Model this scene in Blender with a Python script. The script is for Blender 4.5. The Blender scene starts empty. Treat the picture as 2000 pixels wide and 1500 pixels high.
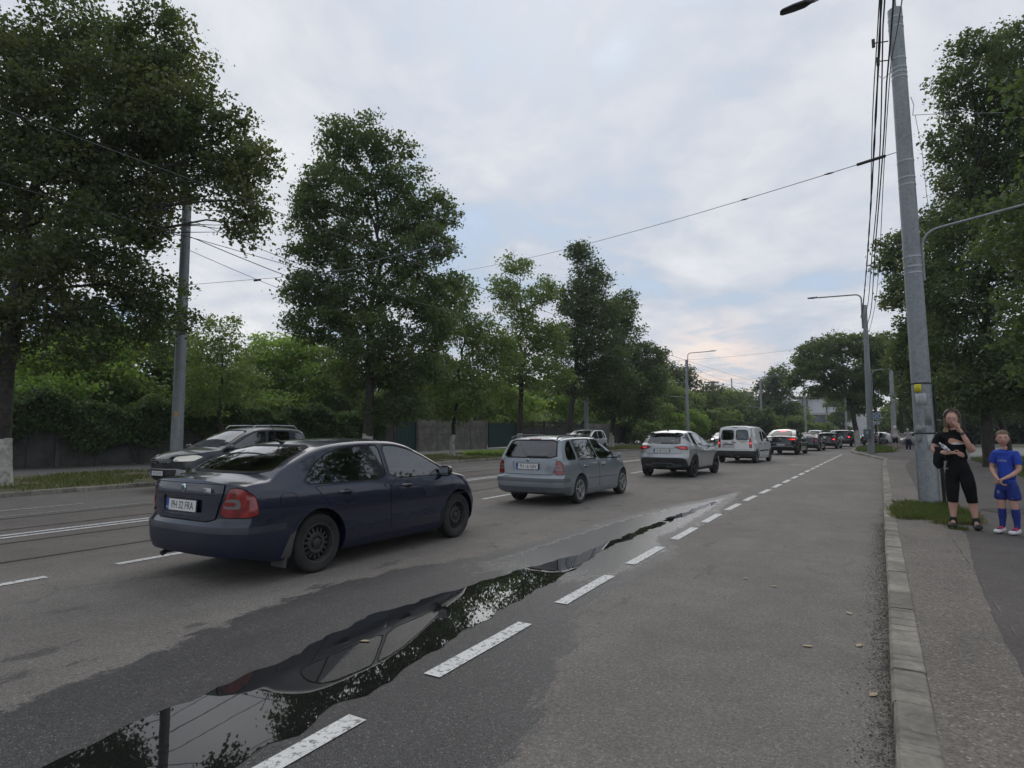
import bpy, bmesh, math, random
import numpy as np
from mathutils import Vector, Matrix, geometry
from mathutils.bvhtree import BVHTree
R=math.radians; PI=math.pi
random.seed(7)
scene=bpy.context.scene
COL=scene.collection
# ---------------- camera ----------------
PITCH=math.atan(92/1180); YAW=math.atan(690/1180*math.cos(PITCH))
cam_d=bpy.data.cameras.new('camera'); cam=bpy.data.objects.new('camera',cam_d); COL.objects.link(cam)
cam.location=(0,0,1.55); cam.rotation_euler=(PI/2+PITCH,0,YAW)
cam_d.sensor_width=36; cam_d.lens=1180/2000*36; cam_d.clip_start=.05; cam_d.clip_end=3000
scene.camera=cam
# ---------------- node helpers ----------------
class NT:
    def __init__(s,tree): s.t=tree; s.N=tree.nodes; s.L=tree.links
    def n(s,typ,ins=None,**kw):
        nd=s.N.new(typ)
        for k,v in kw.items(): setattr(nd,k,v)
        if ins:
            for k,v in ins.items():
                sock=nd.inputs[k]
                if isinstance(v,bpy.types.NodeSocket): s.L.new(v,sock)
                else: sock.default_value=v
        return nd
    def math(s,op,a,b=0.0,clamp=False):
        nd=s.n('ShaderNodeMath',{0:a,1:b},operation=op); nd.use_clamp=clamp; return nd.outputs[0]
    def noise(s,vec,scale,detail=3,rough=.5,dist=0):
        return s.n('ShaderNodeTexNoise',{'Vector':vec,'Scale':scale,'Detail':detail,'Roughness':rough,'Distortion':dist}).outputs[0]
    def ramp(s,fac,stops,interp='LINEAR'):
        nd=s.n('ShaderNodeValToRGB',{'Fac':fac}); cr=nd.color_ramp; cr.interpolation=interp
        while len(cr.elements)<len(stops): cr.elements.new(.5)
        for e,(p,c) in zip(cr.elements,stops):
            e.position=p; e.color=(c,c,c,1) if isinstance(c,(int,float)) else (c[0],c[1],c[2],1)
        return nd.outputs[0]
    def mix(s,fac,a,b,typ='MIX'):
        nd=s.N.new('ShaderNodeMix'); nd.data_type='RGBA'; nd.blend_type=typ
        for i,v in ((0,fac),(6,a),(7,b)):
            if isinstance(v,bpy.types.NodeSocket): s.L.new(v,nd.inputs[i])
            else: nd.inputs[i].default_value=v if i==0 else (v[0],v[1],v[2],1)
        return nd.outputs[2]
    def maprange(s,v,a,b,c=0,d=1):
        return s.n('ShaderNodeMapRange',{0:v,1:a,2:b,3:c,4:d}).outputs[0]
    def bump(s,h,strength=.3,dist=.01):
        return s.n('ShaderNodeBump',{'Height':h,'Strength':strength,'Distance':dist}).outputs[0]
# ---------------- world: daylight sky under broken cloud ----------------
SUN_EL=R(42); SUN_AZ=R(-20)    # azimuth measured from +Y towards +X
w=bpy.data.worlds.new('World'); scene.world=w; w.use_nodes=True
T=NT(w.node_tree); T.N.clear()
sky=T.n('ShaderNodeTexSky',sky_type='NISHITA'); sky.sun_disc=False; sky.sun_elevation=SUN_EL; sky.sun_rotation=SUN_AZ
sky.air_density=1.2; sky.dust_density=1.5
tc=T.n('ShaderNodeTexCoord').outputs['Generated']
sep=T.n('ShaderNodeSeparateXYZ',{0:tc}); zc=T.math('MAXIMUM',sep.outputs[2],.0)
den=T.math('ADD',zc,.16)
px=T.math('DIVIDE',sep.outputs[0],den); py=T.math('DIVIDE',sep.outputs[1],den)
cv=T.n('ShaderNodeCombineXYZ',{0:px,1:py,2:0}).outputs[0]
n1=T.noise(cv,.9,7,.56,.5)       # big cloud masses
n2=T.noise(cv,3.4,6,.6,.4)        # finer billows
nn=T.math('ADD',T.math('MULTIPLY',n1,.78),T.math('MULTIPLY',n2,.22))
cover=T.ramp(nn,[(.37,0),(.47,1)])
cloud=T.ramp(nn,[(.37,(2.9,3.55,4.5)),(.44,(3.5,4.0,4.75)),(.50,(4.35,4.6,5.1)),(.56,(5.2,5.3,5.55)),(.66,(6.3,6.3,6.35))])
elev=T.maprange(zc,0.0,.75,1.0,1.0)
skyc=T.mix(.85,sky.outputs[0],(2.7,3.6,4.9))
col=T.mix(T.math('MULTIPLY',cover,.93),skyc,cloud)
# warm lit cumulus low above the end of the road
vt=T.n('ShaderNodeVectorMath',{0:tc,1:(-.20,.976,.085)},operation='DISTANCE').outputs['Value']
wm=T.math('MULTIPLY',T.ramp(vt,[(.02,1),(.115,0)]),T.ramp(n2,[(.40,.15),(.55,1)]))
col=T.mix(T.math('MULTIPLY',wm,.8),col,(8.0,6.3,5.2))
# brighter veil high up where the sun sits behind the clouds
vs=T.n('ShaderNodeVectorMath',{0:tc,1:(-.36,.66,.66)},operation='DISTANCE').outputs['Value']
gl=T.ramp(vs,[(.0,.3),(.5,0)],'EASE')
col=T.mix(gl,col,(6.6,6.65,6.8))
bg=T.n('ShaderNodeBackground',{0:col,1:.1})
out=T.n('ShaderNodeOutputWorld',{0:bg.outputs[0]})
# ---------------- sun ----------------
sd=bpy.data.lights.new('sun','SUN'); sd.energy=.75; sd.angle=R(60); sd.color=(1,.96,.9)
so=bpy.data.objects.new('sun',sd); COL.objects.link(so)
dv=Vector((math.sin(SUN_AZ)*math.cos(SUN_EL),math.cos(SUN_AZ)*math.cos(SUN_EL),math.sin(SUN_EL)))
so.rotation_euler=dv.to_track_quat('Z','Y').to_euler()
scene.view_settings.view_transform='Standard'; scene.view_settings.look='None'
scene.view_settings.exposure=0.60; scene.view_settings.gamma=1
scene.render.engine='CYCLES'
scene.cycles.max_bounces=6; scene.cycles.transparent_max_bounces=16; scene.cycles.diffuse_bounces=3
# ---------------- materials ----------------
def mat(name,col=(.5,.5,.5),rough=.5,metal=0,fn=None,spec=.5,coat=0,trans=0,emit=None,estr=1,alpha=1):
    m=bpy.data.materials.new(name); m.use_nodes=True; t=NT(m.node_tree)
    b=t.N['Principled BSDF']; b.inputs['Base Color'].default_value=(*col,1)
    b.inputs['Roughness'].default_value=rough; b.inputs['Metallic'].default_value=metal
    b.inputs['Specular IOR Level'].default_value=spec; b.inputs['Coat Weight'].default_value=coat
    b.inputs['Coat Roughness'].default_value=.03
    if emit: b.inputs['Emission Color'].default_value=(*emit,1); b.inputs['Emission Strength'].default_value=estr
    if fn: fn(t,b)
    return m
def objco(t): return t.n('ShaderNodeTexCoord').outputs['Object']
def vary(c1,c2,scale,detail=4,lo=.35,hi=.65,bump=0,bs=None,rough=None):
    def f(t,b):
        o=objco(t); n=t.noise(o,scale,detail,.6)
        t.L.new(t.mix(t.ramp(n,[(lo,0),(hi,1)]),c1,c2),b.inputs['Base Color'])
        if bump: t.L.new(t.bump(t.noise(o,bs or scale*4,4),bump,.01),b.inputs['Normal'])
        if rough: t.L.new(t.maprange(n,.3,.7,rough[0],rough[1]),b.inputs['Roughness'])
    return f
def asphalt_fn(c_lo,c_hi,agg=.5,wet=False,coarse=1.0):
    def f(t,b):
        o=objco(t)
        big=t.noise(o,.45,4,.6); mid=t.noise(o,3.1,4,.65); fine=t.noise(o,38*coarse,3,.7)
        v=t.n('ShaderNodeTexVoronoi',{'Vector':o,'Scale':125*coarse}); ag=t.n('ShaderNodeSeparateColor',{0:v.outputs['Color']}).outputs[0]
        base=t.mix(t.ramp(t.math('ADD',t.math('MULTIPLY',big,.6),t.math('MULTIPLY',mid,.4)),[(.38,0),(.62,1)]),c_lo,c_hi)
        # lengthwise tyre polish
        sp=t.n('ShaderNodeSeparateXYZ',{0:o})
        st=t.n('ShaderNodeCombineXYZ',{0:t.math('MULTIPLY',sp.outputs[0],1.6),1:t.math('MULTIPLY',sp.outputs[1],.12),2:0}).outputs[0]
        base=t.mix(t.ramp(t.noise(st,1.0,4,.6),[(.38,.0),(.62,.22)]),base,(c_lo[0]*.7,c_lo[1]*.7,c_lo[2]*.7))
        dots=t.ramp(ag,[(.0,.5),(.35,.85),(.8,1.1),(.92,1.3),(.97,1.75),(1,2.5)])
        dots=t.mix(agg,(1,1,1),dots)
        base=t.mix(1,base,dots,'MULTIPLY')
        base=t.mix(1,base,t.ramp(fine,[(.3,.75),(.7,1.25)]),'MULTIPLY')
        crk=t.n('ShaderNodeTexVoronoi',{'Vector':t.n('ShaderNodeVectorMath',{0:o,1:t.n('ShaderNodeTexNoise',{'Vector':o,'Scale':1.2,'Detail':4}).outputs['Color']},operation='ADD').outputs[0],'Scale':.33},feature='DISTANCE_TO_EDGE').outputs['Distance']
        cm=t.math('MULTIPLY',t.ramp(crk,[(.002,.38),(.006,0)]),t.ramp(big,[(.48,0),(.56,1)]))
        base=t.mix(cm,base,(.02,.02,.02))
        h=t.math('ADD',t.math('MULTIPLY',v.outputs['Distance'],-1),fine)
        if wet:
            at=t.n('ShaderNodeAttribute',attribute_name='wet').outputs['Fac']
            wn=t.noise(t.n('ShaderNodeMapping',{'Vector':o,'Scale':(1.3,.6,1)}).outputs[0],5.5,6,.72)
            ww=t.math('ADD',at,t.math('MULTIPLY',t.math('SUBTRACT',wn,.5),.85))
            W=t.ramp(ww,[(.47,0),(.53,1)])
            # small isolated damp spots away from the puddle
            sn=t.noise(t.n('ShaderNodeMapping',{'Vector':o,'Scale':(1.6,.7,1)}).outputs[0],1.7,6,.68)
            spot=t.math('MULTIPLY',t.ramp(sn,[(.60,0),(.625,.8)]),t.n('ShaderNodeAttribute',attribute_name='spot').outputs['Fac'])
            vz=t.n('ShaderNodeTexVoronoi',{'Vector':t.n('ShaderNodeVectorMath',{0:o,1:t.n('ShaderNodeVectorMath',{0:t.n('ShaderNodeTexNoise',{'Vector':o,'Scale':9.0,'Detail':4}).outputs['Color'],1:(.09,.09,.09)},operation='MULTIPLY').outputs[0]},operation='ADD').outputs[0],'Scale':.95})
            rr_=t.n('ShaderNodeSeparateColor',{0:vz.outputs['Color']}).outputs
            oil=t.math('MULTIPLY',t.math('LESS_THAN',vz.outputs['Distance'],t.math('MULTIPLY',rr_[1],.075)),t.math('MULTIPLY',t.math('GREATER_THAN',rr_[0],.45),.42))
            Wd=t.math('MAXIMUM',t.math('MAXIMUM',W,spot),oil)
            base=t.mix(Wd,base,t.mix(1,t.mix(1,base,dots,'MULTIPLY'),(.33,.345,.385),'MULTIPLY'))
            t.L.new(t.maprange(W,0,1,.5,.30),b.inputs['Specular IOR Level']); t.L.new(t.math('SUBTRACT',t.math('SUBTRACT',.86,t.math('MULTIPLY',W,.42)),t.math('MULTIPLY',spot,.15)),b.inputs['Roughness'])
            bs=t.math('SUBTRACT',.75,t.math('MULTIPLY',W,.15))
            film=t.n('ShaderNodeAttribute',attribute_name='film').outputs['Fac']
            fl=t.math('MULTIPLY',t.ramp(t.math('ADD',film,t.math('MULTIPLY',t.math('SUBTRACT',wn,.5),.9)),[(.42,0),(.62,1)]),W)
            rg_=t.math('SUBTRACT',t.math('SUBTRACT',t.math('SUBTRACT',.86,t.math('MULTIPLY',W,.42)),t.math('MULTIPLY',spot,.15)),t.math('MULTIPLY',fl,.22))
            for l_ in list(b.inputs['Roughness'].links): t.L.remove(l_)
            t.L.new(rg_,b.inputs['Roughness']); t.L.new(t.math('ADD',t.maprange(W,0,1,.5,.30),t.math('MULTIPLY',fl,.3)),b.inputs['Specular IOR Level'])
            bs=t.math('SUBTRACT',bs,t.math('MULTIPLY',fl,.42))
            nd=t.n('ShaderNodeBump',{'Height':h,'Strength':bs,'Distance':.006}); t.L.new(nd.outputs[0],b.inputs['Normal'])
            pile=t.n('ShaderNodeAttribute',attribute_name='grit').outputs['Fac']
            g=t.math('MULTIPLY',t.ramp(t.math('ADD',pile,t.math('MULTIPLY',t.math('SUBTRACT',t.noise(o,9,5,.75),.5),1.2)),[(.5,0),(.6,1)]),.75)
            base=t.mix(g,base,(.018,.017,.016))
        else:
            b.inputs['Roughness'].default_value=.88
            t.L.new(t.bump(h,.7,.006),b.inputs['Normal'])
        t.L.new(base,b.inputs['Base Color'])
    return f
M={}
M['road']=mat('asphalt_road',fn=asphalt_fn((.138,.124,.108),(.192,.174,.152),.6,wet=True))
M['tram_strip']=mat('asphalt_tram_strip',fn=asphalt_fn((.125,.108,.092),(.17,.15,.128),.5))
M['path']=mat('exposed_aggregate',fn=asphalt_fn((.115,.099,.083),(.175,.152,.127),.8,coarse=.7))
M['path_dark']=mat('dark_asphalt_path',fn=asphalt_fn((.066,.056,.051),(.102,.088,.080),.5))
M['far_path']=mat('old_concrete_path',fn=asphalt_fn((.10,.095,.088),(.16,.15,.14),.4))
def kerb_fn(t,b):
    o=objco(t); n=t.noise(o,2.2,5,.65); n2=t.noise(o,30,3,.7)
    inf=t.n('ShaderNodeNewGeometry').outputs['Random Per Island']
    c=t.mix(inf,(.20,.182,.148),(.31,.282,.232)); c=t.mix(t.ramp(n,[(.42,0),(.7,.85)]),c,(.085,.078,.064)); st_=t.n('ShaderNodeMapping',{'Vector':o,'Scale':(.5,2.2,1)}).outputs[0]; c=t.mix(t.ramp(t.noise(st_,3.1,5,.7),[(.52,0),(.64,.7)]),c,(.055,.05,.042))
    c=t.mix(1,c,t.ramp(n2,[(.3,.8),(.7,1.15)]),'MULTIPLY')
    t.L.new(c,b.inputs['Base Color']); b.inputs['Roughness'].default_value=.9
    t.L.new(t.bump(n2,.5,.005),b.inputs['Normal'])
M['kerb']=mat('kerb_concrete',fn=kerb_fn)
def paint_fn(t,b):
    o=objco(t); n=t.noise(o,26,5,.7); n2=t.noise(o,3,3,.6); v=t.n('ShaderNodeTexVoronoi',{'Vector':o,'Scale':100}).outputs['Distance']
    c=t.mix(t.ramp(n,[(.39,1),(.48,0)]),(.62,.61,.585),(.17,.165,.155))
    c=t.mix(t.ramp(n2,[(.45,0),(.7,.35)]),c,(.33,.32,.30))
    t.L.new(c,b.inputs['Base Color']); b.inputs['Roughness'].default_value=.7
    t.L.new(t.bump(v,.5,.004),b.inputs['Normal'])
M['paint']=mat('road_paint',fn=paint_fn)
def paint_old(t,b):
    o=objco(t); n=t.noise(o,20,5,.7)
    t.L.new(t.mix(t.ramp(n,[(.42,1),(.52,0)]),(.42,.41,.39),(.12,.115,.105)),b.inputs['Base Color']); b.inputs['Roughness'].default_value=.8
M['paint_old']=mat('worn_road_paint',fn=paint_old)
M['water']=mat('puddle_water',(.012,.012,.011),.015,spec=.5,fn=lambda t,b:t.L.new(t.bump(t.noise(objco(t),5,2),.012,.01),b.inputs['Normal']))
M['rail']=mat('rail_steel',(.13,.115,.10),.35,.8)
M['groove']=mat('rail_groove',(.02,.018,.016),.9)
def soil_fn(t,b):
    o=objco(t); n=t.noise(o,1.5,5,.65); n2=t.noise(o,22,4,.7)
    c=t.mix(t.ramp(n,[(.38,0),(.62,1)]),(.055,.075,.026),(.15,.115,.062)); c=t.mix(1,c,t.ramp(n2,[(.3,.6),(.7,1.4)]),'MULTIPLY')
    t.L.new(c,b.inputs['Base Color']); b.inputs['Roughness'].default_value=.95
    t.L.new(t.bump(n2,.8,.03),b.inputs['Normal'])
M['soil']=mat('verge_soil',fn=soil_fn)
M['ground']=mat('park_ground',fn=vary((.03,.045,.018),(.065,.06,.035),1.2,5,bump=.6))
def leaf_mat(name,c1,c2,c3=None,tl=.42,spec=.3):
    def f(t,b):
        inf=t.n('ShaderNodeNewGeometry').outputs['Random Per Island']
        o=objco(t); n=t.noise(o,.5,3,.6)
        c=t.mix(inf,c1,c2)
        if c3: c=t.mix(t.ramp(n,[(.45,0),(.68,.8)]),c,c3)
        t.L.new(c,b.inputs['Base Color']); b.inputs['Roughness'].default_value=.5; b.inputs['Specular IOR Level'].default_value=spec
        tr=t.n('ShaderNodeBsdfTranslucent',{0:t.mix(1,c,(1.5,1.6,.7),'MULTIPLY')})
        mx=t.n('ShaderNodeMixShader',{0:tl,1:b.outputs[0],2:tr.outputs[0]})
        t.L.new(mx.outputs[0],t.N['Material Output'].inputs[0])
    return mat(name,fn=f)
M['leaf_dark']=leaf_mat('leaf_dark',(.058,.086,.042),(.105,.138,.068),(.13,.15,.072))
M['leaf_linden']=leaf_mat('leaf_linden',(.062,.098,.044),(.115,.155,.072),(.15,.17,.08))
M['leaf_olive']=leaf_mat('leaf_olive',(.055,.078,.036),(.10,.125,.058),(.16,.165,.085))
M['leaf_light']=leaf_mat('leaf_light',(.15,.23,.065),(.25,.34,.11),(.30,.38,.12),.45)
M['leaf_mid']=leaf_mat('leaf_mid',(.105,.155,.058),(.175,.225,.09),(.21,.25,.10),.42)
M['leaf_hedge']=leaf_mat('leaf_hedge',(.05,.08,.032),(.09,.135,.05),(.12,.17,.06),.3)
M['grass']=leaf_mat('grass_blades',(.045,.078,.022),(.095,.13,.042),(.125,.125,.05),.35)
M['grass_dry']=leaf_mat('dry_grass',(.10,.12,.04),(.19,.165,.085),(.17,.13,.07),.3)
M['dry_leaf']=mat('fallen_leaf',(.36,.28,.17),.85)
M['bark']=mat('bark',fn=vary((.022,.019,.016),(.06,.052,.044),6,5,bump=.9,bs=18),rough=.95)
M['bark_grey']=mat('bark_grey',fn=vary((.035,.031,.027),(.085,.076,.066),6,5,bump=.9,bs=18),rough=.95)
M['lime']=mat('whitewash',fn=vary((.50,.48,.44),(.24,.22,.19),7,5,.4,.66,bump=.7,bs=20),rough=.95)
def galv_fn(t,b):
    o=objco(t); v=t.n('ShaderNodeTexVoronoi',{'Vector':o,'Scale':26}); r=t.n('ShaderNodeSeparateColor',{0:v.outputs['Color']}).outputs[0]
    sp=t.n('ShaderNodeMapping',{'Vector':o,'Scale':(3,3,.35)}).outputs[0]
    n=t.noise(sp,1.6,5,.6); c=t.mix(r,(.17,.185,.195),(.25,.27,.28)); c=t.mix(t.ramp(n,[(.38,.0),(.72,.7)]),c,(.34,.36,.37))
    n3=t.noise(o,2.4,5,.7); c=t.mix(t.ramp(n3,[(.55,0),(.7,.5)]),c,(.15,.15,.145))
    t.L.new(c,b.inputs['Base Color']); b.inputs['Metallic'].default_value=.15; b.inputs['Roughness'].default_value=.55
M['galv']=mat('galvanised_steel',fn=galv_fn)
M['pole_concrete']=mat('pole_concrete',fn=vary((.24,.245,.24),(.33,.335,.33),3,4,bump=.3),rough=.85)
M['wire']=mat('wire_black',(.02,.02,.022),.6)
M['wire_grey']=mat('wire_grey',(.12,.12,.125),.5)
M['conc_panel']=mat('concrete_panel',fn=vary((.13,.12,.105),(.24,.225,.20),1.6,6,.35,.65,bump=.6),rough=.92)
M['conc_dark']=mat('dark_concrete',fn=vary((.05,.047,.043),(.10,.095,.085),1.6,6,bump=.6),rough=.92)
M['gate_green']=mat('green_sheet',(.012,.05,.042),.55)
M['dark_metal']=mat('dark_metal',(.025,.025,.028),.5)
def carpaint(name,c,metal=.4,rough=.28,coat=1,dirt=.25,dc=(.085,.08,.072)):
    def f(t,b):
        o=objco(t); n=t.noise(o,2.5,5,.65); z=t.n('ShaderNodeSeparateXYZ',{0:o}).outputs[2]
        d=t.math('MULTIPLY',t.ramp(z,[(.25,1),(.62,.12)]),t.ramp(n,[(.35,.3),(.7,1)]))
        d=t.math('ADD',t.math('MULTIPLY',d,dirt*2.2),dirt*.22,True)
        t.L.new(t.mix(d,c,dc),b.inputs['Base Color'])
        t.L.new(t.math('MULTIPLY',t.math('SUBTRACT',1,d),coat,True),b.inputs['Coat Weight'])
        t.L.new(t.math('MULTIPLY',t.math('SUBTRACT',1,d),metal),b.inputs['Metallic'])
        t.L.new(t.maprange(d,0,1,rough,.75),b.inputs['Roughness'])
    return mat(name,fn=f)
M['navy']=carpaint('navy_paint',(.0020,.0040,.022),.0,.26,.8,.03,(.028,.028,.034))
M['navy_dull']=mat('navy_bumper',fn=vary((.0035,.0065,.028),(.015,.016,.026),2.2,5,.42,.8),rough=.5,coat=.1)
M['bluegrey']=carpaint('blue_grey_paint',(.225,.25,.27),.45,.33,.9,.10)
M['grey_plastic']=mat('grey_bumper_plastic',fn=vary((.075,.088,.10),(.10,.105,.108),2,4),rough=.5)
M['silver']=carpaint('silver_grey_paint',(.38,.385,.385),.55,.3,.9,.08)
M['silver_light']=carpaint('light_silver_paint',(.42,.43,.44),.5,.3,.9,.05)
M['white']=carpaint('white_paint',(.70,.70,.68),0,.35,.7,.12,(.22,.2,.17))
M['black_paint']=carpaint('black_paint',(.006,.006,.007),.2,.22,1,.05)
M['charcoal']=carpaint('charcoal_paint',(.022,.024,.03),.4,.3,1,.08)
M['duster']=carpaint('dark_grey_paint',(.012,.013,.017),.3,.28,.7,.03)
M['black_plastic']=mat('black_plastic',fn=vary((.014,.014,.015),(.026,.025,.024),4,3),rough=.62)
M['gloss_black']=mat('gloss_black',(.006,.006,.007),.12,coat=.5)
M['seam']=mat('door_seam',(.002,.002,.003),.9)
M['rubber']=mat('tyre_rubber',fn=vary((.012,.012,.012),(.032,.029,.026),5,4),rough=.88)
M['steel_rim']=mat('steel_wheel',fn=vary((.018,.018,.018),(.045,.042,.038),9,4),rough=.6)
M['alloy']=mat('alloy_wheel',fn=vary((.36,.36,.35),(.22,.21,.20),8,4),rough=.45,metal=.25)
M['dark_alloy']=mat('dark_alloy_wheel',(.05,.05,.052),.35,.6)
M['chrome']=mat('chrome',(.6,.61,.63),.12,1)
M['chrome_bright']=mat('bright_lettering',(.75,.76,.78),.4,.3)
M['satin']=mat('satin_metal',(.34,.35,.36),.35,.7)
M['lamp_red']=mat('red_lens',(.30,.010,.012),.12,coat=1,fn=lambda t,b:(t.L.new(t.mix(t.ramp(t.noise(objco(t),14,2),[(.4,0),(.6,1)]),(.13,.004,.006),(.27,.012,.013)),b.inputs['Base Color'])))
M['lamp_clear']=mat('clear_lens',(.42,.36,.34),.14,coat=1)
M['lamp_grey']=mat('smoked_lens',(.14,.12,.12),.15,coat=1)
M['lamp_lit']=mat('lit_brake_lens',(.6,.02,.02),.2,emit=(1,.04,.03),estr=1.6)
M['lamp_glow']=mat('lit_tail_lens',(.5,.015,.015),.2,emit=(1,.03,.02),estr=.35)
M['head_lens']=mat('headlamp_lens',(.30,.31,.29),.1,coat=1,emit=(1,1,.88),estr=.16)
M['head_lit']=mat('lit_headlamp',(.8,.8,.8),.1,emit=(1,.97,.9),estr=1.4)
def glass_mat(name,tint,fac,rough=.02):
    m=bpy.data.materials.new(name); m.use_nodes=True; t=NT(m.node_tree); t.N.clear()
    tr=t.n('ShaderNodeBsdfTransparent',{0:(*tint,1)})
    gl=t.n('ShaderNodeBsdfGlossy',{0:(1,1,1,1),1:rough})
    fr=t.n('ShaderNodeFresnel',{0:1.6}).outputs[0]
    fr=t.math('MULTIPLY',t.math('ADD',fr,.02),fac,True)
    mx=t.n('ShaderNodeMixShader',{0:fr,1:tr.outputs[0],2:gl.outputs[0]})
    t.n('ShaderNodeOutputMaterial',{0:mx.outputs[0]}); return m
M['glass']=glass_mat('window_glass',(.50,.56,.53),1.6)
M['glass_dark']=glass_mat('tinted_glass',(.10,.105,.11),1.5)
M['glass_dull']=glass_mat('dull_rear_glass',(.12,.12,.13),.75,.12)
M['glass_opaque']=mat('dark_window_glass',(.008,.009,.010),.04,coat=1,spec=1.0)
M['interior']=mat('cabin_trim',(.022,.022,.024),.85)
M['seat']=mat('seat_fabric',(.03,.031,.034),.95)
M['plate_white']=mat('plate_white',(.62,.62,.60),.5)
M['plate_blue']=mat('plate_blue',(.01,.04,.30),.5)
M['ink']=mat('plate_ink',(.01,.01,.012),.6)
M['badge_green']=mat('badge_green',(.02,.16,.09),.3)
M['yellow']=mat('yellow_notice',(.70,.62,.03),.7)
M['paper']=mat('old_paper',fn=vary((.30,.31,.31),(.42,.43,.42),14,5),rough=.9)
M['paper_grey']=mat('weathered_paper',fn=vary((.19,.195,.19),(.30,.31,.30),9,5),rough=.95)
M['strap']=mat('black_strap',(.012,.012,.012),.7)
M['bin']=mat('grey_bin_metal',(.10,.125,.15),.5)
M['bin_mark']=mat('pale_blue_mark',(.25,.33,.36),.6)
M['sign_white']=mat('sign_white',(.45,.48,.52),.5)
M['sign_blue']=mat('sign_blue',(.13,.19,.31),.5)
M['facade']=mat('pale_facade',fn=vary((.45,.45,.44),(.55,.55,.55),.6,4),rough=.9)
M['facade_yellow']=mat('cream_facade',(.42,.38,.27),.9)
M['facade_glass']=mat('facade_glass',(.10,.12,.14),.2)
M['hazed_blue']=mat('hazed_blue',(.17,.22,.32),.7)  # factory blue paled: distance haze is put into the colour, awning shares it
M['rust']=mat('brown_metal',(.10,.06,.045),.8)
M['skin']=mat('skin',(.50,.285,.215),.55,fn=lambda t,b:t.L.new(t.mix(t.ramp(t.noise(objco(t),9,3),[(.35,0),(.65,1)]),(.46,.25,.19),(.54,.315,.24)),b.inputs['Base Color']))
M['skin'].node_tree.nodes['Principled BSDF'].inputs['Subsurface Weight'].default_value=.12
M['skin'].node_tree.nodes['Principled BSDF'].inputs['Subsurface Radius'].default_value=(.012,.005,.003)
M['lips']=mat('lips',(.38,.13,.11),.5)
M['eye_white']=mat('eye_white',(.6,.58,.55),.3); M['iris']=mat('iris',(.03,.025,.02),.2)
M['hair_brown']=mat('hair_brown',fn=lambda t,b:t.L.new(t.mix(t.ramp(t.noise(t.n('ShaderNodeMapping',{'Vector':objco(t),'Scale':(1,1,.12)}).outputs[0],55,4),[(.38,0),(.62,1)]),(.045,.027,.016),(.15,.092,.05)),b.inputs['Base Color']),rough=.55)
M['hair_ends']=mat('hair_blond_ends',fn=lambda t,b:t.L.new(t.mix(t.ramp(t.noise(t.n('ShaderNodeMapping',{'Vector':objco(t),'Scale':(1,1,.12)}).outputs[0],55,4),[(.38,0),(.62,1)]),(.14,.09,.045),(.34,.22,.12)),b.inputs['Base Color']),rough=.55)
M['hair_fair']=mat('hair_fair',fn=vary((.085,.06,.038),(.18,.13,.08),60,3),rough=.8)
M['black_cloth']=mat('black_cloth',fn=vary((.006,.006,.007),(.013,.013,.014),8,3,bump=.3,bs=14),rough=.95,spec=.2)
M['blue_cloth']=mat('blue_sports_cloth',fn=vary((.008,.035,.30),(.012,.05,.38),5,3,bump=.4,bs=11),rough=.75)
M['blue_dark']=mat('dark_blue_cloth',fn=vary((.007,.02,.15),(.01,.028,.19),5,3,bump=.4,bs=11),rough=.8)
M['white_cloth']=mat('white_cloth',(.62,.62,.64),.9)
M['grey_cloth']=mat('grey_cloth',(.36,.37,.39),.9)
M['shoe_black']=mat('black_shoe',(.014,.014,.014),.7)
M['shoe_white']=mat('white_boot',(.62,.60,.58),.4); M['lace_red']=mat('red_laces',(.5,.02,.04),.6)
M['print_skin']=mat('shirt_print_tan',(.50,.27,.16),.8); M['print_white']=mat('shirt_print_white',(.62,.62,.62),.8)
M['bottle']=mat('clear_plastic',(.5,.55,.58),.12,trans=.5); M['bottle'].node_tree.nodes['Principled BSDF'].inputs['Transmission Weight'].default_value=.6
M['headlamp_ring']=M['chrome']
# ---------------- object helpers ----------------
def prop(o,label=None,cat=None,group=None,kind=None):
    if label: o['label']=label
    if cat: o['category']=cat
    if group: o['group']=group
    if kind: o['kind']=kind
    return o
def empty(name,loc=(0,0,0),rz=0,parent=None,**k):
    o=bpy.data.objects.new(name,None); COL.objects.link(o); o.location=loc; o.rotation_euler=(0,0,rz); o.empty_display_size=.2
    if parent: o.parent=parent
    return prop(o,**k)
def meshobj(name,verts,faces,m,parent=None,smooth=False,sharp=None,loc=None,**k):
    me=bpy.data.meshes.new(name); me.from_pydata([tuple(v) for v in verts],[],[tuple(f) for f in faces]); me.update()
    for x in (m if isinstance(m,(list,tuple)) else [m]): me.materials.append(x)
    o=bpy.data.objects.new(name,me); COL.objects.link(o)
    if parent: o.parent=parent
    if loc: o.location=loc
    if smooth: shade(me,sharp)
    return prop(o,**k)
def shade(me,sharp=None):
    if sharp is None: me.polygons.foreach_set('use_smooth',[True]*len(me.polygons)); return
    bm=bmesh.new(); bm.from_mesh(me)
    for f in bm.faces: f.smooth=True
    for e in bm.edges:
        e.smooth = (len(e.link_faces)==2 and e.calc_face_angle(0)<R(sharp))
    bm.to_mesh(me); bm.free()
def bmobj(name,bm,m,parent=None,sharp=35,loc=None,**k):
    me=bpy.data.meshes.new(name); 
    for f in bm.faces: f.smooth=True
    for e in bm.edges: e.smooth=(len(e.link_faces)==2 and e.calc_face_angle(0)<R(sharp))
    bm.to_mesh(me); bm.free()
    for x in (m if isinstance(m,(list,tuple)) else [m]): me.materials.append(x)
    o=bpy.data.objects.new(name,me); COL.objects.link(o)
    if parent: o.parent=parent
    if loc: o.location=loc
    return prop(o,**k)
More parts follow.
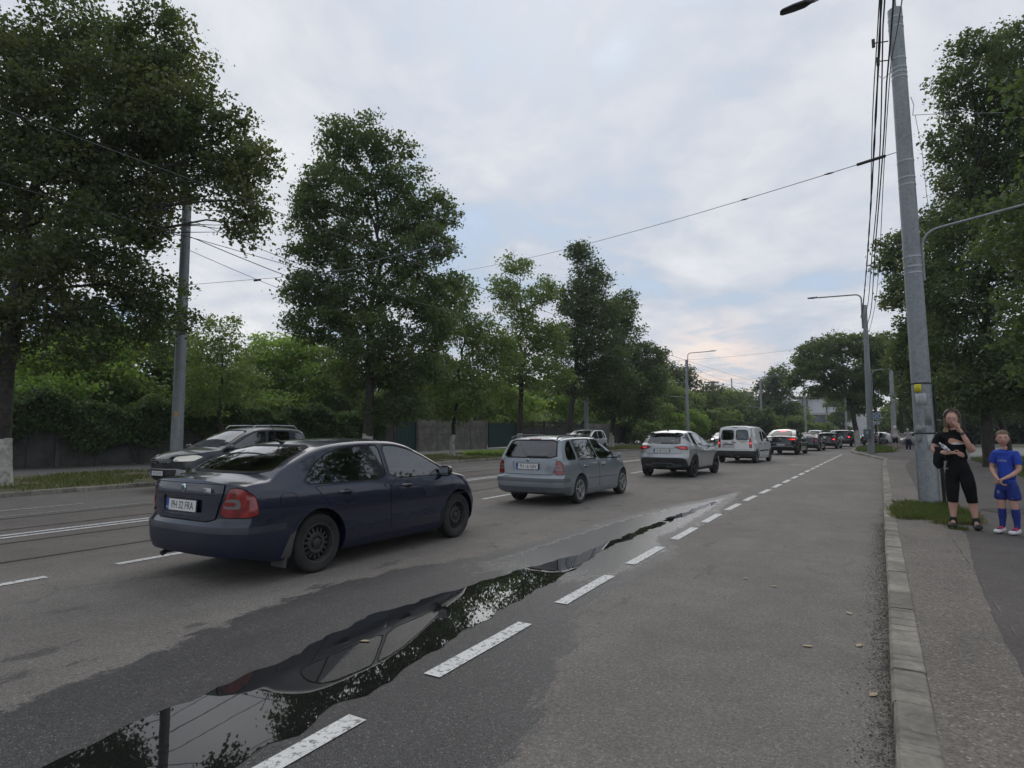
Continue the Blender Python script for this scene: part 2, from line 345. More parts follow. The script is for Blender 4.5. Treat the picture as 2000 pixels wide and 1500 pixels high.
class MB:
    def __init__(s): s.v=[]; s.f=[]; s.mi=[]
    def add(s,v,f,mi=0):
        k=len(s.v); s.v+= [tuple(p) for p in v]; s.f+=[tuple(i+k for i in q) for q in f]; s.mi+=[mi]*len(f); return s
    def box(s,c,d,rz=0,mi=0,b=0):
        x,y,z=[q/2 for q in d]; ca,sa=math.cos(rz),math.sin(rz); v=[]
        for dx,dy,dz in ((-x,-y,-z),(x,-y,-z),(x,y,-z),(-x,y,-z),(-x,-y,z),(x,-y,z),(x,y,z),(-x,y,z)):
            v.append((c[0]+dx*ca-dy*sa,c[1]+dx*sa+dy*ca,c[2]+dz))
        return s.add(v,[(0,3,2,1),(4,5,6,7),(0,1,5,4),(1,2,6,5),(2,3,7,6),(3,0,4,7)],mi)
    def tube(s,pts,r,n=8,mi=0,caps=True):
        pts=[Vector(p) for p in pts]; rs=r if isinstance(r,(list,tuple)) else [r]*len(pts)
        v=[];f=[]; up=None
        for i,p in enumerate(pts):
            t=(pts[min(i+1,len(pts)-1)]-pts[max(i-1,0)]).normalized()
            if up is None:
                up=Vector((0,0,1)) if abs(t.z)<.9 else Vector((1,0,0))
            a=t.cross(up).normalized(); b=a.cross(t).normalized(); up=b
            for k in range(n):
                th=2*PI*k/n; v.append(p+(a*math.cos(th)+b*math.sin(th))*rs[i])
        for i in range(len(pts)-1):
            for k in range(n):
                f.append((i*n+k,i*n+(k+1)%n,(i+1)*n+(k+1)%n,(i+1)*n+k))
        if caps: f.append(tuple(range(n-1,-1,-1))); f.append(tuple((len(pts)-1)*n+k for k in range(n)))
        return s.add(v,f,mi)
    def lathe(s,prof,n=24,axis='Z',c=(0,0,0),mi=0,a0=0,a1=2*PI):
        full=abs(a1-a0-2*PI)<1e-6; m=n if full else n+1; v=[];f=[]
        for i in range(m):
            th=a0+(a1-a0)*i/n
            for (r,h) in prof:
                p=(r*math.cos(th),r*math.sin(th),h) if axis=='Z' else ((r*math.cos(th),h,r*math.sin(th)) if axis=='Y' else (h,r*math.cos(th),r*math.sin(th)))
                v.append((c[0]+p[0],c[1]+p[1],c[2]+p[2]))
        k=len(prof)
        for i in range(n):
            j=(i+1)%m
            for q in range(k-1):
                f.append((i*k+q,i*k+q+1,j*k+q+1,j*k+q) if axis!='Y' else (i*k+q,j*k+q,j*k+q+1,i*k+q+1))
        return s.add(v,f,mi)
    def build(s,name,m,parent=None,sharp=35,smooth=True,loc=None,**k):
        me=bpy.data.meshes.new(name); me.from_pydata(s.v,[],s.f); me.update()
        for x in (m if isinstance(m,(list,tuple)) else [m]): me.materials.append(x)
        if any(s.mi): me.polygons.foreach_set('material_index',s.mi)
        o=bpy.data.objects.new(name,me); COL.objects.link(o)
        if parent: o.parent=parent
        if loc: o.location=loc
        if smooth: shade(me,sharp)
        return prop(o,**k)
def copy_tree(o,parent=None):
    c=o.copy(); COL.objects.link(c)
    if parent: c.parent=parent
    for ch in o.children: copy_tree(ch,c)
    return c
def lerp(a,b,t): return a+(b-a)*t
def interp(pts,x): return float(np.interp(x,[p[0] for p in pts],[p[1] for p in pts]))
def pchip(pts):
    xs=np.array([p[0] for p in pts],float); ys=np.array([p[1] for p in pts],float); h=np.diff(xs); d=np.diff(ys)/h; m=np.zeros(len(xs))
    m[0]=d[0]; m[-1]=d[-1]
    for i in range(1,len(xs)-1):
        m[i]=0 if d[i-1]*d[i]<=0 else (h[i-1]+h[i])*2/( (h[i-1]+2*h[i])/d[i]+(2*h[i-1]+h[i])/d[i-1] )*1.5/1.0 if False else (0 if d[i-1]*d[i]<=0 else 2*d[i-1]*d[i]/(d[i-1]+d[i]))
    def f(x):
        x=min(max(x,xs[0]),xs[-1]); i=min(max(int(np.searchsorted(xs,x)-1),0),len(h)-1); t=(x-xs[i])/h[i]
        return float((2*t**3-3*t*t+1)*ys[i]+(t**3-2*t*t+t)*h[i]*m[i]+(-2*t**3+3*t*t)*ys[i+1]+(t**3-t*t)*h[i]*m[i+1])
    return f
def text_mesh(name,body,size,m,parent,M4,ext=.001,sx=1,align='CENTER',off=0):
    c=bpy.data.curves.new('t','FONT'); c.body=body; c.size=size; c.extrude=ext; c.align_x=align; c.align_y='CENTER'; c.offset=off
    o=bpy.data.objects.new('t',c); COL.objects.link(o)
    dg=bpy.context.evaluated_depsgraph_get(); me=bpy.data.meshes.new_from_object(o.evaluated_get(dg)); 
    bpy.data.objects.remove(o)
    me.name=name; me.transform(M4@Matrix.Diagonal((sx,1,1,1))); me.materials.clear(); me.materials.append(m)
    ob=bpy.data.objects.new(name,me); COL.objects.link(ob)
    if parent: ob.parent=parent
    return ob
def bend(Y): return .0011*max(0,Y-12)**2
# ================= car building kit =================
def circ(cx,cz,r,a0,a1,n): return [(cx+r*math.cos(R(lerp(a0,a1,i/n))),cz+r*math.sin(R(lerp(a0,a1,i/n)))) for i in range(n+1)]
def chaikin(p,it=1,keep=.22):
    for _ in range(it):
        q=[]
        for i in range(len(p)):
            a=Vector(p[i]);b=Vector(p[(i+1)%len(p)]); q+= [tuple(a.lerp(b,keep)),tuple(a.lerp(b,1-keep))]
        p=q
    return p
def area2(p): return sum(p[i][0]*p[(i+1)%len(p)][1]-p[(i+1)%len(p)][0]*p[i][1] for i in range(len(p)))
def offset_poly(p,d):
    s=1 if area2(p)>0 else -1; out=[]; n=len(p)
    for i in range(n):
        a,b,c=Vector(p[i-1]),Vector(p[i]),Vector(p[(i+1)%n])
        e1=(b-a).normalized(); e2=(c-b).normalized(); n1=Vector((e1.y,-e1.x))*s; n2=Vector((e2.y,-e2.x))*s
        m=(n1+n2); m=m.normalized() if m.length>1e-6 else n1
        k=d/max(.45,m.dot(n1)); out.append(tuple(b+m*k))
    return out
def resample(p,res,closed=True):
    out=[]; n=len(p)
    for i in range(n if closed else n-1):
        a=Vector(p[i]);b=Vector(p[(i+1)%n]); k=max(1,int((b-a).length/res+.5))
        for j in range(k): out.append(tuple(a.lerp(b,j/k)))
    if not closed: out.append(tuple(p[-1]))
    return out
def inside(pt,poly):
    x,y=pt; c=False; j=len(poly)-1
    for i in range(len(poly)):
        xi,yi=poly[i];xj,yj=poly[j]
        if (yi>y)!=(yj>y) and x<(xj-xi)*(y-yi)/(yj-yi)+xi: c=not c
        j=i
    return c
def tri_poly(poly,res,hole=None):
    b=resample(poly,res); pts=list(b); edges=[(i,(i+1)%len(b)) for i in range(len(b))]
    if hole:
        h=resample(hole,res); k=len(pts); pts+=h; edges+=[(k+i,k+(i+1)%len(h)) for i in range(len(h))]
    xs=[p[0] for p in b]; ys=[p[1] for p in b]
    inn=offset_poly(poly,-res*.45)
    x=min(xs)+res*.5
    while x<max(xs):
        y=min(ys)+res*.5
        while y<max(ys):
            if inside((x,y),inn) and not(hole and inside((x,y),offset_poly(hole,res*.3))): pts.append((x,y))
            y+=res
        x+=res
    V,E_,F,_,_,_=geometry.delaunay_2d_cdt([Vector(p) for p in pts],edges,[],0,1e-6)
    F2=[]
    for f in F:
        c=(sum(V[i][0] for i in f)/3,sum(V[i][1] for i in f)/3)
        if inside(c,poly) and not(hole and inside(c,hole)): F2.append(list(f))
    return [tuple(v) for v in V],F2
SIDE_DEF=[(0,.93),(.06,.965),(.16,.985),(.4,1.0),(.62,.998),(.82,.985),(.93,.968),(1,.945)]
class Car:
    def __init__(s,sp):
        s.sp=sp; s.T=pchip(sp['top']); s.B=pchip(sp['belt']); s.W=pchip(sp['width']); s.Z=pchip(sp['bottom'])
        s.Rr=pchip(sp['rear']); s.Rf=pchip(sp['front'])
        s.xr=sp['xr']; s.xf=sp['xf']; s.k=sp.get('tumble',.38); s.side=pchip(sp.get('side',SIDE_DEF)); s.crn=pchip(sp.get('crown',[(s.xr,.04),(s.xf,.04)]))
        s.rc=sp.get('rc',.16); s.fc=sp.get('fc',.3); s.ne=sp.get('ne',4.5); s.Lw=sp.get('Lw',.8)
        s.res=sp.get('res',1.0)
    def warp(s,x,y,z,W):
        q=min(1,abs(y)/max(W,.1))
        wr=max(0,1-(x-s.xr)/s.Lw)**1.35; wf=max(0,1-(s.xf-x)/s.Lw)**1.35
        dr=s.Rr(z)-s.xr+s.rc*q**s.ne+.03*q*q; df=s.Rf(z)-s.xf-s.fc*q**s.sp.get('nf',3)-.05*q*q
        return x+dr*wr+df*wf
    def ring(s,x):
        W=s.W(x); zb=s.Z(x); B=s.B(x); T=s.T(x); cr=s.crn(x); pts=[]
        for f in (0,.3,.6,.85): pts.append((W*f*.93,zb))
        n=max(8,int(15*s.res))
        for i in range(n+1):
            t=i/n; pts.append((W*s.side(t),zb+(B-zb)*t))
        yb=W*s.side(1); Te=max(T-cr,B+.012); h=Te-B; rr=min(s.sp.get('rr',.075),h*.85); ye=yb-s.k*h
        n=max(5,int(9*s.res))
        for i in range(1,n+1):
            t=i/n; z=B+(h-rr)*t; pts.append((yb-s.k*(z-B)-.012*4*t*(1-t)*0,z))
        y0=yb-s.k*(h-rr); 
        for i in range(1,6):
            a=PI/2*i/5; pts.append((y0-s.k*rr*.5*math.sin(a)-rr*(1-math.cos(a)),Te-rr+rr*math.sin(a)))
        yl,zl=pts[-1]; 
        for i in range(1,9):
            q=1-i/8; pts.append((yl*q,zl+(T-zl)*(1-q*q)))
        return pts,W
    def body(s,inset=None):
        n=int(100*s.res); xs=[]
        for i in range(n+1):
            u=i/n; u=u-.5/PI*.55*math.sin(2*PI*u); xs.append(s.xr+(s.xf-s.xr)*u)
        V=[];F=[]; first=None
        def addring(x):
            p,W=s.ring(x); full=[(y,z) for y,z in p]+[(-y,z) for y,z in p[-2:0:-1]]
            k=len(V); V.extend([(s.warp(x,y,z,W),y,z) for y,z in full]); return k,p,W,len(full)
        prev=None
        for x in xs:
            k,p,W,m=addring(x)
            if prev is not None:
                for j in range(m): F.append((prev+j,prev+(j+1)%m,k+(j+1)%m,k+j))
            prev=k
        for x,k0,sgn in ((xs[0],0,1),(xs[-1],prev,-1)):
            p,W=s.ring(x); L=len(p); m=2*L-2; N=16; rows=[]
            for j in range(L):
                if j==0 or j==L-1: rows.append([k0+j]*(N+1)); continue
                r=[k0+j]
                for i in range(1,N):
                    y=p[j][0]*(1-2*i/N); V.append((s.warp(x,y,p[j][1],W),y,p[j][1])); r.append(len(V)-1)
                r.append(k0+m-j); rows.append(r)
            for j in range(L-1):
                for i in range(N):
                    q=[rows[j][i],rows[j][i+1],rows[j+1][i+1],rows[j+1][i]]; u=[]
                    for a in q:
                        if a not in u: u.append(a)
                    if len(u)>2: F.append(tuple(u if sgn>0 else u[::-1]))
        bm=bmesh.new(); vs=[bm.verts.new(v) for v in V]
        for f in F:
            try: bm.faces.new([vs[i] for i in f])
            except ValueError: pass
        bmesh.ops.remove_doubles(bm,verts=bm.verts,dist=2e-4); bmesh.ops.recalc_face_normals(bm,faces=bm.faces)
        return bm
    def cavity(s,x0,x1,zf,ins=.07):
        V=[];F=[]; n=26; prev=None
        for i in range(n+1):
            x=lerp(x0,x1,i/n); W=s.W(x);B=s.B(x);T=max(s.T(x)-ins,zf+.1);yb=W*.945-ins; h=max(T-s.crn(x)-B,0); ye=yb-s.k*h
            Bq=min(B,T-.05)
            p=[(yb,zf),(yb,Bq),(ye-.03,max(T-s.crn(x),Bq+.01)),(ye*.5,T-.005),(-ye*.5,T-.005),(-(ye-.03),max(T-s.crn(x),Bq+.01)),(-yb,Bq),(-yb,zf)]
            k=len(V); V+=[(s.warp(x,y,z,W),y,z) for y,z in p]; m=len(p)
            if prev is not None:
                for j in range(m): F.append((prev+j,prev+(j+1)%m,k+(j+1)%m,k+j))
            prev=k
        F.append(tuple(range(m)));F.append(tuple(prev+j for j in range(m))[::-1])
        bm=bmesh.new(); vs=[bm.verts.new(v) for v in V]
        for f in F: bm.faces.new([vs[i] for i in f])
        bmesh.ops.recalc_face_normals(bm,faces=bm.faces); return bm
def prism(poly,view,a,b):
    bm=bmesh.new(); 
    def P(p,t): return (p[0],t,p[1]) if view=='S' else (t,p[0],p[1])
    v0=[bm.verts.new(P(p,a)) for p in poly]; v1=[bm.verts.new(P(p,b)) for p in poly]; n=len(poly)
    bm.faces.new(v0); bm.faces.new(v1[::-1])
    for i in range(n): bm.faces.new((v0[i],v0[(i+1)%n],v1[(i+1)%n],v1[i]))
    bmesh.ops.recalc_face_normals(bm,faces=bm.faces); return bm
def tmpobj(bm):
    me=bpy.data.meshes.new('tmp'); bm.to_mesh(me); bm.free(); o=bpy.data.objects.new('tmp',me); COL.objects.link(o); return o
def boolean_cut(bm,cutters):
    base=tmpobj(bm); cs=[tmpobj(c) for c in cutters]
    for c in cs:
        md=base.modifiers.new('b','BOOLEAN'); md.operation='DIFFERENCE'; md.solver='EXACT'; md.object=c
    dg=bpy.context.evaluated_depsgraph_get(); me=bpy.data.meshes.new_from_object(base.evaluated_get(dg))
    for o in cs+[base]: bpy.data.objects.remove(o)
    return me
def strip_bits(me,mats):
    me.materials.clear()
    for m in mats: me.materials.append(m)
class Build:
    """one car in its own coordinates: x forward, y left, z up, origin on the ground under the rear axle"""
    def __init__(s,sp,root):
        s.c=Car(sp); s.root=root; s.sp=sp
        bm=s.c.body(); s.raw=bm.copy(); s.bvh=BVHTree.FromBMesh(bm)
        wb=sp['wb']; rw=sp['rw']; Ra=sp.get('ra',rw+.055); cut=[]
        W=max(p[1] for p in sp['width'])
        for x in (0,wb):
            for sg in (1,-1):
                pr=[(x+Ra*math.cos(a),rw+.01+Ra*math.sin(a)) for a in [i*2*PI/40 for i in range(40)]]
                cut.append(prism(pr,'S',sg*(W-.33),sg*(W+.4)))
        if sp.get('cab'):
            x0,x1,zf=sp['cab']; cut.append(s.c.cavity(x0,x1,zf))
            for w in sp.get('sidewin',[]):
                for sg in (1,-1): cut.append(prism(w,'S',sg*.35,sg*1.4))
            xm=(x0+x1)/2
            if sp.get('rearwin'): cut.append(prism(sp['rearwin'],'R',sp['xr']-1,sp.get('xmr',xm)))
            if sp.get('windscreen'): cut.append(prism(sp['windscreen'],'R',sp.get('xmf',xm),sp['xf']+1))
        me=boolean_cut(bm,cut); strip_bits(me,[sp['paint']]); shade(me,32); me.name='body'
        s.cutbm=bmesh.new(); s.cutbm.from_mesh(me)
        s.body=bpy.data.objects.new('body',me); COL.objects.link(s.body); s.body.parent=root
    def hit(s,a,b,view,sg=1):
        if view=='S': o=Vector((a,sg*3,b)); d=Vector((0,-sg,0))
        elif view=='R': o=Vector((-8,a,b)); d=Vector((1,0,0))
        elif view=='F': o=Vector((9,a,b)); d=Vector((-1,0,0))
        elif view=='T': o=Vector((a,b,4)); d=Vector((0,0,-1))
        elif view=='D':      # diagonal from behind: a across, b height
            an=R(sg*38); d=Vector((math.cos(an),-math.sin(an),0)); side=Vector((math.sin(an),math.cos(an),0)); xc=s.c.Rr(.8)+.06; yc=s.c.W(s.c.xr+.1)-.03; k=-.616*xc-.788*yc+.06; o=side*(a+(k if sg<0 else -k))-d*9+Vector((0,0,b))
        l,n,i,_=s.bvh.ray_cast(o,d)
        if l is None:
            q=o+d*(3 if view=='S' else 8); l,n,i,_=s.bvh.find_nearest(q)
        return l,n
    def patch(s,name,poly,view,m,off=.004,res=.05,th=.008,parent=None,hole=None,sg=1,lab=None,flat=False):
        V,F=tri_poly(poly,res,hole); out=[];nn=[]
        for a,b in V:
            l,n=s.hit(a,b,view,sg); out.append(l+n*off); nn.append(n)
        bm=bmesh.new(); vs=[bm.verts.new(p) for p in out]
        for f in F:
            try: bm.faces.new([vs[i] for i in f])
            except ValueError: pass
        bm.normal_update(); vi={v:i for i,v in enumerate(vs)}
        for q in bm.faces:
            if q.normal.dot(nn[vi[q.verts[0]]]+nn[vi[q.verts[1]]]+nn[vi[q.verts[2]]])<0: q.normal_flip()
        if th:
            be=[e for e in bm.edges if len(e.link_faces)==1]; idx={v:i for i,v in enumerate(vs)}
            r=bmesh.ops.extrude_edge_only(bm,edges=be)
            old={tuple(round(c,6) for c in vs[i].co):i for i in range(len(vs))}
            for v in [g for g in r['geom'] if isinstance(g,bmesh.types.BMVert)]:
                i=old.get(tuple(round(c,6) for c in v.co)); 
                if i is not None: v.co=v.co-nn[i]*th
        for v in [v for v in bm.verts if not v.link_faces]: bm.verts.remove(v)
        o=bmobj(name,bm,m,parent or s.root,40)
        if lab: o['label']=lab
        return o
    def both(s,name,poly,m,**k): return [s.patch(name,poly,'S',m,sg=g,**k) for g in (-1,1)]
    def ribbon(s,pts,view,wd,m,name,off=.0018,parent=None,sg=1,res=.03):
        p=resample(pts,res,False); v=[];f=[]
        for i,q in enumerate(p):
            a=Vector(p[max(i-1,0)]);b=Vector(p[min(i+1,len(p)-1)]); t=(b-a).normalized(); n=Vector((-t.y,t.x))*wd/2
            for sgn in (1,-1):
                l,nn=s.hit(q[0]+n.x*sgn,q[1]+n.y*sgn,view,sg); v.append(l+nn*off)
            if i: f.append((2*i-2,2*i-1,2*i+1,2*i))
        return v,f
    def ribbons(s,name,lst,view,wd,m,sg=1,parent=None,off=.0018):
        mb=MB()
        for pts in lst:
            v,f=s.ribbon(pts,view,wd,m,name,off,sg=sg); mb.add(v,f)
        return mb.build(name,m,parent or s.root,smooth=True)
    def region(s,name,planes,m,off=.005,th=.01,parent=None,uncut=False,lab=None):
        bm=(s.raw if uncut else s.cutbm).copy()
        for co,no in planes:   # keep the side the normal points to
            bmesh.ops.bisect_plane(bm,geom=bm.verts[:]+bm.edges[:]+bm.faces[:],plane_co=co,plane_no=no,clear_inner=True)
        bm.normal_update()
        # drop cavity faces: keep only those on the outer skin
        kill=[]
        for f in bm.faces:
            l,n,i,d=s.bvh.find_nearest(f.calc_center_median())
            if d>.012 or n.dot(f.normal)<.3: kill.append(f)
        bmesh.ops.delete(bm,geom=kill,context='FACES')
        be=[e for e in bm.edges if len(e.link_faces)==1]
        nm={}
        for v in bm.verts:
            l,n,i,d=s.bvh.find_nearest(v.co); nm[v]=n
        # smooth the normals a little so that the skirt is even
        for v in bm.verts:
            a=Vector(nm[v])
            for e in v.link_edges: a+=nm[e.other_vert(v)]
            v.normal=a.normalized()
        for v in bm.verts: v.co=v.co+v.normal*off
        if th and be:
            keys={}
            for v in bm.verts: keys[tuple(round(c,5) for c in v.co)]=Vector(v.normal)
            r=bmesh.ops.extrude_edge_only(bm,edges=be)
            for v in [g for g in r['geom'] if isinstance(g,bmesh.types.BMVert)]:
                n=keys.get(tuple(round(c,5) for c in v.co))
                if n: v.co=v.co-n*(off+th)
        o=bmobj(name,bm,m,parent or s.root,40)
        if lab: o['label']=lab
        return o
def tyre_profile(r,w,rr):
    h=w/2; return [(rr,-h*.80),(rr+.01,-h*.9),(lerp(rr,r,.45),-h*1.0),(r-.03,-h*.97),(r-.012,-h*.86),(r-.003,-h*.70),(r,-h*.45),(r,-h*.30),(r-.008,-h*.28),(r-.008,-h*.2),(r,-h*.18),(r,h*.18),(r-.008,h*.2),(r-.008,h*.28),(r,h*.3),(r,h*.45),(r-.003,h*.7),(r-.012,h*.86),(r-.03,h*.97),(lerp(rr,r,.45),h),(rr+.01,h*.9),(rr,h*.8)]
def make_wheel(root,x,y,rw,style,width=.2,rim=None,rimm=None,turn=0,seg=36):
    sg=1 if y>0 else -1
    e=empty('wheel',(x,y-sg*width/2,rw),turn+(0 if sg>0 else PI),root)   # wheel local: +y outboard
    rr=rim or rw*.62
    MB().lathe(tyre_profile(rw,width,rr),seg,'Y').build('tyre',M['rubber'],e,30)
    mb=MB(); h=width/2
    mb.lathe([(rr+.012,h*.86),(rr+.004,h*.93),(rr-.012,h*.88),(rr-.02,h*.6),(rr-.03,h*.1),(rr-.03,-h*.8),(0.0001,-h*.8)],seg,'Y')
    if style=='steel':
        mb.lathe([(rr-.03,h*.10),(rr*.84,h*.22),(rr*.80,h*.42)],seg,'Y')
        n=16 # disc with ventilation holes between spokes
        r0,r1=rr*.56,rr*.80
        for i in range(n):
            a0=2*PI*i/n; a1=2*PI*(i+.52)/n
            v=[];f=[]
            for a in (a0,(a0+a1)/2,a1):
                for q in (r0,r1): v.append((q*math.cos(a),h*(.52 if q==r0 else .42),q*math.sin(a)))
            f=[(0,1,3,2),(2,3,5,4)]; mb.add(v,f)
        mb.lathe([(r0,h*.52),(rr*.50,h*.62),(rr*.36,h*.60),(rr*.33,h*.42),(rr*.24,h*.40),(rr*.235,h*.62),(rr*.15,h*.68),(.0001,h*.68)],seg,'Y')
        for i in range(5):
            a=2*PI*i/5+.3; mb.lathe([(.0115,h*.38),(.0115,h*.56),(.0001,h*.57)],8,'Y',c=(rr*.285*math.cos(a),0,rr*.285*math.sin(a)))
    else:
        n={'five':5,'multi':10,'seven':7}[style]; 
        for i in range(n):
            a=2*PI*i/n+.2; w0=.26 if n==5 else .13; w1=.115 if n==5 else .06
            v=[]
            for q,wa,yy in ((rr*.16,w0*1.6,h*.72),(rr*.45,w1*1.25,h*.70),(rr*.8,w1*1.35,h*.72),(rr*.985,w1*1.8,h*.80)):
                for sgn in (-1,1):
                    for dy in (0,-.035):
                        b=a+sgn*wa*(.9 if q>rr*.3 else 1); v.append((q*math.cos(b),yy+dy,q*math.sin(b)))
            f=[]
            for k in range(3):
                o=4*k; f+=[(o,o+2,o+6,o+4),(o+1,o+5,o+7,o+3),(o,o+4,o+5,o+1),(o+2,o+3,o+7,o+6)]
            mb.add(v,f)
        mb.lathe([(rr*.26,h*.55),(rr*.25,h*.72),(rr*.2,h*.80),(.0001,h*.8)],20,'Y')
        for i in range(5):
            a=2*PI*i/5; mb.lathe([(.010,h*.6),(.010,h*.83),(.0001,h*.84)],8,'Y',c=(rr*.17*math.cos(a),0,rr*.17*math.sin(a)))
    rimo=mb.build('rim',rimm or M['steel_rim'],e,30)
    if style!='steel':
        MB().lathe([(rr*.85,-h*.1),(rr*.8,h*.05),(rr*.2,h*.08),(.0001,h*.08)],24,'Y').build('brake_disc',M['dark_metal'],e,30)
    return e
def plate(car,x,y,z,text,view='R',w=.52,h=.113,tilt=0,gap=None,parent=None):
    """registration plate at x (surface), facing backwards (R) or forwards (F)"""
    root=empty('number_plate',(x,y,z),0,parent or car.root)
    if view=='R': B=Matrix(((0,0,-1,0),(-1,0,0,0),(0,1,0,0),(0,0,0,1)))      # text x -> -y, text y -> z, normal -> -x
    else: B=Matrix(((0,0,1,0),(1,0,0,0),(0,1,0,0),(0,0,0,1)))
    B=B@Matrix.Rotation(tilt,4,'X'); root.matrix_local=Matrix.Translation((x,y,z))@B; 
    MB().box((0,0,-.004),(w+.016,h+.014,.012)).build('plate_frame',M['black_plastic'],root,smooth=False)
    MB().box((0,0,.0025),(w,h,.003)).build('plate_face',M['plate_white'],root,smooth=False)
    MB().box((-w/2+.022,0,.0048),(.042,h,.0015)).build('plate_band',M['plate_blue'],root,smooth=False)
    if text:
        text_mesh('plate_text',text,.108,M['ink'],root,Matrix.Translation((.022,-.003,.0048)),.0006,.80)
    text_mesh('country_code','RO',.028,M['plate_white'],root,Matrix.Translation((-w/2+.022,-.03,.0063)),.0004)
    return root
def mirror_part(car,x,y,z,m,sz=(.10,.20,.14),sg=-1):
    e=empty('wing_mirror',(x,sg*y,z),0,car.root); bm=bmesh.new(); bmesh.ops.create_uvsphere(bm,u_segments=16,v_segments=10,radius=.5)
    for v in bm.verts:
        c=v.co; q=Vector([math.copysign(abs(a*2)**.6/2,a) for a in c]); 
        if q.x<-.12: q.x=-.12-.02*(q.x+.12)
        v.co=Vector((q.x*sz[0]*1.6+.02,q.y*sz[1],q.z*sz[2]))
    for v in bm.verts: v.co.y+=sg*sz[1]*.55
    bmobj('mirror_housing',bm,m,e,50)
    MB().box((-.0,sg*.02,-.045),(.05,.10,.03)).build('mirror_arm',M['black_plastic'],e)
    MB().box((-sz[0]*.2+.004,sg*sz[1]*.55,0),(.004,sz[1]*.8,sz[2]*.72)).build('mirror_glass',M['chrome'],e)
    return e
def seats(car,xs_front,xs_rear,zf,w=.36,rear=True,driver=True):
    def seat(x,y,wd,name='seat'):
        mb=MB()
        mb.box((x,y,zf+.22),(.5,wd,.16)).box((x-.27,y,zf+.52),(.12,wd*.92,.58),0)
        o=mb.build(name,M['seat'],car.root); md=o.modifiers.new('b','BEVEL'); md.width=.04; md.segments=2
        return o
    def head(x,y):
        o=MB().box((x-.29,y,zf+.90),(.09,.24,.17)).tube([(x-.29,y-.06,zf+.78),(x-.29,y-.06,zf+.86)],.008,6).tube([(x-.29,y+.06,zf+.78),(x-.29,y+.06,zf+.86)],.008,6).build('headrest',M['seat'],car.root)
        md=o.modifiers.new('b','BEVEL'); md.width=.03; md.segments=2
    for y in (w,-w): seat(xs_front,y,.5); head(xs_front,y)
    if rear:
        seat(xs_rear,0,1.2,'rear_bench')
        for y in (w,-w): head(xs_rear,y)
def dash(car,x,z,w=1.3):
    MB().box((x,0,z-.12),(.38,w,.22)).build('dashboard',M['interior'],car.root,smooth=False)
    e=MB().lathe([(.185+.014*math.cos(a),.014*math.sin(a)) for a in [i*2*PI/8 for i in range(9)]],24,'X',c=(0,0,0)).box((0,0,0),(.02,.34,.05)).build('steering_wheel',M['interior'],car.root)
    e.location=(x-.30,.36,z-.06); e.rotation_euler=(0,R(-22),0)
def arch_lip(car,x,rw,Ra,m,wd=.02,off=.006,a0=-12,a1=192,name='wheel_arch',th=.012,sides=(-1,1)):
    po=circ(x,rw+.01,Ra+wd,a0,a1,30); pi_=circ(x,rw+.01,Ra-.002,a1,a0,30)
    for g in sides: car.patch(name,po+pi_,'S',m,off=off,res=.06,th=th,sg=g)
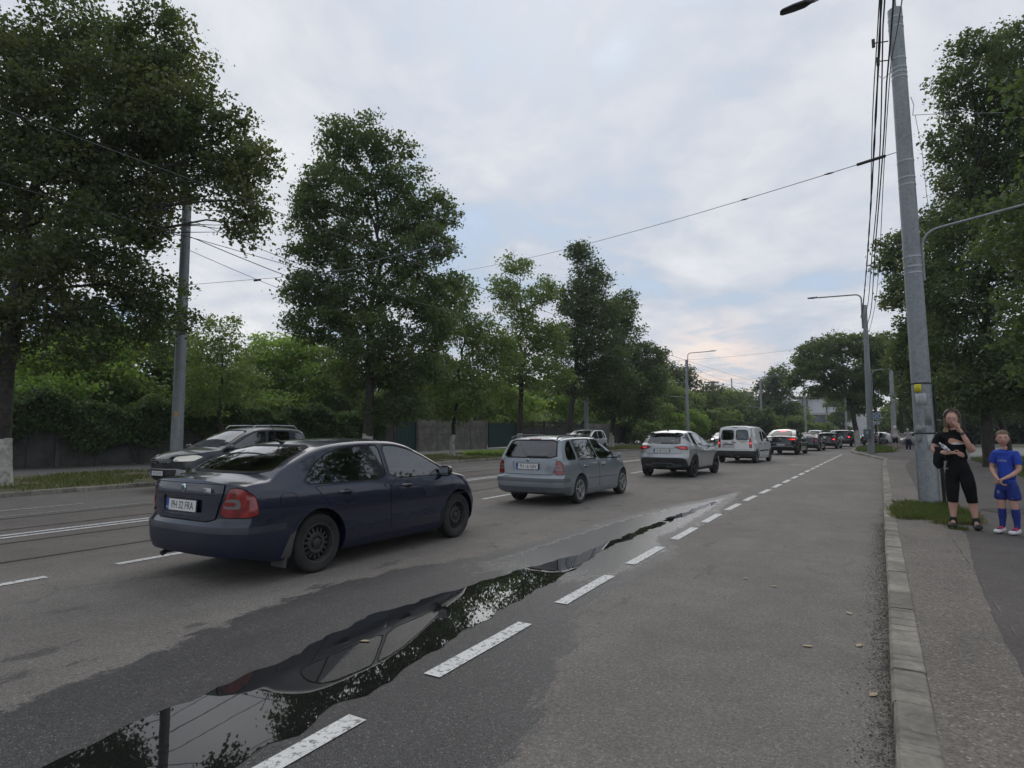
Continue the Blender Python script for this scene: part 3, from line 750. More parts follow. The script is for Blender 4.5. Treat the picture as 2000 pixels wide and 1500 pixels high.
# ================= the dark blue liftback in front =================
def place(root,x,y,deg=0): root.location=(x,y,0); root.rotation_euler=(0,0,PI/2+R(deg))
def quad_round(p,it=2,keep=.2): return chaikin(p,it,keep)
def seats_all(c,xf,xr,zf,xd,zd,w=1.3): seats(c,xf,xr,zf); dash(c,xd,zd,w)
def build_liftback():
    root=empty('parked_car' if 0 else 'liftback_car',label='dark navy blue liftback with steel wheels, the nearest car, at the tail of the queue',cat='car',group='cars queueing in the right hand lane')
    rwin=[(-.17,1.01),(-.10,1.10),(.03,1.20),(.22,1.29),(.46,1.343),(.75,1.362),(1.08,1.366),(1.10,.955),(.0,.968),(-.13,.975)]
    fwin=[(1.16,1.366),(1.42,1.352),(1.66,1.30),(1.92,1.20),(2.16,1.08),(2.36,.965),(2.36,.935),(1.18,.95)]
    sp=dict(xr=-1.08,xf=3.49,wb=2.578,rw=.318,ra=.375,paint=M['navy'],res=1.25,tumble=.40,rr=.05,rc=.17,fc=.38,ne=5,
      top=[(-1.08,1.055),(-.95,1.075),(-.80,1.088),(-.70,1.10),(-.45,1.205),(-.2,1.305),(0,1.372),(.2,1.415),(.5,1.447),(.9,1.462),(1.3,1.452),(1.6,1.405),(1.85,1.315),(2.2,1.165),(2.5,1.03),(2.6,.995),(2.9,.94),(3.2,.865),(3.40,.77),(3.49,.70)],
      belt=[(-1.08,.985),(-.6,.99),(0,.975),(1,.945),(2,.915),(2.5,.90),(3.0,.83),(3.49,.60)],
      width=[(-1.08,.845),(-.8,.868),(-.3,.882),(.5,.884),(2.2,.880),(2.8,.872),(3.2,.85),(3.49,.79)],
      bottom=[(-1.08,.31),(-.7,.235),(-.3,.20),(2.9,.19),(3.49,.22)],
      rear=[(.2,-.98),(.3,-1.03),(.42,-1.07),(.56,-1.08),(.605,-1.07),(.635,-1.045),(.8,-1.035),(.95,-1.03),(1.03,-1.015),(1.08,-.985),(1.5,-.97)],
      front=[(.18,3.36),(.35,3.47),(.5,3.49),(.6,3.47),(.72,3.40),(.85,3.30),(1.5,3.25)],
      crown=[(-1.08,.055),(-.7,.055),(-.3,.05),(.3,.036),(1.6,.036),(2.5,.06),(3.49,.06)],
      cab=(-.74,2.52,.42),sidewin=[quad_round(rwin,1,.12),quad_round(fwin,1,.12)],
      rearwin=quad_round([(.685,1.112),(.555,1.378),(-.555,1.378),(-.685,1.112)],2,.12),
      windscreen=quad_round([(.66,1.04),(.53,1.375),(-.53,1.375),(-.66,1.04)],2,.12))
    c=Build(sp,root); P=M['navy']
    for w,nm in ((rwin,'rear_side_window'),(fwin,'front_side_window')):
        q=quad_round(w,1,.12)
        for g in (-1,1):
            e=c.patch(nm,q,'S',M['glass'],off=.0005,th=0,sg=g,res=.08)
            c.patch('window_frame',offset_poly(q,.026),'S',M['gloss_black'] if 0 else M['navy'],off=.004,th=.012,sg=g,hole=offset_poly(q,.012),parent=e)
            c.patch('window_seal',offset_poly(q,.013),'S',M['seam'],off=.003,th=.012,sg=g,hole=offset_poly(q,-.004),parent=e)
            if w is rwin:
                c.ribbons('window_divider',[[(.20,.96),(.13,1.25)]],'S',.022,M['seam'],sg=g,off=.003,parent=e)
    q=quad_round([(.685,1.112),(.555,1.378),(-.555,1.378),(-.685,1.112)],2,.12); q=offset_poly(q,.004)
    g=c.patch('rear_window',q,'R',M['glass'],off=.0008,th=0,res=.08)
    c.patch('window_seal',offset_poly(q,.010),'R',M['seam'],off=.003,th=.01,hole=offset_poly(q,-.01),parent=g)
    q=quad_round([(.66,1.04),(.53,1.375),(-.53,1.375),(-.66,1.04)],2,.12)
    g=c.patch('windscreen',offset_poly(q,.004),'F',M['glass'],off=.0008,th=0,res=.08)
    c.patch('window_seal',offset_poly(q,.02),'F',M['seam'],off=.003,th=.01,hole=offset_poly(q,-.02),parent=g)
    # roof edge drip line and tailgate hinge line
    c.ribbons('roof_seam',[[(.02,y) for y in np.linspace(-.56,.56,9)]],'T',.012,M['seam'])
    # doors
    arch=[(.0+.395*math.cos(R(a)),.328+.395*math.sin(R(a))) for a in (58,44,30,16,2)]
    rdoor=[(-.06,.93),(.02,.86),(.12,.75)]+arch+[(.44,.30),(1.12,.29),(1.12,.925),(0.0,.938)]
    fdoor=[(1.14,.925),(1.14,.285),(2.13,.285),(2.17,.42),(2.30,.60),(2.36,.76),(2.36,.895)]
    for g in (-1,1):
        for d,nm in ((rdoor,'rear_door'),(fdoor,'front_door')):
            o=c.patch(nm,quad_round(d,1,.10),'S',P,off=.0045,th=.009,res=.045,sg=g)
            c.patch('door_seam',offset_poly(quad_round(d,1,.10),.0045),'S',M['seam'],off=.0012,th=.004,res=.05,sg=g,parent=o,hole=offset_poly(quad_round(d,1,.10),-.01))
            hx=.34 if nm[0]=='r' else 1.42
            l,n=c.hit(hx,.845,'S',g)
            c.patch('handle_recess',[(hx+.05+.07*math.cos(a),.842+.036*math.sin(a)) for a in [i*2*PI/14 for i in range(14)]],'S',M['seam'],off=.006,th=.004,sg=g,res=.03,parent=o)
            MB().tube([(hx-.075,l.y+g*.006,.85),(hx-.05,l.y+g*.03,.853),(hx+.10,l.y+g*.032,.852),(hx+.13,l.y+g*.008,.85)],[.012,.014,.014,.010],8).build('door_handle',P,o)
    c.ribbons('bonnet_seam',[[(2.46,.88),(2.42,.62),(2.36,.60)]],'S',.006,M['seam'],sg=-1); c.ribbons('bumper_seam',[[(3.12,.62),(3.02,.52),(2.98,.38)]],'S',.006,M['seam'],sg=-1)
    for g in (-1,):
        c.ribbons('fuel_flap_seam',[quad_round([(-.52,.90),(-.32,.90),(-.32,.76),(-.52,.76)],2,.2)+[( -.52+.04,.90)]],'S',.005,M['seam'],sg=g)
        c.ribbons('side_crease',[[(x,.605+.012*(x+1)) for x in np.linspace(.45,3.0,12)]],'S',.012,P,sg=g,off=.0065)
    for x in (0,2.578): arch_lip(c,x,.318,.375,P,wd=.028,off=.008)
    # rear bumper: lower body behind the wheel
    dull=M['navy_dull']
    bump=[((0,0,.597),(0,0,-1)),((-.40,0,0),(-1,0,-.0))]
    c.region('rear_bumper',bump,dull,off=.007,th=.012,lab='dull scuffed dark rear bumper')
    c.region('bumper_strip',[((0,0,.598),(0,0,-1)),((0,0,.535),(0,0,1)),((-.46,0,0),(-1,0,0))],M['grey_plastic'] if 0 else mat('worn_strip',fn=vary((.022,.026,.036),(.04,.043,.050),3,4),rough=.5),off=.012,th=.01)
    c.region('front_bumper',[((0,0,.56),(0,0,-1)),((3.02,0,0),(1,0,0))],dull,off=.006,th=.012)
    c.region('sill',[((0,0,.275),(0,0,-1)),((.36,0,0),(1,0,0)),((2.2,0,0),(-1,0,0))],dull,off=.008,th=.012)
    for g in (-1,1):
        b=MB(); b.add([(-.395,g*.62,.42),(-.395,g*.86,.42),(-.43,g*.86,.13),(-.43,g*.64,.13),(-.41,g*.62,.42),(-.41,g*.86,.42),(-.445,g*.86,.13),(-.445,g*.64,.13)],[(0,1,2,3),(7,6,5,4),(0,3,7,4),(1,5,6,2),(3,2,6,7)])
        b.build('mud_flap',mat('mud_flap_rubber',(.07,.066,.06),.8),root,smooth=False)
        c.patch('mud_flap_edge',[(-.33,.50),(-.36,.40),(-.375,.24),(-.45,.16),(-.50,.20),(-.46,.34),(-.40,.47)],'S',bpy.data.materials['mud_flap_rubber'],off=.012,th=.01,sg=g)
    # boot lid with number plate recess
    lid=quad_round([(.60,1.012),(.60,.95),(.51,.645),(-.51,.645),(-.60,.95),(-.60,1.012)],1,.1)
    rec=quad_round([(.36,.885),(.36,.84),(.33,.70),(-.33,.70),(-.36,.84),(-.36,.885)],1,.12)
    o=c.patch('boot_lid',lid,'R',P,off=.014,th=.016,hole=rec,res=.05)
    c.patch('lid_seam',offset_poly(lid,.007),'R',M['seam'],off=.003,th=.005,hole=offset_poly(lid,-.02),parent=o)
    c.ribbons('lid_crease',[[(y,.905) for y in np.linspace(.5,-.5,9)]],'R',.006,M['seam'],off=.0155,parent=o)
    plate(c,-1.062,.0,.79,'PH 32 FRA',tilt=R(-3))
    l,n=c.hit(0,.965,'R')
    bd=empty('badge',(l.x-.016,0,.965),0,root)
    MB().lathe([(.0001,-.010),(.034,-.009),(.041,-.004),(.042,.004)],24,'X').build('badge_ring',M['chrome'],bd)
    MB().lathe([(.0001,-.0125),(.029,-.0115),(.031,-.008)],24,'X').build('badge_field',M['badge_green'],bd)
    MB().box((-.0135,0,.002),(.002,.010,.040)).box((-.0135,-.010,.008),(.002,.022,.008)).build('badge_arrow',M['chrome'],bd,smooth=False)
    Bm=Matrix(((0,0,-1,0),(-1,0,0,0),(0,1,0,0),(0,0,0,1)))
    for body,y in (('OCTAVIA',-.40),):
        l,n=c.hit(y,.955,'R'); text_mesh('model_lettering',body,.066,M['print_white'] if 0 else M['chrome_bright'],root,Matrix.Translation((l.x-.019,y+.02,.952))@Matrix.Rotation(R(-6),4,'Z')@Bm,.0025,.68,off=.001)
    # tail lamps, wrapping round the corner
    tl=quad_round([(.160,.695),(.105,.86),(.075,.955),(.02,.985),(-.09,.965),(-.17,.90),(-.205,.80),(-.215,.695)],2,.2)
    for g in (-1,1):
        s_=1 if g<0 else -1; po=[(s_*a,z) for a,z in tl]
        L=c.patch('tail_lamp',po,'D',M['lamp_red'],off=.010,th=.014,sg=g,res=.035)
        c.patch('lamp_seam',offset_poly(po,.008),'D',M['seam'],off=.003,th=.004,sg=g,parent=L,hole=offset_poly(po,-.01))
        c.patch('clear_lens',[(s_*a,z) for a,z in quad_round([(.125,.775),(.095,.875),(-.045,.875),(-.06,.775)],2,.2)],'D',M['lamp_grey'],off=.0125,th=.002,sg=g,parent=L,res=.03)
        c.patch('red_bar',[(s_*a,z) for a,z in quad_round([(.125,.805),(.110,.845),(-.005,.845),(-.015,.805)],2,.2)],'D',M['lamp_red'],off=.0145,th=.002,sg=g,parent=L,res=.03)
        c.patch('headlamp',[(-s_*.0+g*a,z) for a,z in quad_round([(.42,.60),(.40,.70),(.70,.78),(.76,.74),(.74,.62)],1,.15)],'F',M['lamp_clear'],off=.006,sg=g)
    c.patch('grille',quad_round([(.34,.56),(.36,.70),(-.36,.70),(-.34,.56)],1,.15),'F',M['gloss_black'],off=.006)
    for x in (0,2.578):
        for g in (-1,1): make_wheel(root,x,g*.868,.318,'steel',.20,rim=.212,seg=48)
    for g in (-1,1): mirror_part(c,2.20,.80,.985,M['navy'] if g>0 else M['gloss_black'],(.10,.19,.15),g)
    # antenna
    MB().tube([(.18,0,1.405),(.10,0,1.43),(.075,0,1.455)],[.022,.016,.008],8).tube([(.085,0,1.45),(-.02,0,1.66)],[.0045,.003],6).build('antenna',M['black_plastic'],root)
    # exhaust and underside
    MB().tube([(-.6,.40,.27),(-.95,.42,.27),(-1.01,.42,.245)],.026,10).build('exhaust_pipe',M['dark_metal'],root)
    seats_all(c,1.15,.25,.28,2.12,1.0,1.4)
    # a rear seat passenger's child seat shows as a dark shape; driver at the wheel
    place(root,-6.12,4.80,-.8); return root
# ---- shared finishing for the other vehicles ----
def windows(c,lst,m,frame=None,wd=.014,seal=None):
    for nm,poly,mm in lst:
        q=poly
        for g in (-1,1):
            e=c.patch(nm,q,'S',mm or m,off=.0005,th=0,sg=g,res=.09)
            c.patch('window_seal',offset_poly(q,wd),'S',seal or M['seam'],off=.003,th=.012,sg=g,hole=offset_poly(q,-.004),parent=e,res=.07)
def endglass(c,nm,q,view,m,wd=.014,sm=None):
    g=c.patch(nm,offset_poly(q,.004),view,m,off=.0008,th=0,res=.08)
    c.patch('window_seal',offset_poly(q,wd),view,sm or M['seam'],off=.003,th=.01,hole=offset_poly(q,-.008),parent=g,res=.07)
    return g
def doors(c,lst,m,hm,hz,sides=(-1,1),hl=.1):
    for nm,d,hx in lst:
        q=quad_round(d,1,.10)
        for g in sides:
            o=c.patch(nm,q,'S',m,off=.0045,th=.009,res=.06,sg=g)
            c.patch('door_seam',offset_poly(q,.006),'S',M['seam'],off=.0012,th=.004,res=.07,sg=g,parent=o,hole=offset_poly(q,-.01))
            if hx is None: continue
            l,n=c.hit(hx,hz,'S',g)
            MB().tube([(hx-hl*.7,l.y+g*.005,hz),(hx-hl*.5,l.y+g*.03,hz+.003),(hx+hl,l.y+g*.032,hz+.003),(hx+hl*1.3,l.y+g*.008,hz)],[.012,.014,.014,.010],8).build('door_handle',hm,o)
            c.patch('handle_recess',[(hx+.04+.06*math.cos(a),hz-.006+.034*math.sin(a)) for a in [i*2*PI/12 for i in range(12)]],'S',M['seam'],off=.0055,th=.003,sg=g,res=.03,parent=o)
def diag(c,nm,poly,m,off=.010,parent=None,th=.014,res=.04,side=(-1,1)):
    out={}
    for g in side:
        s_=1 if g<0 else -1
        out[g]=c.patch(nm,[(s_*a,z) for a,z in poly],'D',m,off=off,th=th,sg=g,res=res,parent=parent[g] if isinstance(parent,dict) else parent)
    return out
def rear_wiper(c,x0y,z,length,view='R'):
    v,f=c.ribbon([(x0y,z),(x0y-length,z+.005)],'R',.02,M['black_plastic'],'w',off=.012)
    mb=MB().add(v,f); l,n=c.hit(x0y,z,'R'); mb.box((l.x-.01,x0y,z-.01),(.03,.05,.05))
    return mb.build('rear_wiper',M['black_plastic'],c.root)
def build_estate():
    root=empty('estate_car',label='silver blue estate car with roof rails behind the navy liftback',cat='car',group='cars queueing in the right hand lane')
    w1=quad_round([(-.56,1.02),(-.50,1.18),(-.36,1.31),(-.22,1.345),(-.16,.955),(-.53,.955)],1,.12)
    w2=quad_round([(-.10,1.355),(.30,1.365),(.78,1.368),(.93,.945),(-.04,.95)],1,.06)
    w3=quad_round([(.87,1.366),(1.15,1.35),(1.42,1.28),(1.72,1.15),(2.02,.98),(2.03,.925),(1.01,.94)],1,.10)
    rw_=quad_round([(.63,1.0),(.54,1.352),(-.54,1.352),(-.63,1.0)],1,.10)
    ws=quad_round([(.62,1.02),(.49,1.37),(-.49,1.37),(-.62,1.02)],2,.12)
    P=M['bluegrey']
    sp=dict(xr=-.96,xf=3.26,wb=2.462,rw=.30,ra=.35,paint=P,res=1.1,tumble=.36,rr=.06,rc=.13,fc=.34,ne=5,Lw=1.0,
      top=[(-.96,1.41),(-.7,1.432),(-.4,1.445),(.3,1.455),(.8,1.452),(1.15,1.42),(1.4,1.345),(1.8,1.175),(2.15,1.01),(2.28,.965),(2.6,.91),(2.95,.83),(3.15,.74),(3.26,.66)],
      belt=[(-.96,.96),(0,.955),(1,.94),(2,.91),(2.6,.84),(3.26,.58)],
      width=[(-.96,.795),(-.6,.815),(0,.823),(2,.823),(2.7,.815),(3.0,.79),(3.26,.72)],
      bottom=[(-.96,.30),(-.6,.22),(-.2,.19),(2.8,.18),(3.26,.21)],
      rear=[(.2,-.86),(.33,-.92),(.45,-.955),(.56,-.955),(.60,-.93),(.64,-.885),(.85,-.87),(.96,-.855),(1.0,-.835),(1.15,-.745),(1.30,-.64),(1.38,-.55),(1.45,-.42)],
      front=[(.18,3.12),(.35,3.24),(.5,3.26),(.62,3.22),(.75,3.14),(.9,3.1),(1.5,3.05)],
      crown=[(-.96,.04),(1.3,.038),(2.2,.05),(3.26,.06)],
      cab=(-.86,2.16,.40),sidewin=[w1,w2,w3],rearwin=rw_,windscreen=ws)
    c=Build(sp,root)
    windows(c,[('quarter_window',w1,None),('rear_side_window',w2,None),('front_side_window',w3,M['glass'])],M['glass_dark'])
    endglass(c,'rear_window',rw_,'R',M['glass_dark']); endglass(c,'windscreen',ws,'F',M['glass'])
    arch=[(.0+.375*math.cos(R(a)),.31+.375*math.sin(R(a))) for a in (60,44,30,16,2)]
    doors(c,[('rear_door',[(-.12,.925),(-.06,.84),(.06,.72)]+arch+[(.42,.28),(.97,.275),(.95,.925)],.20),('front_door',[(.985,.922),(1.005,.27),(1.95,.27),(2.0,.42),(2.06,.62),(2.08,.90)],1.20)],P,P,.80)
    for g in (-1,1):
        MB().tube([(.44,g*.826,.53),(1.2,g*.829,.525),(2.05,g*.826,.515)],[.014]*3,8).build('side_strip',M['grey_plastic'],root)
        # roof rails
        MB().tube([(-.62,g*.56,1.38),(-.54,g*.555,1.425),(-.3,g*.555,1.452),(.5,g*.55,1.465),(1.05,g*.545,1.438),(1.2,g*.545,1.375)],[.015]*6,8).box((.30,g*.55,1.43),(.06,.02,.05)).build('roof_rail',M['dark_metal'],root)
    for x in (0,2.462): arch_lip(c,x,.30,.35,P,wd=.024,off=.006)
    c.region('rear_bumper',[((0,0,.63),(0,0,-1)),((-.42,0,0),(-1,0,0))],P,off=.008,th=.014)
    c.region('bumper_strip',[((0,0,.575),(0,0,-1)),((0,0,.50),(0,0,1)),((-.52,0,0),(-1,0,0))],M['grey_plastic'],off=.013,th=.01)
    c.region('bumper_skirt',[((0,0,.40),(0,0,-1)),((-.45,0,0),(-1,0,0))],M['grey_plastic'],off=.010,th=.008)
    c.region('front_bumper',[((0,0,.55),(0,0,-1)),((2.82,0,0),(1,0,0))],P,off=.006,th=.012)
    c.region('sill',[((0,0,.255),(0,0,-1)),((.36,0,0),(1,0,0)),((2.1,0,0),(-1,0,0))],P,off=.012,th=.012)
    lid=quad_round([(.635,.975),(.575,.655),(-.575,.655),(-.635,.975)],1,.06); rec=quad_round([(.37,.905),(.37,.86),(.33,.735),(-.33,.735),(-.37,.86),(-.37,.905)],1,.14)
    o=c.patch('tailgate',lid,'R',P,off=.014,th=.018,hole=rec,res=.05)
    c.patch('tailgate_seam',offset_poly(lid,.007),'R',M['seam'],off=.003,th=.005,hole=offset_poly(lid,-.02),parent=o)
    plate(c,-.905,.0,.815,'PH 16 NJN')
    l,n=c.hit(0,.945,'R'); bd=empty('badge',(l.x-.016,0,.945),0,root)
    MB().lathe([(.0001,-.010),(.030,-.009),(.036,-.004),(.037,.004)],20,'X').build('badge_ring',M['chrome'],bd)
    MB().lathe([(.0001,-.012),(.02,-.0112),(.022,-.008)],20,'X').build('badge_field',M['badge_green'],bd)
    l,n=c.hit(-.45,.84,'R'); MB().box((l.x-.018,-.46,.80),(.004,.11,.014)).box((l.x-.018,-.45,.83),(.004,.05,.014)).build('model_lettering',M['chrome'],root,smooth=False)
    tl=quad_round([(.075,.655),(.085,.93),(.04,.94),(-.05,.915),(-.105,.85),(-.125,.72),(-.115,.655)],1,.12)
    L=diag(c,'tail_lamp',tl,M['lamp_red'],.011)
    diag(c,'lamp_seam',offset_poly(tl,.007),M['seam'],.004,parent=L,th=.004)
    diag(c,'clear_lens',quad_round([(.065,.74),(.072,.85),(-.06,.845),(-.09,.735)],1,.15),M['lamp_grey'],.0135,parent=L,th=.002)
    diag(c,'red_bar',quad_round([(.07,.785),(.075,.812),(-.045,.812),(-.06,.785)],1,.15),M['lamp_red'],.0155,parent=L,th=.002)
    c.patch('high_brake_light',quad_round([(.14,1.375),(.14,1.395),(-.14,1.395),(-.14,1.375)],1,.1),'R',M['lamp_red'],off=.01,th=.01,res=.03)
    rear_wiper(c,.02,1.018,.46)
    for x in (0,2.462):
        for g in (-1,1): make_wheel(root,x,g*.812,.30,'five',.19,rim=.205,rimm=M['alloy'],seg=40)
    for g in (-1,1):
        mirror_part(c,1.93,.76,.965,P,(.10,.18,.14),g)
        c.patch('headlamp',[(g*a,z) for a,z in quad_round([(.38,.57),(.36,.68),(.62,.75),(.69,.70),(.68,.58)],1,.15)],'F',M['lamp_clear'],off=.006)
    c.patch('grille',quad_round([(.30,.54),(.33,.68),(-.33,.68),(-.30,.54)],1,.15),'F',M['gloss_black'],off=.006)
    MB().tube([(.0,0,1.44),(-.06,0,1.475),(-.07,0,1.50)],[.02,.012,.005],8).build('antenna',M['black_plastic'],root)
    seats_all(c,1.05,.12,.28,1.85,.97,1.3)
    MB().tube([(2.05-.0,-.8306,.76),(2.07,-.8306,.76)],[.001,.001],4)
    place(root,-6.13,12.08,-1.2); return root
def build_crossover():
    root=empty('crossover_car',label='light grey crossover hatchback with black rear spoiler behind the white van',cat='car',group='cars queueing in the right hand lane')
    P=M['silver']
    w2=quad_round([(-.38,1.30),(-.20,1.40),(.25,1.47),(.62,1.475),(.80,1.08),(.2,1.13),(-.25,1.22)],1,.10)
    w3=quad_round([(.68,1.475),(1.0,1.455),(1.35,1.36),(1.72,1.20),(2.02,1.04),(1.95,1.0),(.86,1.07)],1,.08)
    rw_=quad_round([(.55,1.13),(.49,1.40),(-.49,1.40),(-.55,1.13)],1,.12)
    ws=quad_round([(.64,1.08),(.50,1.46),(-.50,1.46),(-.64,1.08)],2,.12)
    sp=dict(xr=-.744,xf=3.466,wb=2.636,rw=.335,ra=.40,paint=P,res=1.0,tumble=.52,rr=.06,rc=.17,fc=.36,ne=4,Lw=1.0,
      top=[(-.744,1.50),(-.5,1.535),(-.2,1.565),(.3,1.59),(.8,1.588),(1.15,1.55),(1.5,1.43),(1.9,1.24),(2.2,1.10),(2.35,1.06),(2.8,1.02),(3.1,.95),(3.35,.84),(3.466,.75)],
      belt=[(-.744,1.09),(-.3,1.10),(0,1.09),(.6,1.03),(1.5,1.0),(2.2,1.0),(2.7,.95),(3.466,.66)],
      width=[(-.744,.85),(-.4,.89),(0,.905),(.5,.885),(1.3,.87),(2.1,.885),(2.6,.905),(3.0,.88),(3.466,.78)],
      bottom=[(-.744,.36),(-.5,.27),(-.1,.23),(2.8,.22),(3.466,.26)],
      rear=[(.2,-.60),(.36,-.66),(.50,-.70),(.62,-.744),(.70,-.74),(.78,-.70),(.95,-.685),(1.08,-.66),(1.14,-.585),(1.25,-.50),(1.36,-.40),(1.42,-.36),(1.5,-.42),(1.6,-.42)],
      front=[(.2,3.34),(.4,3.45),(.6,3.466),(.8,3.38),(1.0,3.3),(1.6,3.2)],
      side=[(0,.90),(.06,.94),(.2,.97),(.42,.985),(.60,1.0),(.75,1.0),(.86,.985),(.95,.955),(1,.925)],
      crown=[(-.744,.05),(1.3,.045),(2.2,.06),(3.466,.07)],
      cab=(-.55,2.2,.5),sidewin=[w2,w3],rearwin=rw_,windscreen=ws)
    c=Build(sp,root)
    windows(c,[('rear_side_window',w2,None),('front_side_window',w3,M['glass'])],M['glass_dark'],wd=.022,seal=M['gloss_black'])
    endglass(c,'rear_window',rw_,'R',M['glass'],wd=.03,sm=M['gloss_black']); endglass(c,'windscreen',ws,'F',M['glass'])
    sp_=quad_round([(.60,1.395),(.56,1.475),(-.56,1.475),(-.60,1.395),(-.40,1.345),(-.15,1.39),(.15,1.39),(.40,1.345)],1,.15)
    V=[]; 
    o=c.patch('roof_spoiler',sp_,'R',M['gloss_black'],off=.03,th=.035,res=.05)
    arch=[(.0+.43*math.cos(R(a)),.345+.43*math.sin(R(a))) for a in (64,48,32,18,4)]
    doors(c,[('rear_door',[(-.02,1.06),(.08,.95),(.14,.82)]+arch+[(.46,.36),(.80,.35),(.80,1.02),(.3,1.06)],None),('front_door',[(.83,1.01),(.83,.345),(1.98,.345),(2.05,.50),(2.12,.72),(2.14,.95)],1.05)],P,P,.90)
    for x in (0,2.636): arch_lip(c,x,.335,.40,M['black_plastic'],wd=.055,off=.012,th=.02)
    c.region('sill',[((0,0,.315),(0,0,-1)),((.40,0,0),(1,0,0)),((2.25,0,0),(-1,0,0))],M['black_plastic'],off=.012,th=.012)
    c.region('rear_bumper',[((0,0,.775),(0,0,-1)),((-.36,0,0),(-1,0,0))],P,off=.008,th=.014)
    c.region('lower_bumper',[((0,0,.42),(0,0,-1)),((-.40,0,0),(-1,0,0))],M['black_plastic'],off=.014,th=.012)
    c.patch('bumper_insert',quad_round([(.72,.665),(.79,.56),(.80,.38),(-.80,.38),(-.79,.56),(-.72,.665)],1,.12),'R',M['black_plastic'],off=.020,th=.02,res=.05)
    c.patch('bumper_trim',quad_round([(.64,.72),(.76,.655),(.74,.64),(.60,.685),(-.60,.685),(-.74,.64),(-.76,.655),(-.64,.72)],1,.1),'R',M['silver_light'],off=.024,th=.02,res=.05)
    c.patch('diffuser',quad_round([(.30,.50),(.42,.44),(.62,.44),(.62,.41),(.40,.41),(.28,.475),(-.28,.475),(-.40,.41),(-.62,.41),(-.62,.44),(-.42,.44),(-.30,.50)],1,.1),'R',M['grey_plastic'],off=.024,th=.012,res=.04)
    lid=quad_round([(.55,1.10),(.64,1.02),(.60,.80),(-.60,.80),(-.64,1.02),(-.55,1.10)],1,.08); rec=quad_round([(.42,.99),(.40,.93),(.30,.825),(-.30,.825),(-.40,.93),(-.42,.99)],1,.14)
    o=c.patch('tailgate',lid,'R',P,off=.012,th=.016,hole=rec,res=.05)
    c.patch('tailgate_seam',offset_poly(lid,.007),'R',M['seam'],off=.003,th=.005,hole=offset_poly(lid,-.02),parent=o)
    c.patch('tailgate_ledge',quad_round([(.44,1.0),(.43,.985),(-.43,.985),(-.44,1.0)],1,.1),'R',P,off=.03,th=.03,parent=o)
    plate(c,-.735,.02,.895,'IF 48 TCH')
    tl=quad_round([(.33,1.03),(.20,1.045),(-.08,1.05),(-.135,1.0),(-.125,.92),(.15,.935)],1,.08)
    L=diag(c,'tail_lamp',tl,M['lamp_red'],.020,th=.024)
    diag(c,'lamp_glow',quad_round([(.19,1.0),(.0,1.015),(-.05,.965),(.1,.96)],1,.1),M['lamp_glow'],.0225,parent=L,th=.002)
    diag(c,'lamp_edge',[(.25,.985),(.12,.955),(-.12,.945),(-.12,.965),(.1,.98),(.2,1.0)],M['gloss_black'],.024,parent=L,th=.002)
    rear_wiper(c,.04,1.145,.34)
    for x in (0,2.636):
        for g in (-1,1): make_wheel(root,x,g*.885,.335,'five',.22,rim=.245,rimm=M['dark_alloy'],seg=36)
    for g in (-1,1):
        mirror_part(c,1.90,.80,1.06,M['gloss_black'],(.10,.20,.15),g)
        c.patch('headlamp',[(g*a,z) for a,z in quad_round([(.46,.62),(.42,.76),(.66,.78),(.70,.66)],1,.2)],'F',M['lamp_clear'],off=.006)
    MB().tube([(-.08,0,1.56),(-.13,0,1.60),(-.16,0,1.635)],[.03,.014,.006],8).build('antenna',M['black_plastic'],root)
    seats_all(c,1.15,.2,.38,2.0,1.06,1.3)
    c.region('roof_panel',[((0,0,1.50),(0,0,1))],M['silver_light'],off=.002,th=.004) if 0 else None
    place(root,-5.87,20.85,-3.5); return root
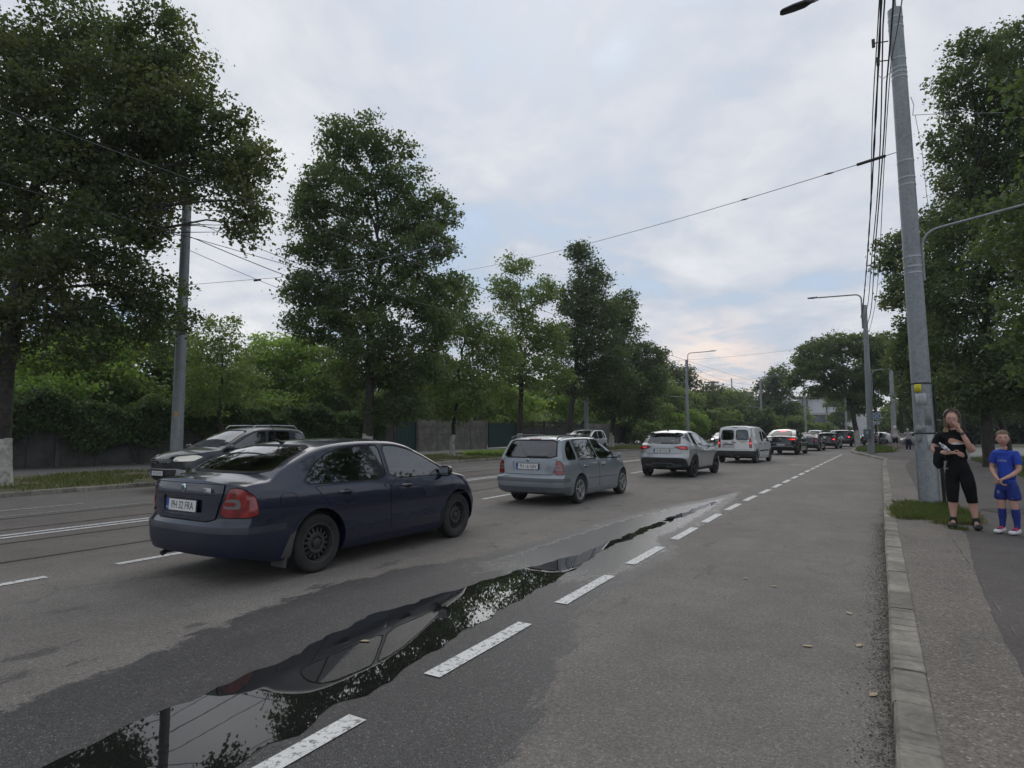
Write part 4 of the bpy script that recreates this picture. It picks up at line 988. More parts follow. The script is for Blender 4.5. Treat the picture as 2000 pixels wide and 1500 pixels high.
def build_van():
    root=empty('delivery_van',label='small white panel van with two rear doors in the queue of cars',cat='van',group='cars queueing in the right hand lane')
    P=M['white']
    w2=quad_round([(.95,1.52),(1.30,1.53),(1.33,1.05),(1.0,1.06)],1,.12)
    w3=quad_round([(1.45,1.54),(1.75,1.50),(2.1,1.36),(2.45,1.10),(2.45,1.04),(1.48,1.06)],1,.10)
    rl=quad_round([(.66,1.12),(.60,1.60),(.05,1.60),(.05,1.12)],2,.12); rr_=quad_round([(-.07,1.12),(-.07,1.60),(-.60,1.60),(-.66,1.12)],2,.12)
    ws=quad_round([(.70,1.13),(.60,1.62),(-.60,1.62),(-.70,1.13)],2,.12)
    sp=dict(xr=-.66,xf=3.55,wb=2.697,rw=.31,ra=.36,paint=P,res=1.0,tumble=.18,rr=.10,rc=.09,fc=.36,ne=7,Lw=.8,
      top=[(-.66,1.79),(-.3,1.805),(.6,1.815),(1.3,1.80),(1.7,1.73),(2.0,1.60),(2.4,1.34),(2.7,1.14),(2.85,1.08),(3.2,.98),(3.45,.86),(3.55,.76)],
      belt=[(-.66,1.06),(1.5,1.05),(2.4,1.02),(2.9,.95),(3.55,.68)],
      width=[(-.66,.87),(-.3,.90),(.3,.914),(2.2,.914),(2.9,.90),(3.3,.86),(3.55,.78)],
      bottom=[(-.66,.33),(-.3,.24),(.1,.21),(3.0,.2),(3.55,.22)],
      rear=[(.2,-.60),(.34,-.64),(.42,-.66),(.56,-.655),(.60,-.60),(1.05,-.585),(1.3,-.55),(1.65,-.475),(1.75,-.43),(1.82,-.35)],
      front=[(.2,3.42),(.4,3.53),(.6,3.55),(.8,3.47),(1.0,3.4),(1.8,3.3)],
      crown=[(-.66,.05),(1.6,.05),(2.7,.06),(3.55,.07)],
      cab=(-.52,2.5,.5),sidewin=[w2,w3],rearwin=None,windscreen=ws)
    sp['rearwin']=quad_round([(.64,1.13),(.58,1.59),(-.58,1.59),(-.64,1.13)],1,.1)
    c=Build(sp,root)
    windows(c,[('sliding_door_window',w2,None),('front_side_window',w3,M['glass_dark'])],M['glass_dark'])
    endglass(c,'windscreen',ws,'F',M['glass'])
    for q,x,nm in ((rl,1,'rear_door_left'),(rr_,-1,'rear_door_right')):
        d=quad_round([(.735,1.72),(.75,.66),(.03-.0,.66),(.03,1.72)],1,.03) if x>0 else quad_round([(-.735,1.72),(-.75,.66),(.018,.66),(.018,1.72)],1,.03)
        o=c.patch('rear_door',d,'R',P,off=.010,th=.012,hole=q,res=.06)
        g=c.patch('rear_window',q,'R',M['glass_dark'],off=.006,th=0,parent=o,res=.07)
        c.patch('window_seal',offset_poly(q,.012),'R',M['seam'],off=.012,th=.006,hole=offset_poly(q,-.012),parent=o,res=.07)
        c.patch('door_seam',offset_poly(d,.006),'R',M['seam'],off=.003,th=.005,hole=offset_poly(d,-.02),parent=o)
    doors(c,[('sliding_door',[(.30,1.0),(.42,.55),(.42,.33),(1.36,.33),(1.36,1.0)],.55),('front_door',[(1.39,1.0),(1.39,.325),(2.25,.325),(2.33,.55),(2.42,.75),(2.46,.98)],1.55)],P,M['black_plastic'],.93)
    for g in (-1,1):
        c.patch('side_rubbing_strip',quad_round([(.45,.62),(.45,.56),(1.33,.56),(1.33,.62)],1,.1),'S',M['black_plastic'],off=.012,th=.012,sg=g)
        c.patch('front_rubbing_strip',quad_round([(1.42,.62),(1.42,.56),(2.2,.56),(2.2,.62)],1,.1),'S',M['black_plastic'],off=.012,th=.012,sg=g)
    for x in (0,2.697): arch_lip(c,x,.31,.36,P if 0 else M['black_plastic'],wd=.022,off=.006)
    c.region('rear_bumper',[((0,0,.60),(0,0,-1)),((-.36,0,0),(-1,0,0))],M['black_plastic'],off=.012,th=.014)
    c.region('front_bumper',[((0,0,.55),(0,0,-1)),((3.1,0,0),(1,0,0))],M['black_plastic'],off=.01,th=.012)
    tl=quad_round([(.085,.63),(.075,1.20),(.045,1.50),(.0,1.52),(-.02,1.1),(-.03,.63)],1,.1)
    [c.patch('pillar_trim',quad_round([(-.56,1.22),(-.505,1.22),(-.42,1.60),(-.46,1.66)],1,.1),'S',M['gloss_black'],off=.006,sg=g) for g in (-1,1)]
    L=diag(c,'tail_lamp',quad_round([(.10,.74),(.085,1.14),(.045,1.26),(-.01,1.2),(-.03,.74)],1,.1),M['lamp_red'],.016)
    diag(c,'clear_lens',quad_round([(.08,.80),(.075,.88),(-.01,.88),(-.015,.80)],1,.1),M['lamp_grey'],.019,parent=L,th=.002)
    diag(c,'lamp_glow',quad_round([(.065,.93),(.06,.99),(.01,.99),(.005,.93)],2,.2),M['lamp_lit'],.020,parent=L,th=.002)
    c.patch('high_brake_light',quad_round([(.14,1.70),(.14,1.725),(-.14,1.725),(-.14,1.70)],1,.1),'R',M['dark_metal'],off=.016,th=.01,res=.03)
    plate(c,-.625,.30,.82,'PH 16 UFC')
    l,n=c.hit(.30,.90,'R'); MB().box((l.x-.02,.30,.912),(.04,.46,.045)).build('plate_light_bar',M['black_plastic'],root)
    l,n=c.hit(.06,1.0,'R'); MB().box((l.x-.022,.02,.995),(.03,.20,.028)).tube([(l.x-.025,.13,1.02),(l.x-.03,.05,1.11)],.008,6).build('rear_handle_and_wiper',M['black_plastic'],root)
    l,n=c.hit(-.4,1.06,'R')
    mb=MB(); x=l.x-.014
    for i,(yy,wd) in enumerate(((-.10,.03),(-.20,.07),(-.31,.035),(-.39,.075),(-.47,.04),(-.56,.05))): mb.box((x,yy,1.06+.0),(.003,wd,.035 if i%2 else .05),mi=[0,1,0,1,0,2][i])
    mb.build('door_sticker_row',[mat('sticker_brown',(.20,.12,.08),.6),mat('sticker_red',(.35,.16,.12),.6),mat('sticker_blue',(.08,.14,.3),.6)],root,smooth=False)
    Bm=Matrix(((0,0,-1,0),(-1,0,0,0),(0,1,0,0),(0,0,0,1)))
    mb=MB()
    for y,z,wd in ((.45,1.0,.34),(.40,.965,.22),(-.38,.985,.26)): 
        l,n=c.hit(y,z,'R'); mb.box((l.x-.014,y,z),(.003,wd,.012))
    mb.build('door_lettering',M['dark_metal'],root,smooth=False)
    for x in (0,2.697):
        for g in (-1,1): make_wheel(root,x,g*.895,.31,'steel',.2,rim=.205,rimm=M['grey_plastic'],seg=32)
    for g in (-1,1): mirror_part(c,2.35,.86,1.13,M['black_plastic'],(.10,.22,.22),g)
    seats(c,1.6,.5,.42,rear=False); dash(c,2.4,1.08,1.4)
    place(root,-5.47,31.6,-5.5); return root
def build_coupe_suv():
    root=empty('coupe_suv_car',label='black coupe-style SUV with lit brake lights, just ahead of the white van',cat='car',group='cars queueing in the right hand lane')
    P=M['black_paint']
    w2=quad_round([(-.30,1.28),(.05,1.42),(.5,1.51),(.88,1.53),(1.0,1.09),(.0,1.12)],1,.10)
    w3=quad_round([(.95,1.53),(1.3,1.51),(1.7,1.40),(2.1,1.22),(2.35,1.07),(1.08,1.09)],1,.08)
    rw_=quad_round([(.64,1.22),(.50,1.545),(-.50,1.545),(-.64,1.22)],1,.10)
    ws=quad_round([(.68,1.15),(.54,1.56),(-.54,1.56),(-.68,1.15)],2,.12)
    sp=dict(xr=-1.07,xf=3.87,wb=2.93,rw=.375,ra=.44,paint=P,res=.9,tumble=.42,rr=.06,rc=.20,fc=.4,ne=4,Lw=.8,
      top=[(-1.07,1.19),(-.9,1.22),(-.75,1.235),(-.4,1.395),(0,1.55),(.35,1.64),(.8,1.69),(1.3,1.685),(1.7,1.61),(2.1,1.43),(2.5,1.23),(2.65,1.17),(3.1,1.13),(3.5,1.03),(3.75,.90),(3.87,.82)],
      belt=[(-1.07,1.13),(-.5,1.12),(0,1.11),(1,1.08),(2.3,1.05),(2.9,1.0),(3.87,.72)],
      width=[(-1.07,.94),(-.6,.985),(-.1,1.0),(1,.985),(2.6,.99),(3.3,.96),(3.87,.86)],
      bottom=[(-1.07,.38),(-.7,.30),(-.1,.26),(3.2,.24),(3.87,.26)],
      rear=[(.2,-.93),(.38,-1.0),(.55,-1.07),(.72,-1.06),(.80,-1.03),(1.0,-1.01),(1.12,-1.0),(1.17,-1.03),(1.22,-1.0),(1.7,-.98)],
      front=[(.2,3.74),(.4,3.85),(.6,3.87),(.85,3.82),(1.1,3.7),(1.8,3.6)],
      crown=[(-1.07,.05),(1.6,.045),(2.7,.06),(3.87,.07)],
      cab=(-.78,2.55,.55),sidewin=[w2,w3],rearwin=rw_,windscreen=ws)
    c=Build(sp,root)
    windows(c,[('rear_side_window',w2,None),('front_side_window',w3,M['glass'])],M['glass_dark'])
    endglass(c,'rear_window',rw_,'R',M['glass_dull']); endglass(c,'windscreen',ws,'F',M['glass'])
    c.patch('high_brake_light',quad_round([(.20,1.50),(.20,1.535),(-.20,1.535),(-.20,1.50)],2,.2),'R',M['lamp_lit'],off=.012,th=.01)
    arch=[(.47*math.cos(R(a)),.385+.47*math.sin(R(a))) for a in (64,48,32,18,4)]
    doors(c,[('rear_door',[(.06,1.05),(.14,.93)]+arch+[(.52,.40),(1.02,.39),(1.02,1.03)],.35),('front_door',[(1.05,1.02),(1.05,.385),(2.28,.385),(2.38,.60),(2.42,.98)],1.4)],P,P,.95)
    for x in (0,2.93): arch_lip(c,x,.375,.44,P,wd=.03,off=.010)
    c.region('rear_bumper',[((0,0,.74),(0,0,-1)),((-.45,0,0),(-1,0,0))],P,off=.008,th=.014)
    c.region('lower_bumper',[((0,0,.50),(0,0,-1)),((-.48,0,0),(-1,0,0))],M['black_plastic'],off=.014,th=.014)
    c.patch('bumper_trim',quad_round([(.74,.575),(.80,.50),(.74,.49),(.66,.535),(-.66,.535),(-.74,.49),(-.80,.50),(-.74,.575)],1,.1),'R',M['satin'],off=.022,th=.012)
    lid=quad_round([(.66,1.14),(.62,.74),(-.62,.74),(-.66,1.14)],1,.06)
    o=c.patch('boot_lid',lid,'R',P,off=.010,th=.014,res=.06); c.patch('lid_seam',offset_poly(lid,.008),'R',M['seam'],off=.003,th=.005,hole=offset_poly(lid,-.02),parent=o)
    plate(c,-1.09,0,.665,'IF 16 MWD')
    tl=quad_round([(.34,1.045),(.16,1.06),(-.09,1.06),(-.13,.99),(.0,.96),(.20,.985)],1,.1)
    L=diag(c,'tail_lamp',tl,M['lamp_glow'],.014); diag(c,'brake_light',quad_round([(.13,1.04),(-.06,1.045),(-.09,1.0),(.10,.99)],1,.12),M['lamp_lit'],.017,parent=L,th=.002)
    l,n=c.hit(0,1.03,'R'); MB().lathe([(.0001,-.02),(.035,-.018),(.04,0)],16,'X',c=(l.x,0,1.03)).build('badge',M['chrome'],root)
    for x in (0,2.93):
        for g in (-1,1): make_wheel(root,x,g*.965,.375,'multi',.28,rim=.26,rimm=M['dark_alloy'],seg=32)
    for g in (-1,1): mirror_part(c,2.25,.88,1.15,P,(.11,.20,.15),g)
    seats_all(c,1.3,.3,.45,2.3,1.14,1.5)
    place(root,-4.75,44.2,-4.5); return root
def build_saloon(name,label,P,x,y,deg,group='cars queueing in the right hand lane',lit=True,tall=0,front=False,plate_txt=None,cat='car',kindb='saloon'):
    root=empty(name,label=label,cat=cat,group=group); z=tall
    if kindb=='saloon':
        top=[(-1.05,1.06),(-.9,1.09),(-.7,1.11),(-.4,1.21),(.1,1.36),(.5,1.425),(.9,1.44),(1.4,1.40),(1.8,1.26),(2.2,1.08),(2.5,.96),(3.0,.90),(3.4,.80),(3.6,.68)]
        rear=[(.2,-.95),(.4,-1.03),(.56,-1.05),(.62,-1.02),(.95,-.99),(1.06,-.97),(1.6,-.95)]
        w2=quad_round([(-.2,1.08),(.1,1.22),(.5,1.32),(.92,1.345),(.98,.96),(-.05,.99)],1,.10); w3=quad_round([(1.0,1.345),(1.35,1.32),(1.7,1.2),(2.25,.95),(1.06,.955)],1,.08)
        rw_=quad_round([(.62,1.14),(.50,1.35),(-.50,1.35),(-.62,1.14)],1,.10); ws=quad_round([(.62,1.0),(.50,1.36),(-.50,1.36),(-.62,1.0)],1,.12); belt=.97; xr=-1.05;xf=3.6;wb=2.7;cab=(-.7,2.4,.42); hw=.90
    elif kindb=='suv':
        top=[(-.83,1.60),(-.6,1.64),(0,1.665),(.6,1.67),(1.1,1.64),(1.5,1.52),(1.9,1.32),(2.25,1.15),(2.4,1.10),(2.9,1.06),(3.3,.97),(3.51,.85)]
        rear=[(.25,-.72),(.45,-.80),(.65,-.83),(.72,-.80),(1.0,-.78),(1.1,-.75),(1.3,-.66),(1.5,-.56),(1.62,-.45),(1.7,-.4)]
        w1=quad_round([(-.50,1.18),(-.40,1.46),(-.12,1.52),(-.02,1.12)],1,.12)
        w2=quad_round([(.08,1.53),(.78,1.545),(.86,1.08),(.12,1.11)],1,.08); w3=quad_round([(.90,1.545),(1.2,1.53),(1.55,1.38),(2.1,1.09),(.98,1.08)],1,.08)
        rw_=quad_round([(.62,1.16),(.54,1.52),(-.54,1.52),(-.62,1.16)],1,.10); ws=quad_round([(.68,1.14),(.55,1.56),(-.55,1.56),(-.68,1.14)],2,.12); belt=1.07; xr=-.83;xf=3.51;wb=2.67;cab=(-.65,2.25,.5); hw=.905
    sw=[w2,w3]+([w1] if kindb=='suv' else [])
    sp=dict(xr=xr,xf=xf,wb=wb,rw=.32 if kindb=='saloon' else .35,paint=P,res=.8 if not front else 1.0,tumble=.40 if kindb=='saloon' else .30,rr=.055,rc=.17,fc=.30,ne=4.5,Lw=.9,top=top,
      belt=[(xr,belt+.01),(0,belt),(2,belt-.04),(2.6,belt-.08),(xf,belt-.33)],
      width=[(xr,hw-.05),(-.5,hw-.01),(.2,hw),(2.4,hw-.01),(3.1,hw-.05),(xf,hw-.10)],
      bottom=[(xr,.32),(-.5,.25),(0,.22),(3,.2),(xf,.24)] if kindb=='saloon' else [(xr,.36),(-.5,.29),(0,.25),(3,.24),(xf,.30)],
      rear=rear,front=[(.2,xf-.15),(.35,xf-.03),(.55,xf),(.75,xf-.05),(.9,xf-.12),(1.7,xf-.2)] if kindb=='saloon' else [(.25,xf-.12),(.45,xf-.0),(.8,xf),(.95,xf-.06),(1.05,xf-.16),(1.7,xf-.3)],
      crown=[(xr,.05),(1.3,.045),(2.4,.05),(xf,.07)],cab=cab,sidewin=sw,rearwin=rw_,windscreen=ws)
    c=Build(sp,root); c.kind=kindb
    windows(c,[('rear_side_window',w2,None),('front_side_window',w3,M['glass'])]+([('quarter_window',w1,None)] if kindb=='suv' else []),M['glass_dark'])
    endglass(c,'rear_window',rw_,'R',M['glass_dull']); endglass(c,'windscreen',ws,'F',M['glass'])
    c.region('rear_bumper',[((0,0,.60),(0,0,-1)),((-.42,0,0),(-1,0,0))],P if kindb=='saloon' else M['black_plastic'],off=.008,th=.014)
    c.region('front_bumper',[((0,0,.50),(0,0,-1)),((wb+.42,0,0),(1,0,0))],P if kindb=='saloon' else M['black_plastic'],off=.008,th=.014)
    zt=.74 if kindb=='saloon' else .86
    tl=quad_round([(.30,zt+.16),(.05,zt+.18),(-.12,zt+.16),(-.14,zt+.06),(.0,zt),(.26,zt+.04)],1,.1)
    L=diag(c,'tail_lamp',tl,M['lamp_red'],.012)
    if lit: diag(c,'brake_light',quad_round([(.12,zt+.14),(-.05,zt+.14),(-.06,zt+.06),(.10,zt+.05)],1,.12),M['lamp_lit'],.015,parent=L,th=.002)
    lid=quad_round([(.60,belt+.03),(.56,.66),(-.56,.66),(-.60,belt+.03)],1,.06); o=c.patch('boot_lid',lid,'R',P,off=.008,th=.012,res=.07)
    arch=[(.41*math.cos(R(a)),.345+.41*math.sin(R(a))) for a in (60,40,20,4)]
    doors(c,[('rear_door',[(0,belt-.04),(.12,.85)]+arch+[(.46,.33),(.97,.33),(.97,belt-.05)],.35),('front_door',[(1.0,belt-.055),(1.0,.32),(2.1,.32),(2.2,.6),(2.22,belt-.09)],1.3)],P,P,belt-.13)
    rw=sp['rw']
    for x_ in (0,wb):
        if kindb=='suv': arch_lip(c,x_,rw,rw+.055,M['black_plastic'],wd=.055,off=.01)
        for g in (-1,1): make_wheel(root,x_,g*(hw-.02),rw,'multi',.22,rim=rw*.68,rimm=M['dark_alloy'],seg=28)
    for g in (-1,1): mirror_part(c,2.1,hw-.06,belt+.04,P,(.10,.19,.14),g)
    seats_all(c,1.2,.25,.34 if kindb=='saloon' else .45,2.1,belt+.03,1.35)
    if not front and plate_txt: plate(c,(-1.06 if kindb=='saloon' else -.845),0,.72 if kindb=='saloon' else .82,plate_txt)
    place(root,x,y,deg); return root,c
# ================= ground, road, kerbs, markings =================
def grid_sheet(name,x0,x1,y0,y1,z,dx,dy,m,attrs=None,warp=None,**k):
    nx=max(1,int(round((x1-x0)/dx))); ny=max(1,int(round((y1-y0)/dy)))
    X,Y=np.meshgrid(np.linspace(x0,x1,nx+1),np.linspace(y0,y1,ny+1)); V=np.stack([X.ravel(),Y.ravel(),np.full(X.size,z)],1)
    if warp is not None: V=warp(V)
    i=np.arange(nx*ny); r=i//nx; c=i%nx; a=r*(nx+1)+c; F=np.stack([a,a+1,a+nx+2,a+nx+1],1)
    return fast_mesh(name,V,F,m,attrs,**k)
def fast_mesh(name,V,F,m,attrs=None,parent=None,smooth=False,**k):
    me=bpy.data.meshes.new(name); n=F.shape[1]
    me.vertices.add(len(V)); me.vertices.foreach_set('co',V.astype(np.float32).ravel())
    me.loops.add(F.size); me.loops.foreach_set('vertex_index',F.astype(np.int32).ravel())
    me.polygons.add(len(F)); me.polygons.foreach_set('loop_start',np.arange(0,F.size,n,dtype=np.int32)); me.polygons.foreach_set('loop_total',np.full(len(F),n,dtype=np.int32))
    if smooth: me.polygons.foreach_set('use_smooth',np.ones(len(F),dtype=bool))
    me.update(calc_edges=True); me.validate() if False else None
    for x in (m if isinstance(m,(list,tuple)) else [m]): me.materials.append(x)
    if attrs:
        for an,arr in attrs(V).items():
            at=me.attributes.new(an,'FLOAT','POINT'); at.data.foreach_set('value',arr.astype(np.float32))
    o=bpy.data.objects.new(name,me); COL.objects.link(o)
    if parent: o.parent=parent
    return prop(o,**k)
S='structure'
meshobj('ground',[(-490,-115,-.02),(490,-115,-.02),(490,695,-.02),(-490,695,-.02)],[(0,1,2,3)],M['ground'],kind=S)
def np_poly_dist(V,pl):
    P=np.array(pl); x=np.interp(V[:,1],P[:,0],P[:,1]); return x
# wet band either side of the puddle: left edge and right edge as functions of Y
wetL=[(-2,-4.25),(1.6,-4.25),(2.3,-4.32),(3.2,-4.55),(4.4,-4.75),(5.5,-4.55),(6.5,-4.15),(8.5,-4.05),(10.5,-3.95),(12.5,-3.6),(14.5,-3.15),(16.2,-2.95),(17,-2.9)]
wetR=[(-2,-1.3),(2.5,-1.5),(3.0,-1.6),(4.2,-1.95),(5,-2.25),(6.5,-2.15),(7.9,-2.1),(8.7,-2.45),(10,-2.4),(12.2,-2.5),(14.6,-2.65),(16.2,-2.8),(17,-2.95)]
def road_attrs(V):
    L=np_poly_dist(V,wetL); Rr=np_poly_dist(V,wetR); d=np.minimum(V[:,0]-L,Rr-V[:,0]); d=np.where(V[:,1]>16.6,-1,d)
    wet=np.clip(.5+d*1.1,0,1)
    spot=np.clip(1.2-np.abs(V[:,0]+3.8)/3.2,0,1)*np.clip((26-V[:,1])/10,0,1)
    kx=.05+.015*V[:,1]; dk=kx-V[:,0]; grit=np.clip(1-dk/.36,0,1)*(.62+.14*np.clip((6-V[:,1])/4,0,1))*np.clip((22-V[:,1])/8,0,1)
    film=np.clip(d/.35,0,1)*np.clip((V[:,1]-4.6)/2,0,1)*.75
    return dict(wet=wet,spot=spot,grit=grit,film=film)
def bendw(V):
    V=V.copy(); V[:,0]+=.0011*np.maximum(0,V[:,1]-12)**2; return V
grid_sheet('road',-8.6,2.6,-6,60,0,.06,.06,M['road'],road_attrs,kind=S)
# rest of the carriageway: beyond the fine part and on the far side
grid_sheet('road_far',-60,9,60,420,-.004,6,12,M['road'],kind=S)
grid_sheet('road_opposite',-17.5,-13.3,-10,60,.0,1,1,M['road'],None,lambda V:bendw(V)*np.array([1,1,1]),kind=S)
grid_sheet('road_approach',-8.6,2.6,-30,-6,0,1,1,M['road'],kind=S)
grid_sheet('tram_bed',-13.6,-8.3,-10,75,-.001,.5,.5,M['tram_strip'],None,bendw,kind=S)
# fill between straight fine sheet and the curved strips
grid_sheet('road_base',-30,8,-30,80,-.008,2,2,M['road'],kind=S)
def curve_strip(name,x,w,y0,y1,z,m,h=.004,dy=.8,parent=None,xf=None,**k):
    n=max(2,int((y1-y0)/dy)); V=[];F=[]
    for i in range(n+1):
        y=lerp(y0,y1,i/n); cx=(xf(y) if xf else x+bend(y))
        V+=[(cx-w/2,y,z),(cx+w/2,y,z)]
        if i: F.append((2*i-2,2*i-1,2*i+1,2*i))
    return meshobj(name,V,F,m,parent,**k)
# tram rails: steel head with a dark groove
for i,x in enumerate((-8.87,-10.33,-11.75,-13.2)):
    o=curve_strip('tram_rail',x,.045,-8,90,.004,M['rail'],label='steel tram rail sunk in the road, %s'%(['nearest the kerb lane','second from the right, beside the double white line','just left of the double white line','farthest left'][i]),cat='rail',group='tram rails')
    curve_strip('rail_groove',x+.038,.022,-8,90,.005,M['groove'],parent=o)
# markings
def marks():
    for i,(x,y0,y1) in enumerate([(-10.85,-8,85),(-11.11,-8,85)]):
        curve_strip('double_line',x,.12,y0,y1,.006,M['paint'],label='%s stripe of the solid double white line in the middle of the road'%(['right','left'][i]),cat='road marking',group='double centre line')
    k=0
    def dash(x,y0,y1,w,lab,grp,m,xf=None):
        n=3; V=[];F=[]
        for i in range(n+1):
            y=lerp(y0,y1,i/n); cx=xf(y) if xf else x+bend(y); V+=[(cx-w/2+random.uniform(-.004,.004),y,.006),(cx+w/2+random.uniform(-.004,.004),y,.006)]
            if i: F.append((2*i-2,2*i-1,2*i+1,2*i))
        meshobj('lane_dash',V,F,m,None,label=lab,cat='road marking',group=grp)
    bl=[(0,-2.44),(12,-2.42),(15,-2.36),(17,-2.28),(19,-2.21),(25,-2.03),(34,-1.77),(44,-1.46),(60,-1.0)]
    xf=lambda y:interp(bl,y)
    ord_=['nearest','second nearest','third nearest','fourth nearest','fifth nearest','sixth nearest','seventh nearest','eighth nearest','ninth nearest','tenth nearest','eleventh nearest','twelfth nearest']
    for i in range(24):
        y0=1.30+1.868*i
        if y0>45: break
        pos='in the row of short dashes edging the parking strip'
        lab=(ord_[i]+' white dash, '+pos) if i<12 else 'small far white dash at the distant end of the parking strip row'
        dash(0,y0,y0+1.22,.125,lab,'short dashes along the parking strip',M['paint'],xf)
    labs={0:'nearest long white lane dash, at the lower left edge of the photo',1:'white lane dash running under the navy car rear bumper',4:'white lane dash just left of the silver estate, nearer piece',5:'white lane dash under the silver estate rear end'}
    for i in range(30):
        y0=1.95+1.96*i-.02; 
        dash(-7.6,y0,y0+1.25,.12,labs.get(i,'white lane dash hidden beside the navy car' if i<4 else 'far white lane dash left of the queueing cars'),'lane dashes between the queue and the tram tracks',M['paint'])
    for i in range(16):
        y0=.9+3.9*i
        dash(-14.55,y0,y0+1.9,.11,'worn white dash in the opposite lanes near the far kerb','lane dashes of the opposite carriageway',M['paint_old'])
    curve_strip('edge_line',-13.55,.06,-8,60,.006,M['paint_old'],label='thin worn line beside the left tram rail',cat='road marking')
marks()
# thin cross line near the end of the parking strip
meshobj('cross_line',[(-1.6,37.3,.006),(.35,36.2,.006),(.35,36.32,.006),(-1.6,37.42,.006)],[(0,1,2,3)],M['paint_old'],label='faint thin line across the far parking strip',cat='road marking')
# puddle
pu=[(-3.30,.2),(-3.36,1.43),(-3.42,1.97),(-3.47,2.88),(-3.60,3.5),(-3.66,3.9),(-3.55,4.78),(-3.44,5.6),(-3.38,6.1),(-3.26,6.7),(-3.16,7.3),(-3.18,8.1),(-3.13,8.9),(-3.16,9.6),(-3.09,10.3),(-3.12,11.0),(-3.02,11.9),(-3.03,12.6),(-2.97,13.4),(-2.92,14.0)]
pl=[(-2.86,13.9),(-2.85,13.2),(-2.92,12.4),(-2.88,11.6),(-2.97,10.8),(-2.94,10.1),(-3.00,9.3),(-2.97,8.6),(-3.04,7.9),(-3.0,7.2),(-2.92,6.7),(-2.86,5.96),(-2.83,5.2),(-2.78,4.46),(-2.72,3.71),(-2.66,3.2),(-2.60,2.75),(-2.66,2.5),(-2.58,2.31),(-2.62,2.1),(-2.56,1.88),(-2.50,.2)]
def jag(p,amp,res=.07):
    q=resample(p,res); out=[]
    for i,(x,y) in enumerate(q):
        out.append((x+amp*(math.sin(y*9.1)+.6*math.sin(y*23+1)+.5*random.uniform(-1,1)),y+amp*.5*random.uniform(-1,1)))
    return out
V,F=tri_poly(jag(pu+pl,.019),.09)
puddle=meshobj('puddle',[(a,b,.0035) for a,b in V],F,M['water'],kind='stuff',smooth=True)
# small isolated puddle ahead of the estate
# manholes / drain covers
def manhole(x,y,r,lab):
    e=empty('manhole_cover',(x,y,0),label=lab,cat='manhole cover')
    MB().lathe([(r+.05,.003),(r+.045,.008),(r,.009)],28).build('frame_ring',M['rail'],e)
    MB().lathe([(r-.006,.007),(.0001,.008)],28).build('lid',M['dark_metal'],e)
manhole(-2.75,30.8,.32,'round manhole cover in the road right of the white van')
manhole(-3.9,37.5,.32,'round manhole cover in the road by the black coupe SUV')
# right kerb stones
def kerb_path(): return [(.02,-2),(.05,3.4),(.08,4.8),(.12,7.1),(.24,13.8),(.36,20),(.55,30),(.72,36.5)]
def kerb_x(y): return interp([(b,a) for a,b in kerb_path()],y)
def stones(name,pts,L,w,h,m,lab,grp,side=1,gap=.012,ztop=.12):
    """one kerb built of butted stones along a polyline (left edge = road face)"""
    mb=MB(); total=0; P=[Vector((a,b,0)) for a,b in pts]; rnd=random.Random(3)
    seg=[(P[i+1]-P[i]).length for i in range(len(P)-1)]; tot=sum(seg)
    def at(s):
        for i,l in enumerate(seg):
            if s<=l or i==len(seg)-1: return P[i].lerp(P[i+1],min(1,s/l))
            s-=l
    s=0
    while s<tot-.05:
        LL=L*rnd.uniform(.96,1.03); a=at(s); b=at(min(tot,s+LL-gap)); t=(b-a).normalized(); n=Vector((t.y,-t.x,0))*side; z=ztop+rnd.uniform(-.004,.004); off=rnd.uniform(-.004,.004)
        c=.018; prof=[(0+off,-.05),(0.008+off,z-c),(c+.006+off,z),(w-.01,z),(w,z-.008),(w,-.05)]
        v=[tuple(a+n*q+Vector((0,0,hh))) for q,hh in prof]+[tuple(b+n*q+Vector((0,0,hh))) for q,hh in prof]; k=len(prof)
        f=[(i,i+1,k+i+1,k+i) if side<0 else (i,k+i,k+i+1,i+1) for i in range(k-1)]+[tuple(range(k)),tuple(range(2*k-1,k-1,-1))]
        mb.add(v,f); s+=LL
    return mb.build(name,m,label=lab,cat='kerb',sharp=30)
def gapstrip(pts,w,side,z=.105,name='kerb_bedding'):
    v=[];f=[]
    for i,(a,b) in enumerate(pts):
        v+=[(a+.015*side,b,z),(a+(w-.006)*side,b,z)]
        if i: f.append((2*i-2,2*i-1,2*i+1,2*i))
    meshobj(name,v,f,M['groove'],kind=S)
kp=[(kerb_x(y),y) for y in np.linspace(-2,36.5,20)]
stones('right_kerb',kp,.50,.185,.12,M['kerb'],'pale concrete kerb stones along the right pavement','kerb'); gapstrip(kp,.185,1)
bump_pts=[(.90,36.9),(.62,38.6),(.28,41.0),(-.15,44.2),(-.62,47.2),(-.95,50),(-1.05,54),(-.9,60),(-.5,70)]
stones('bay_end_kerb',bump_pts,.8,.2,.12,M['kerb'],'curved kerb closing the far end of the parking strip','kerb',side=1)
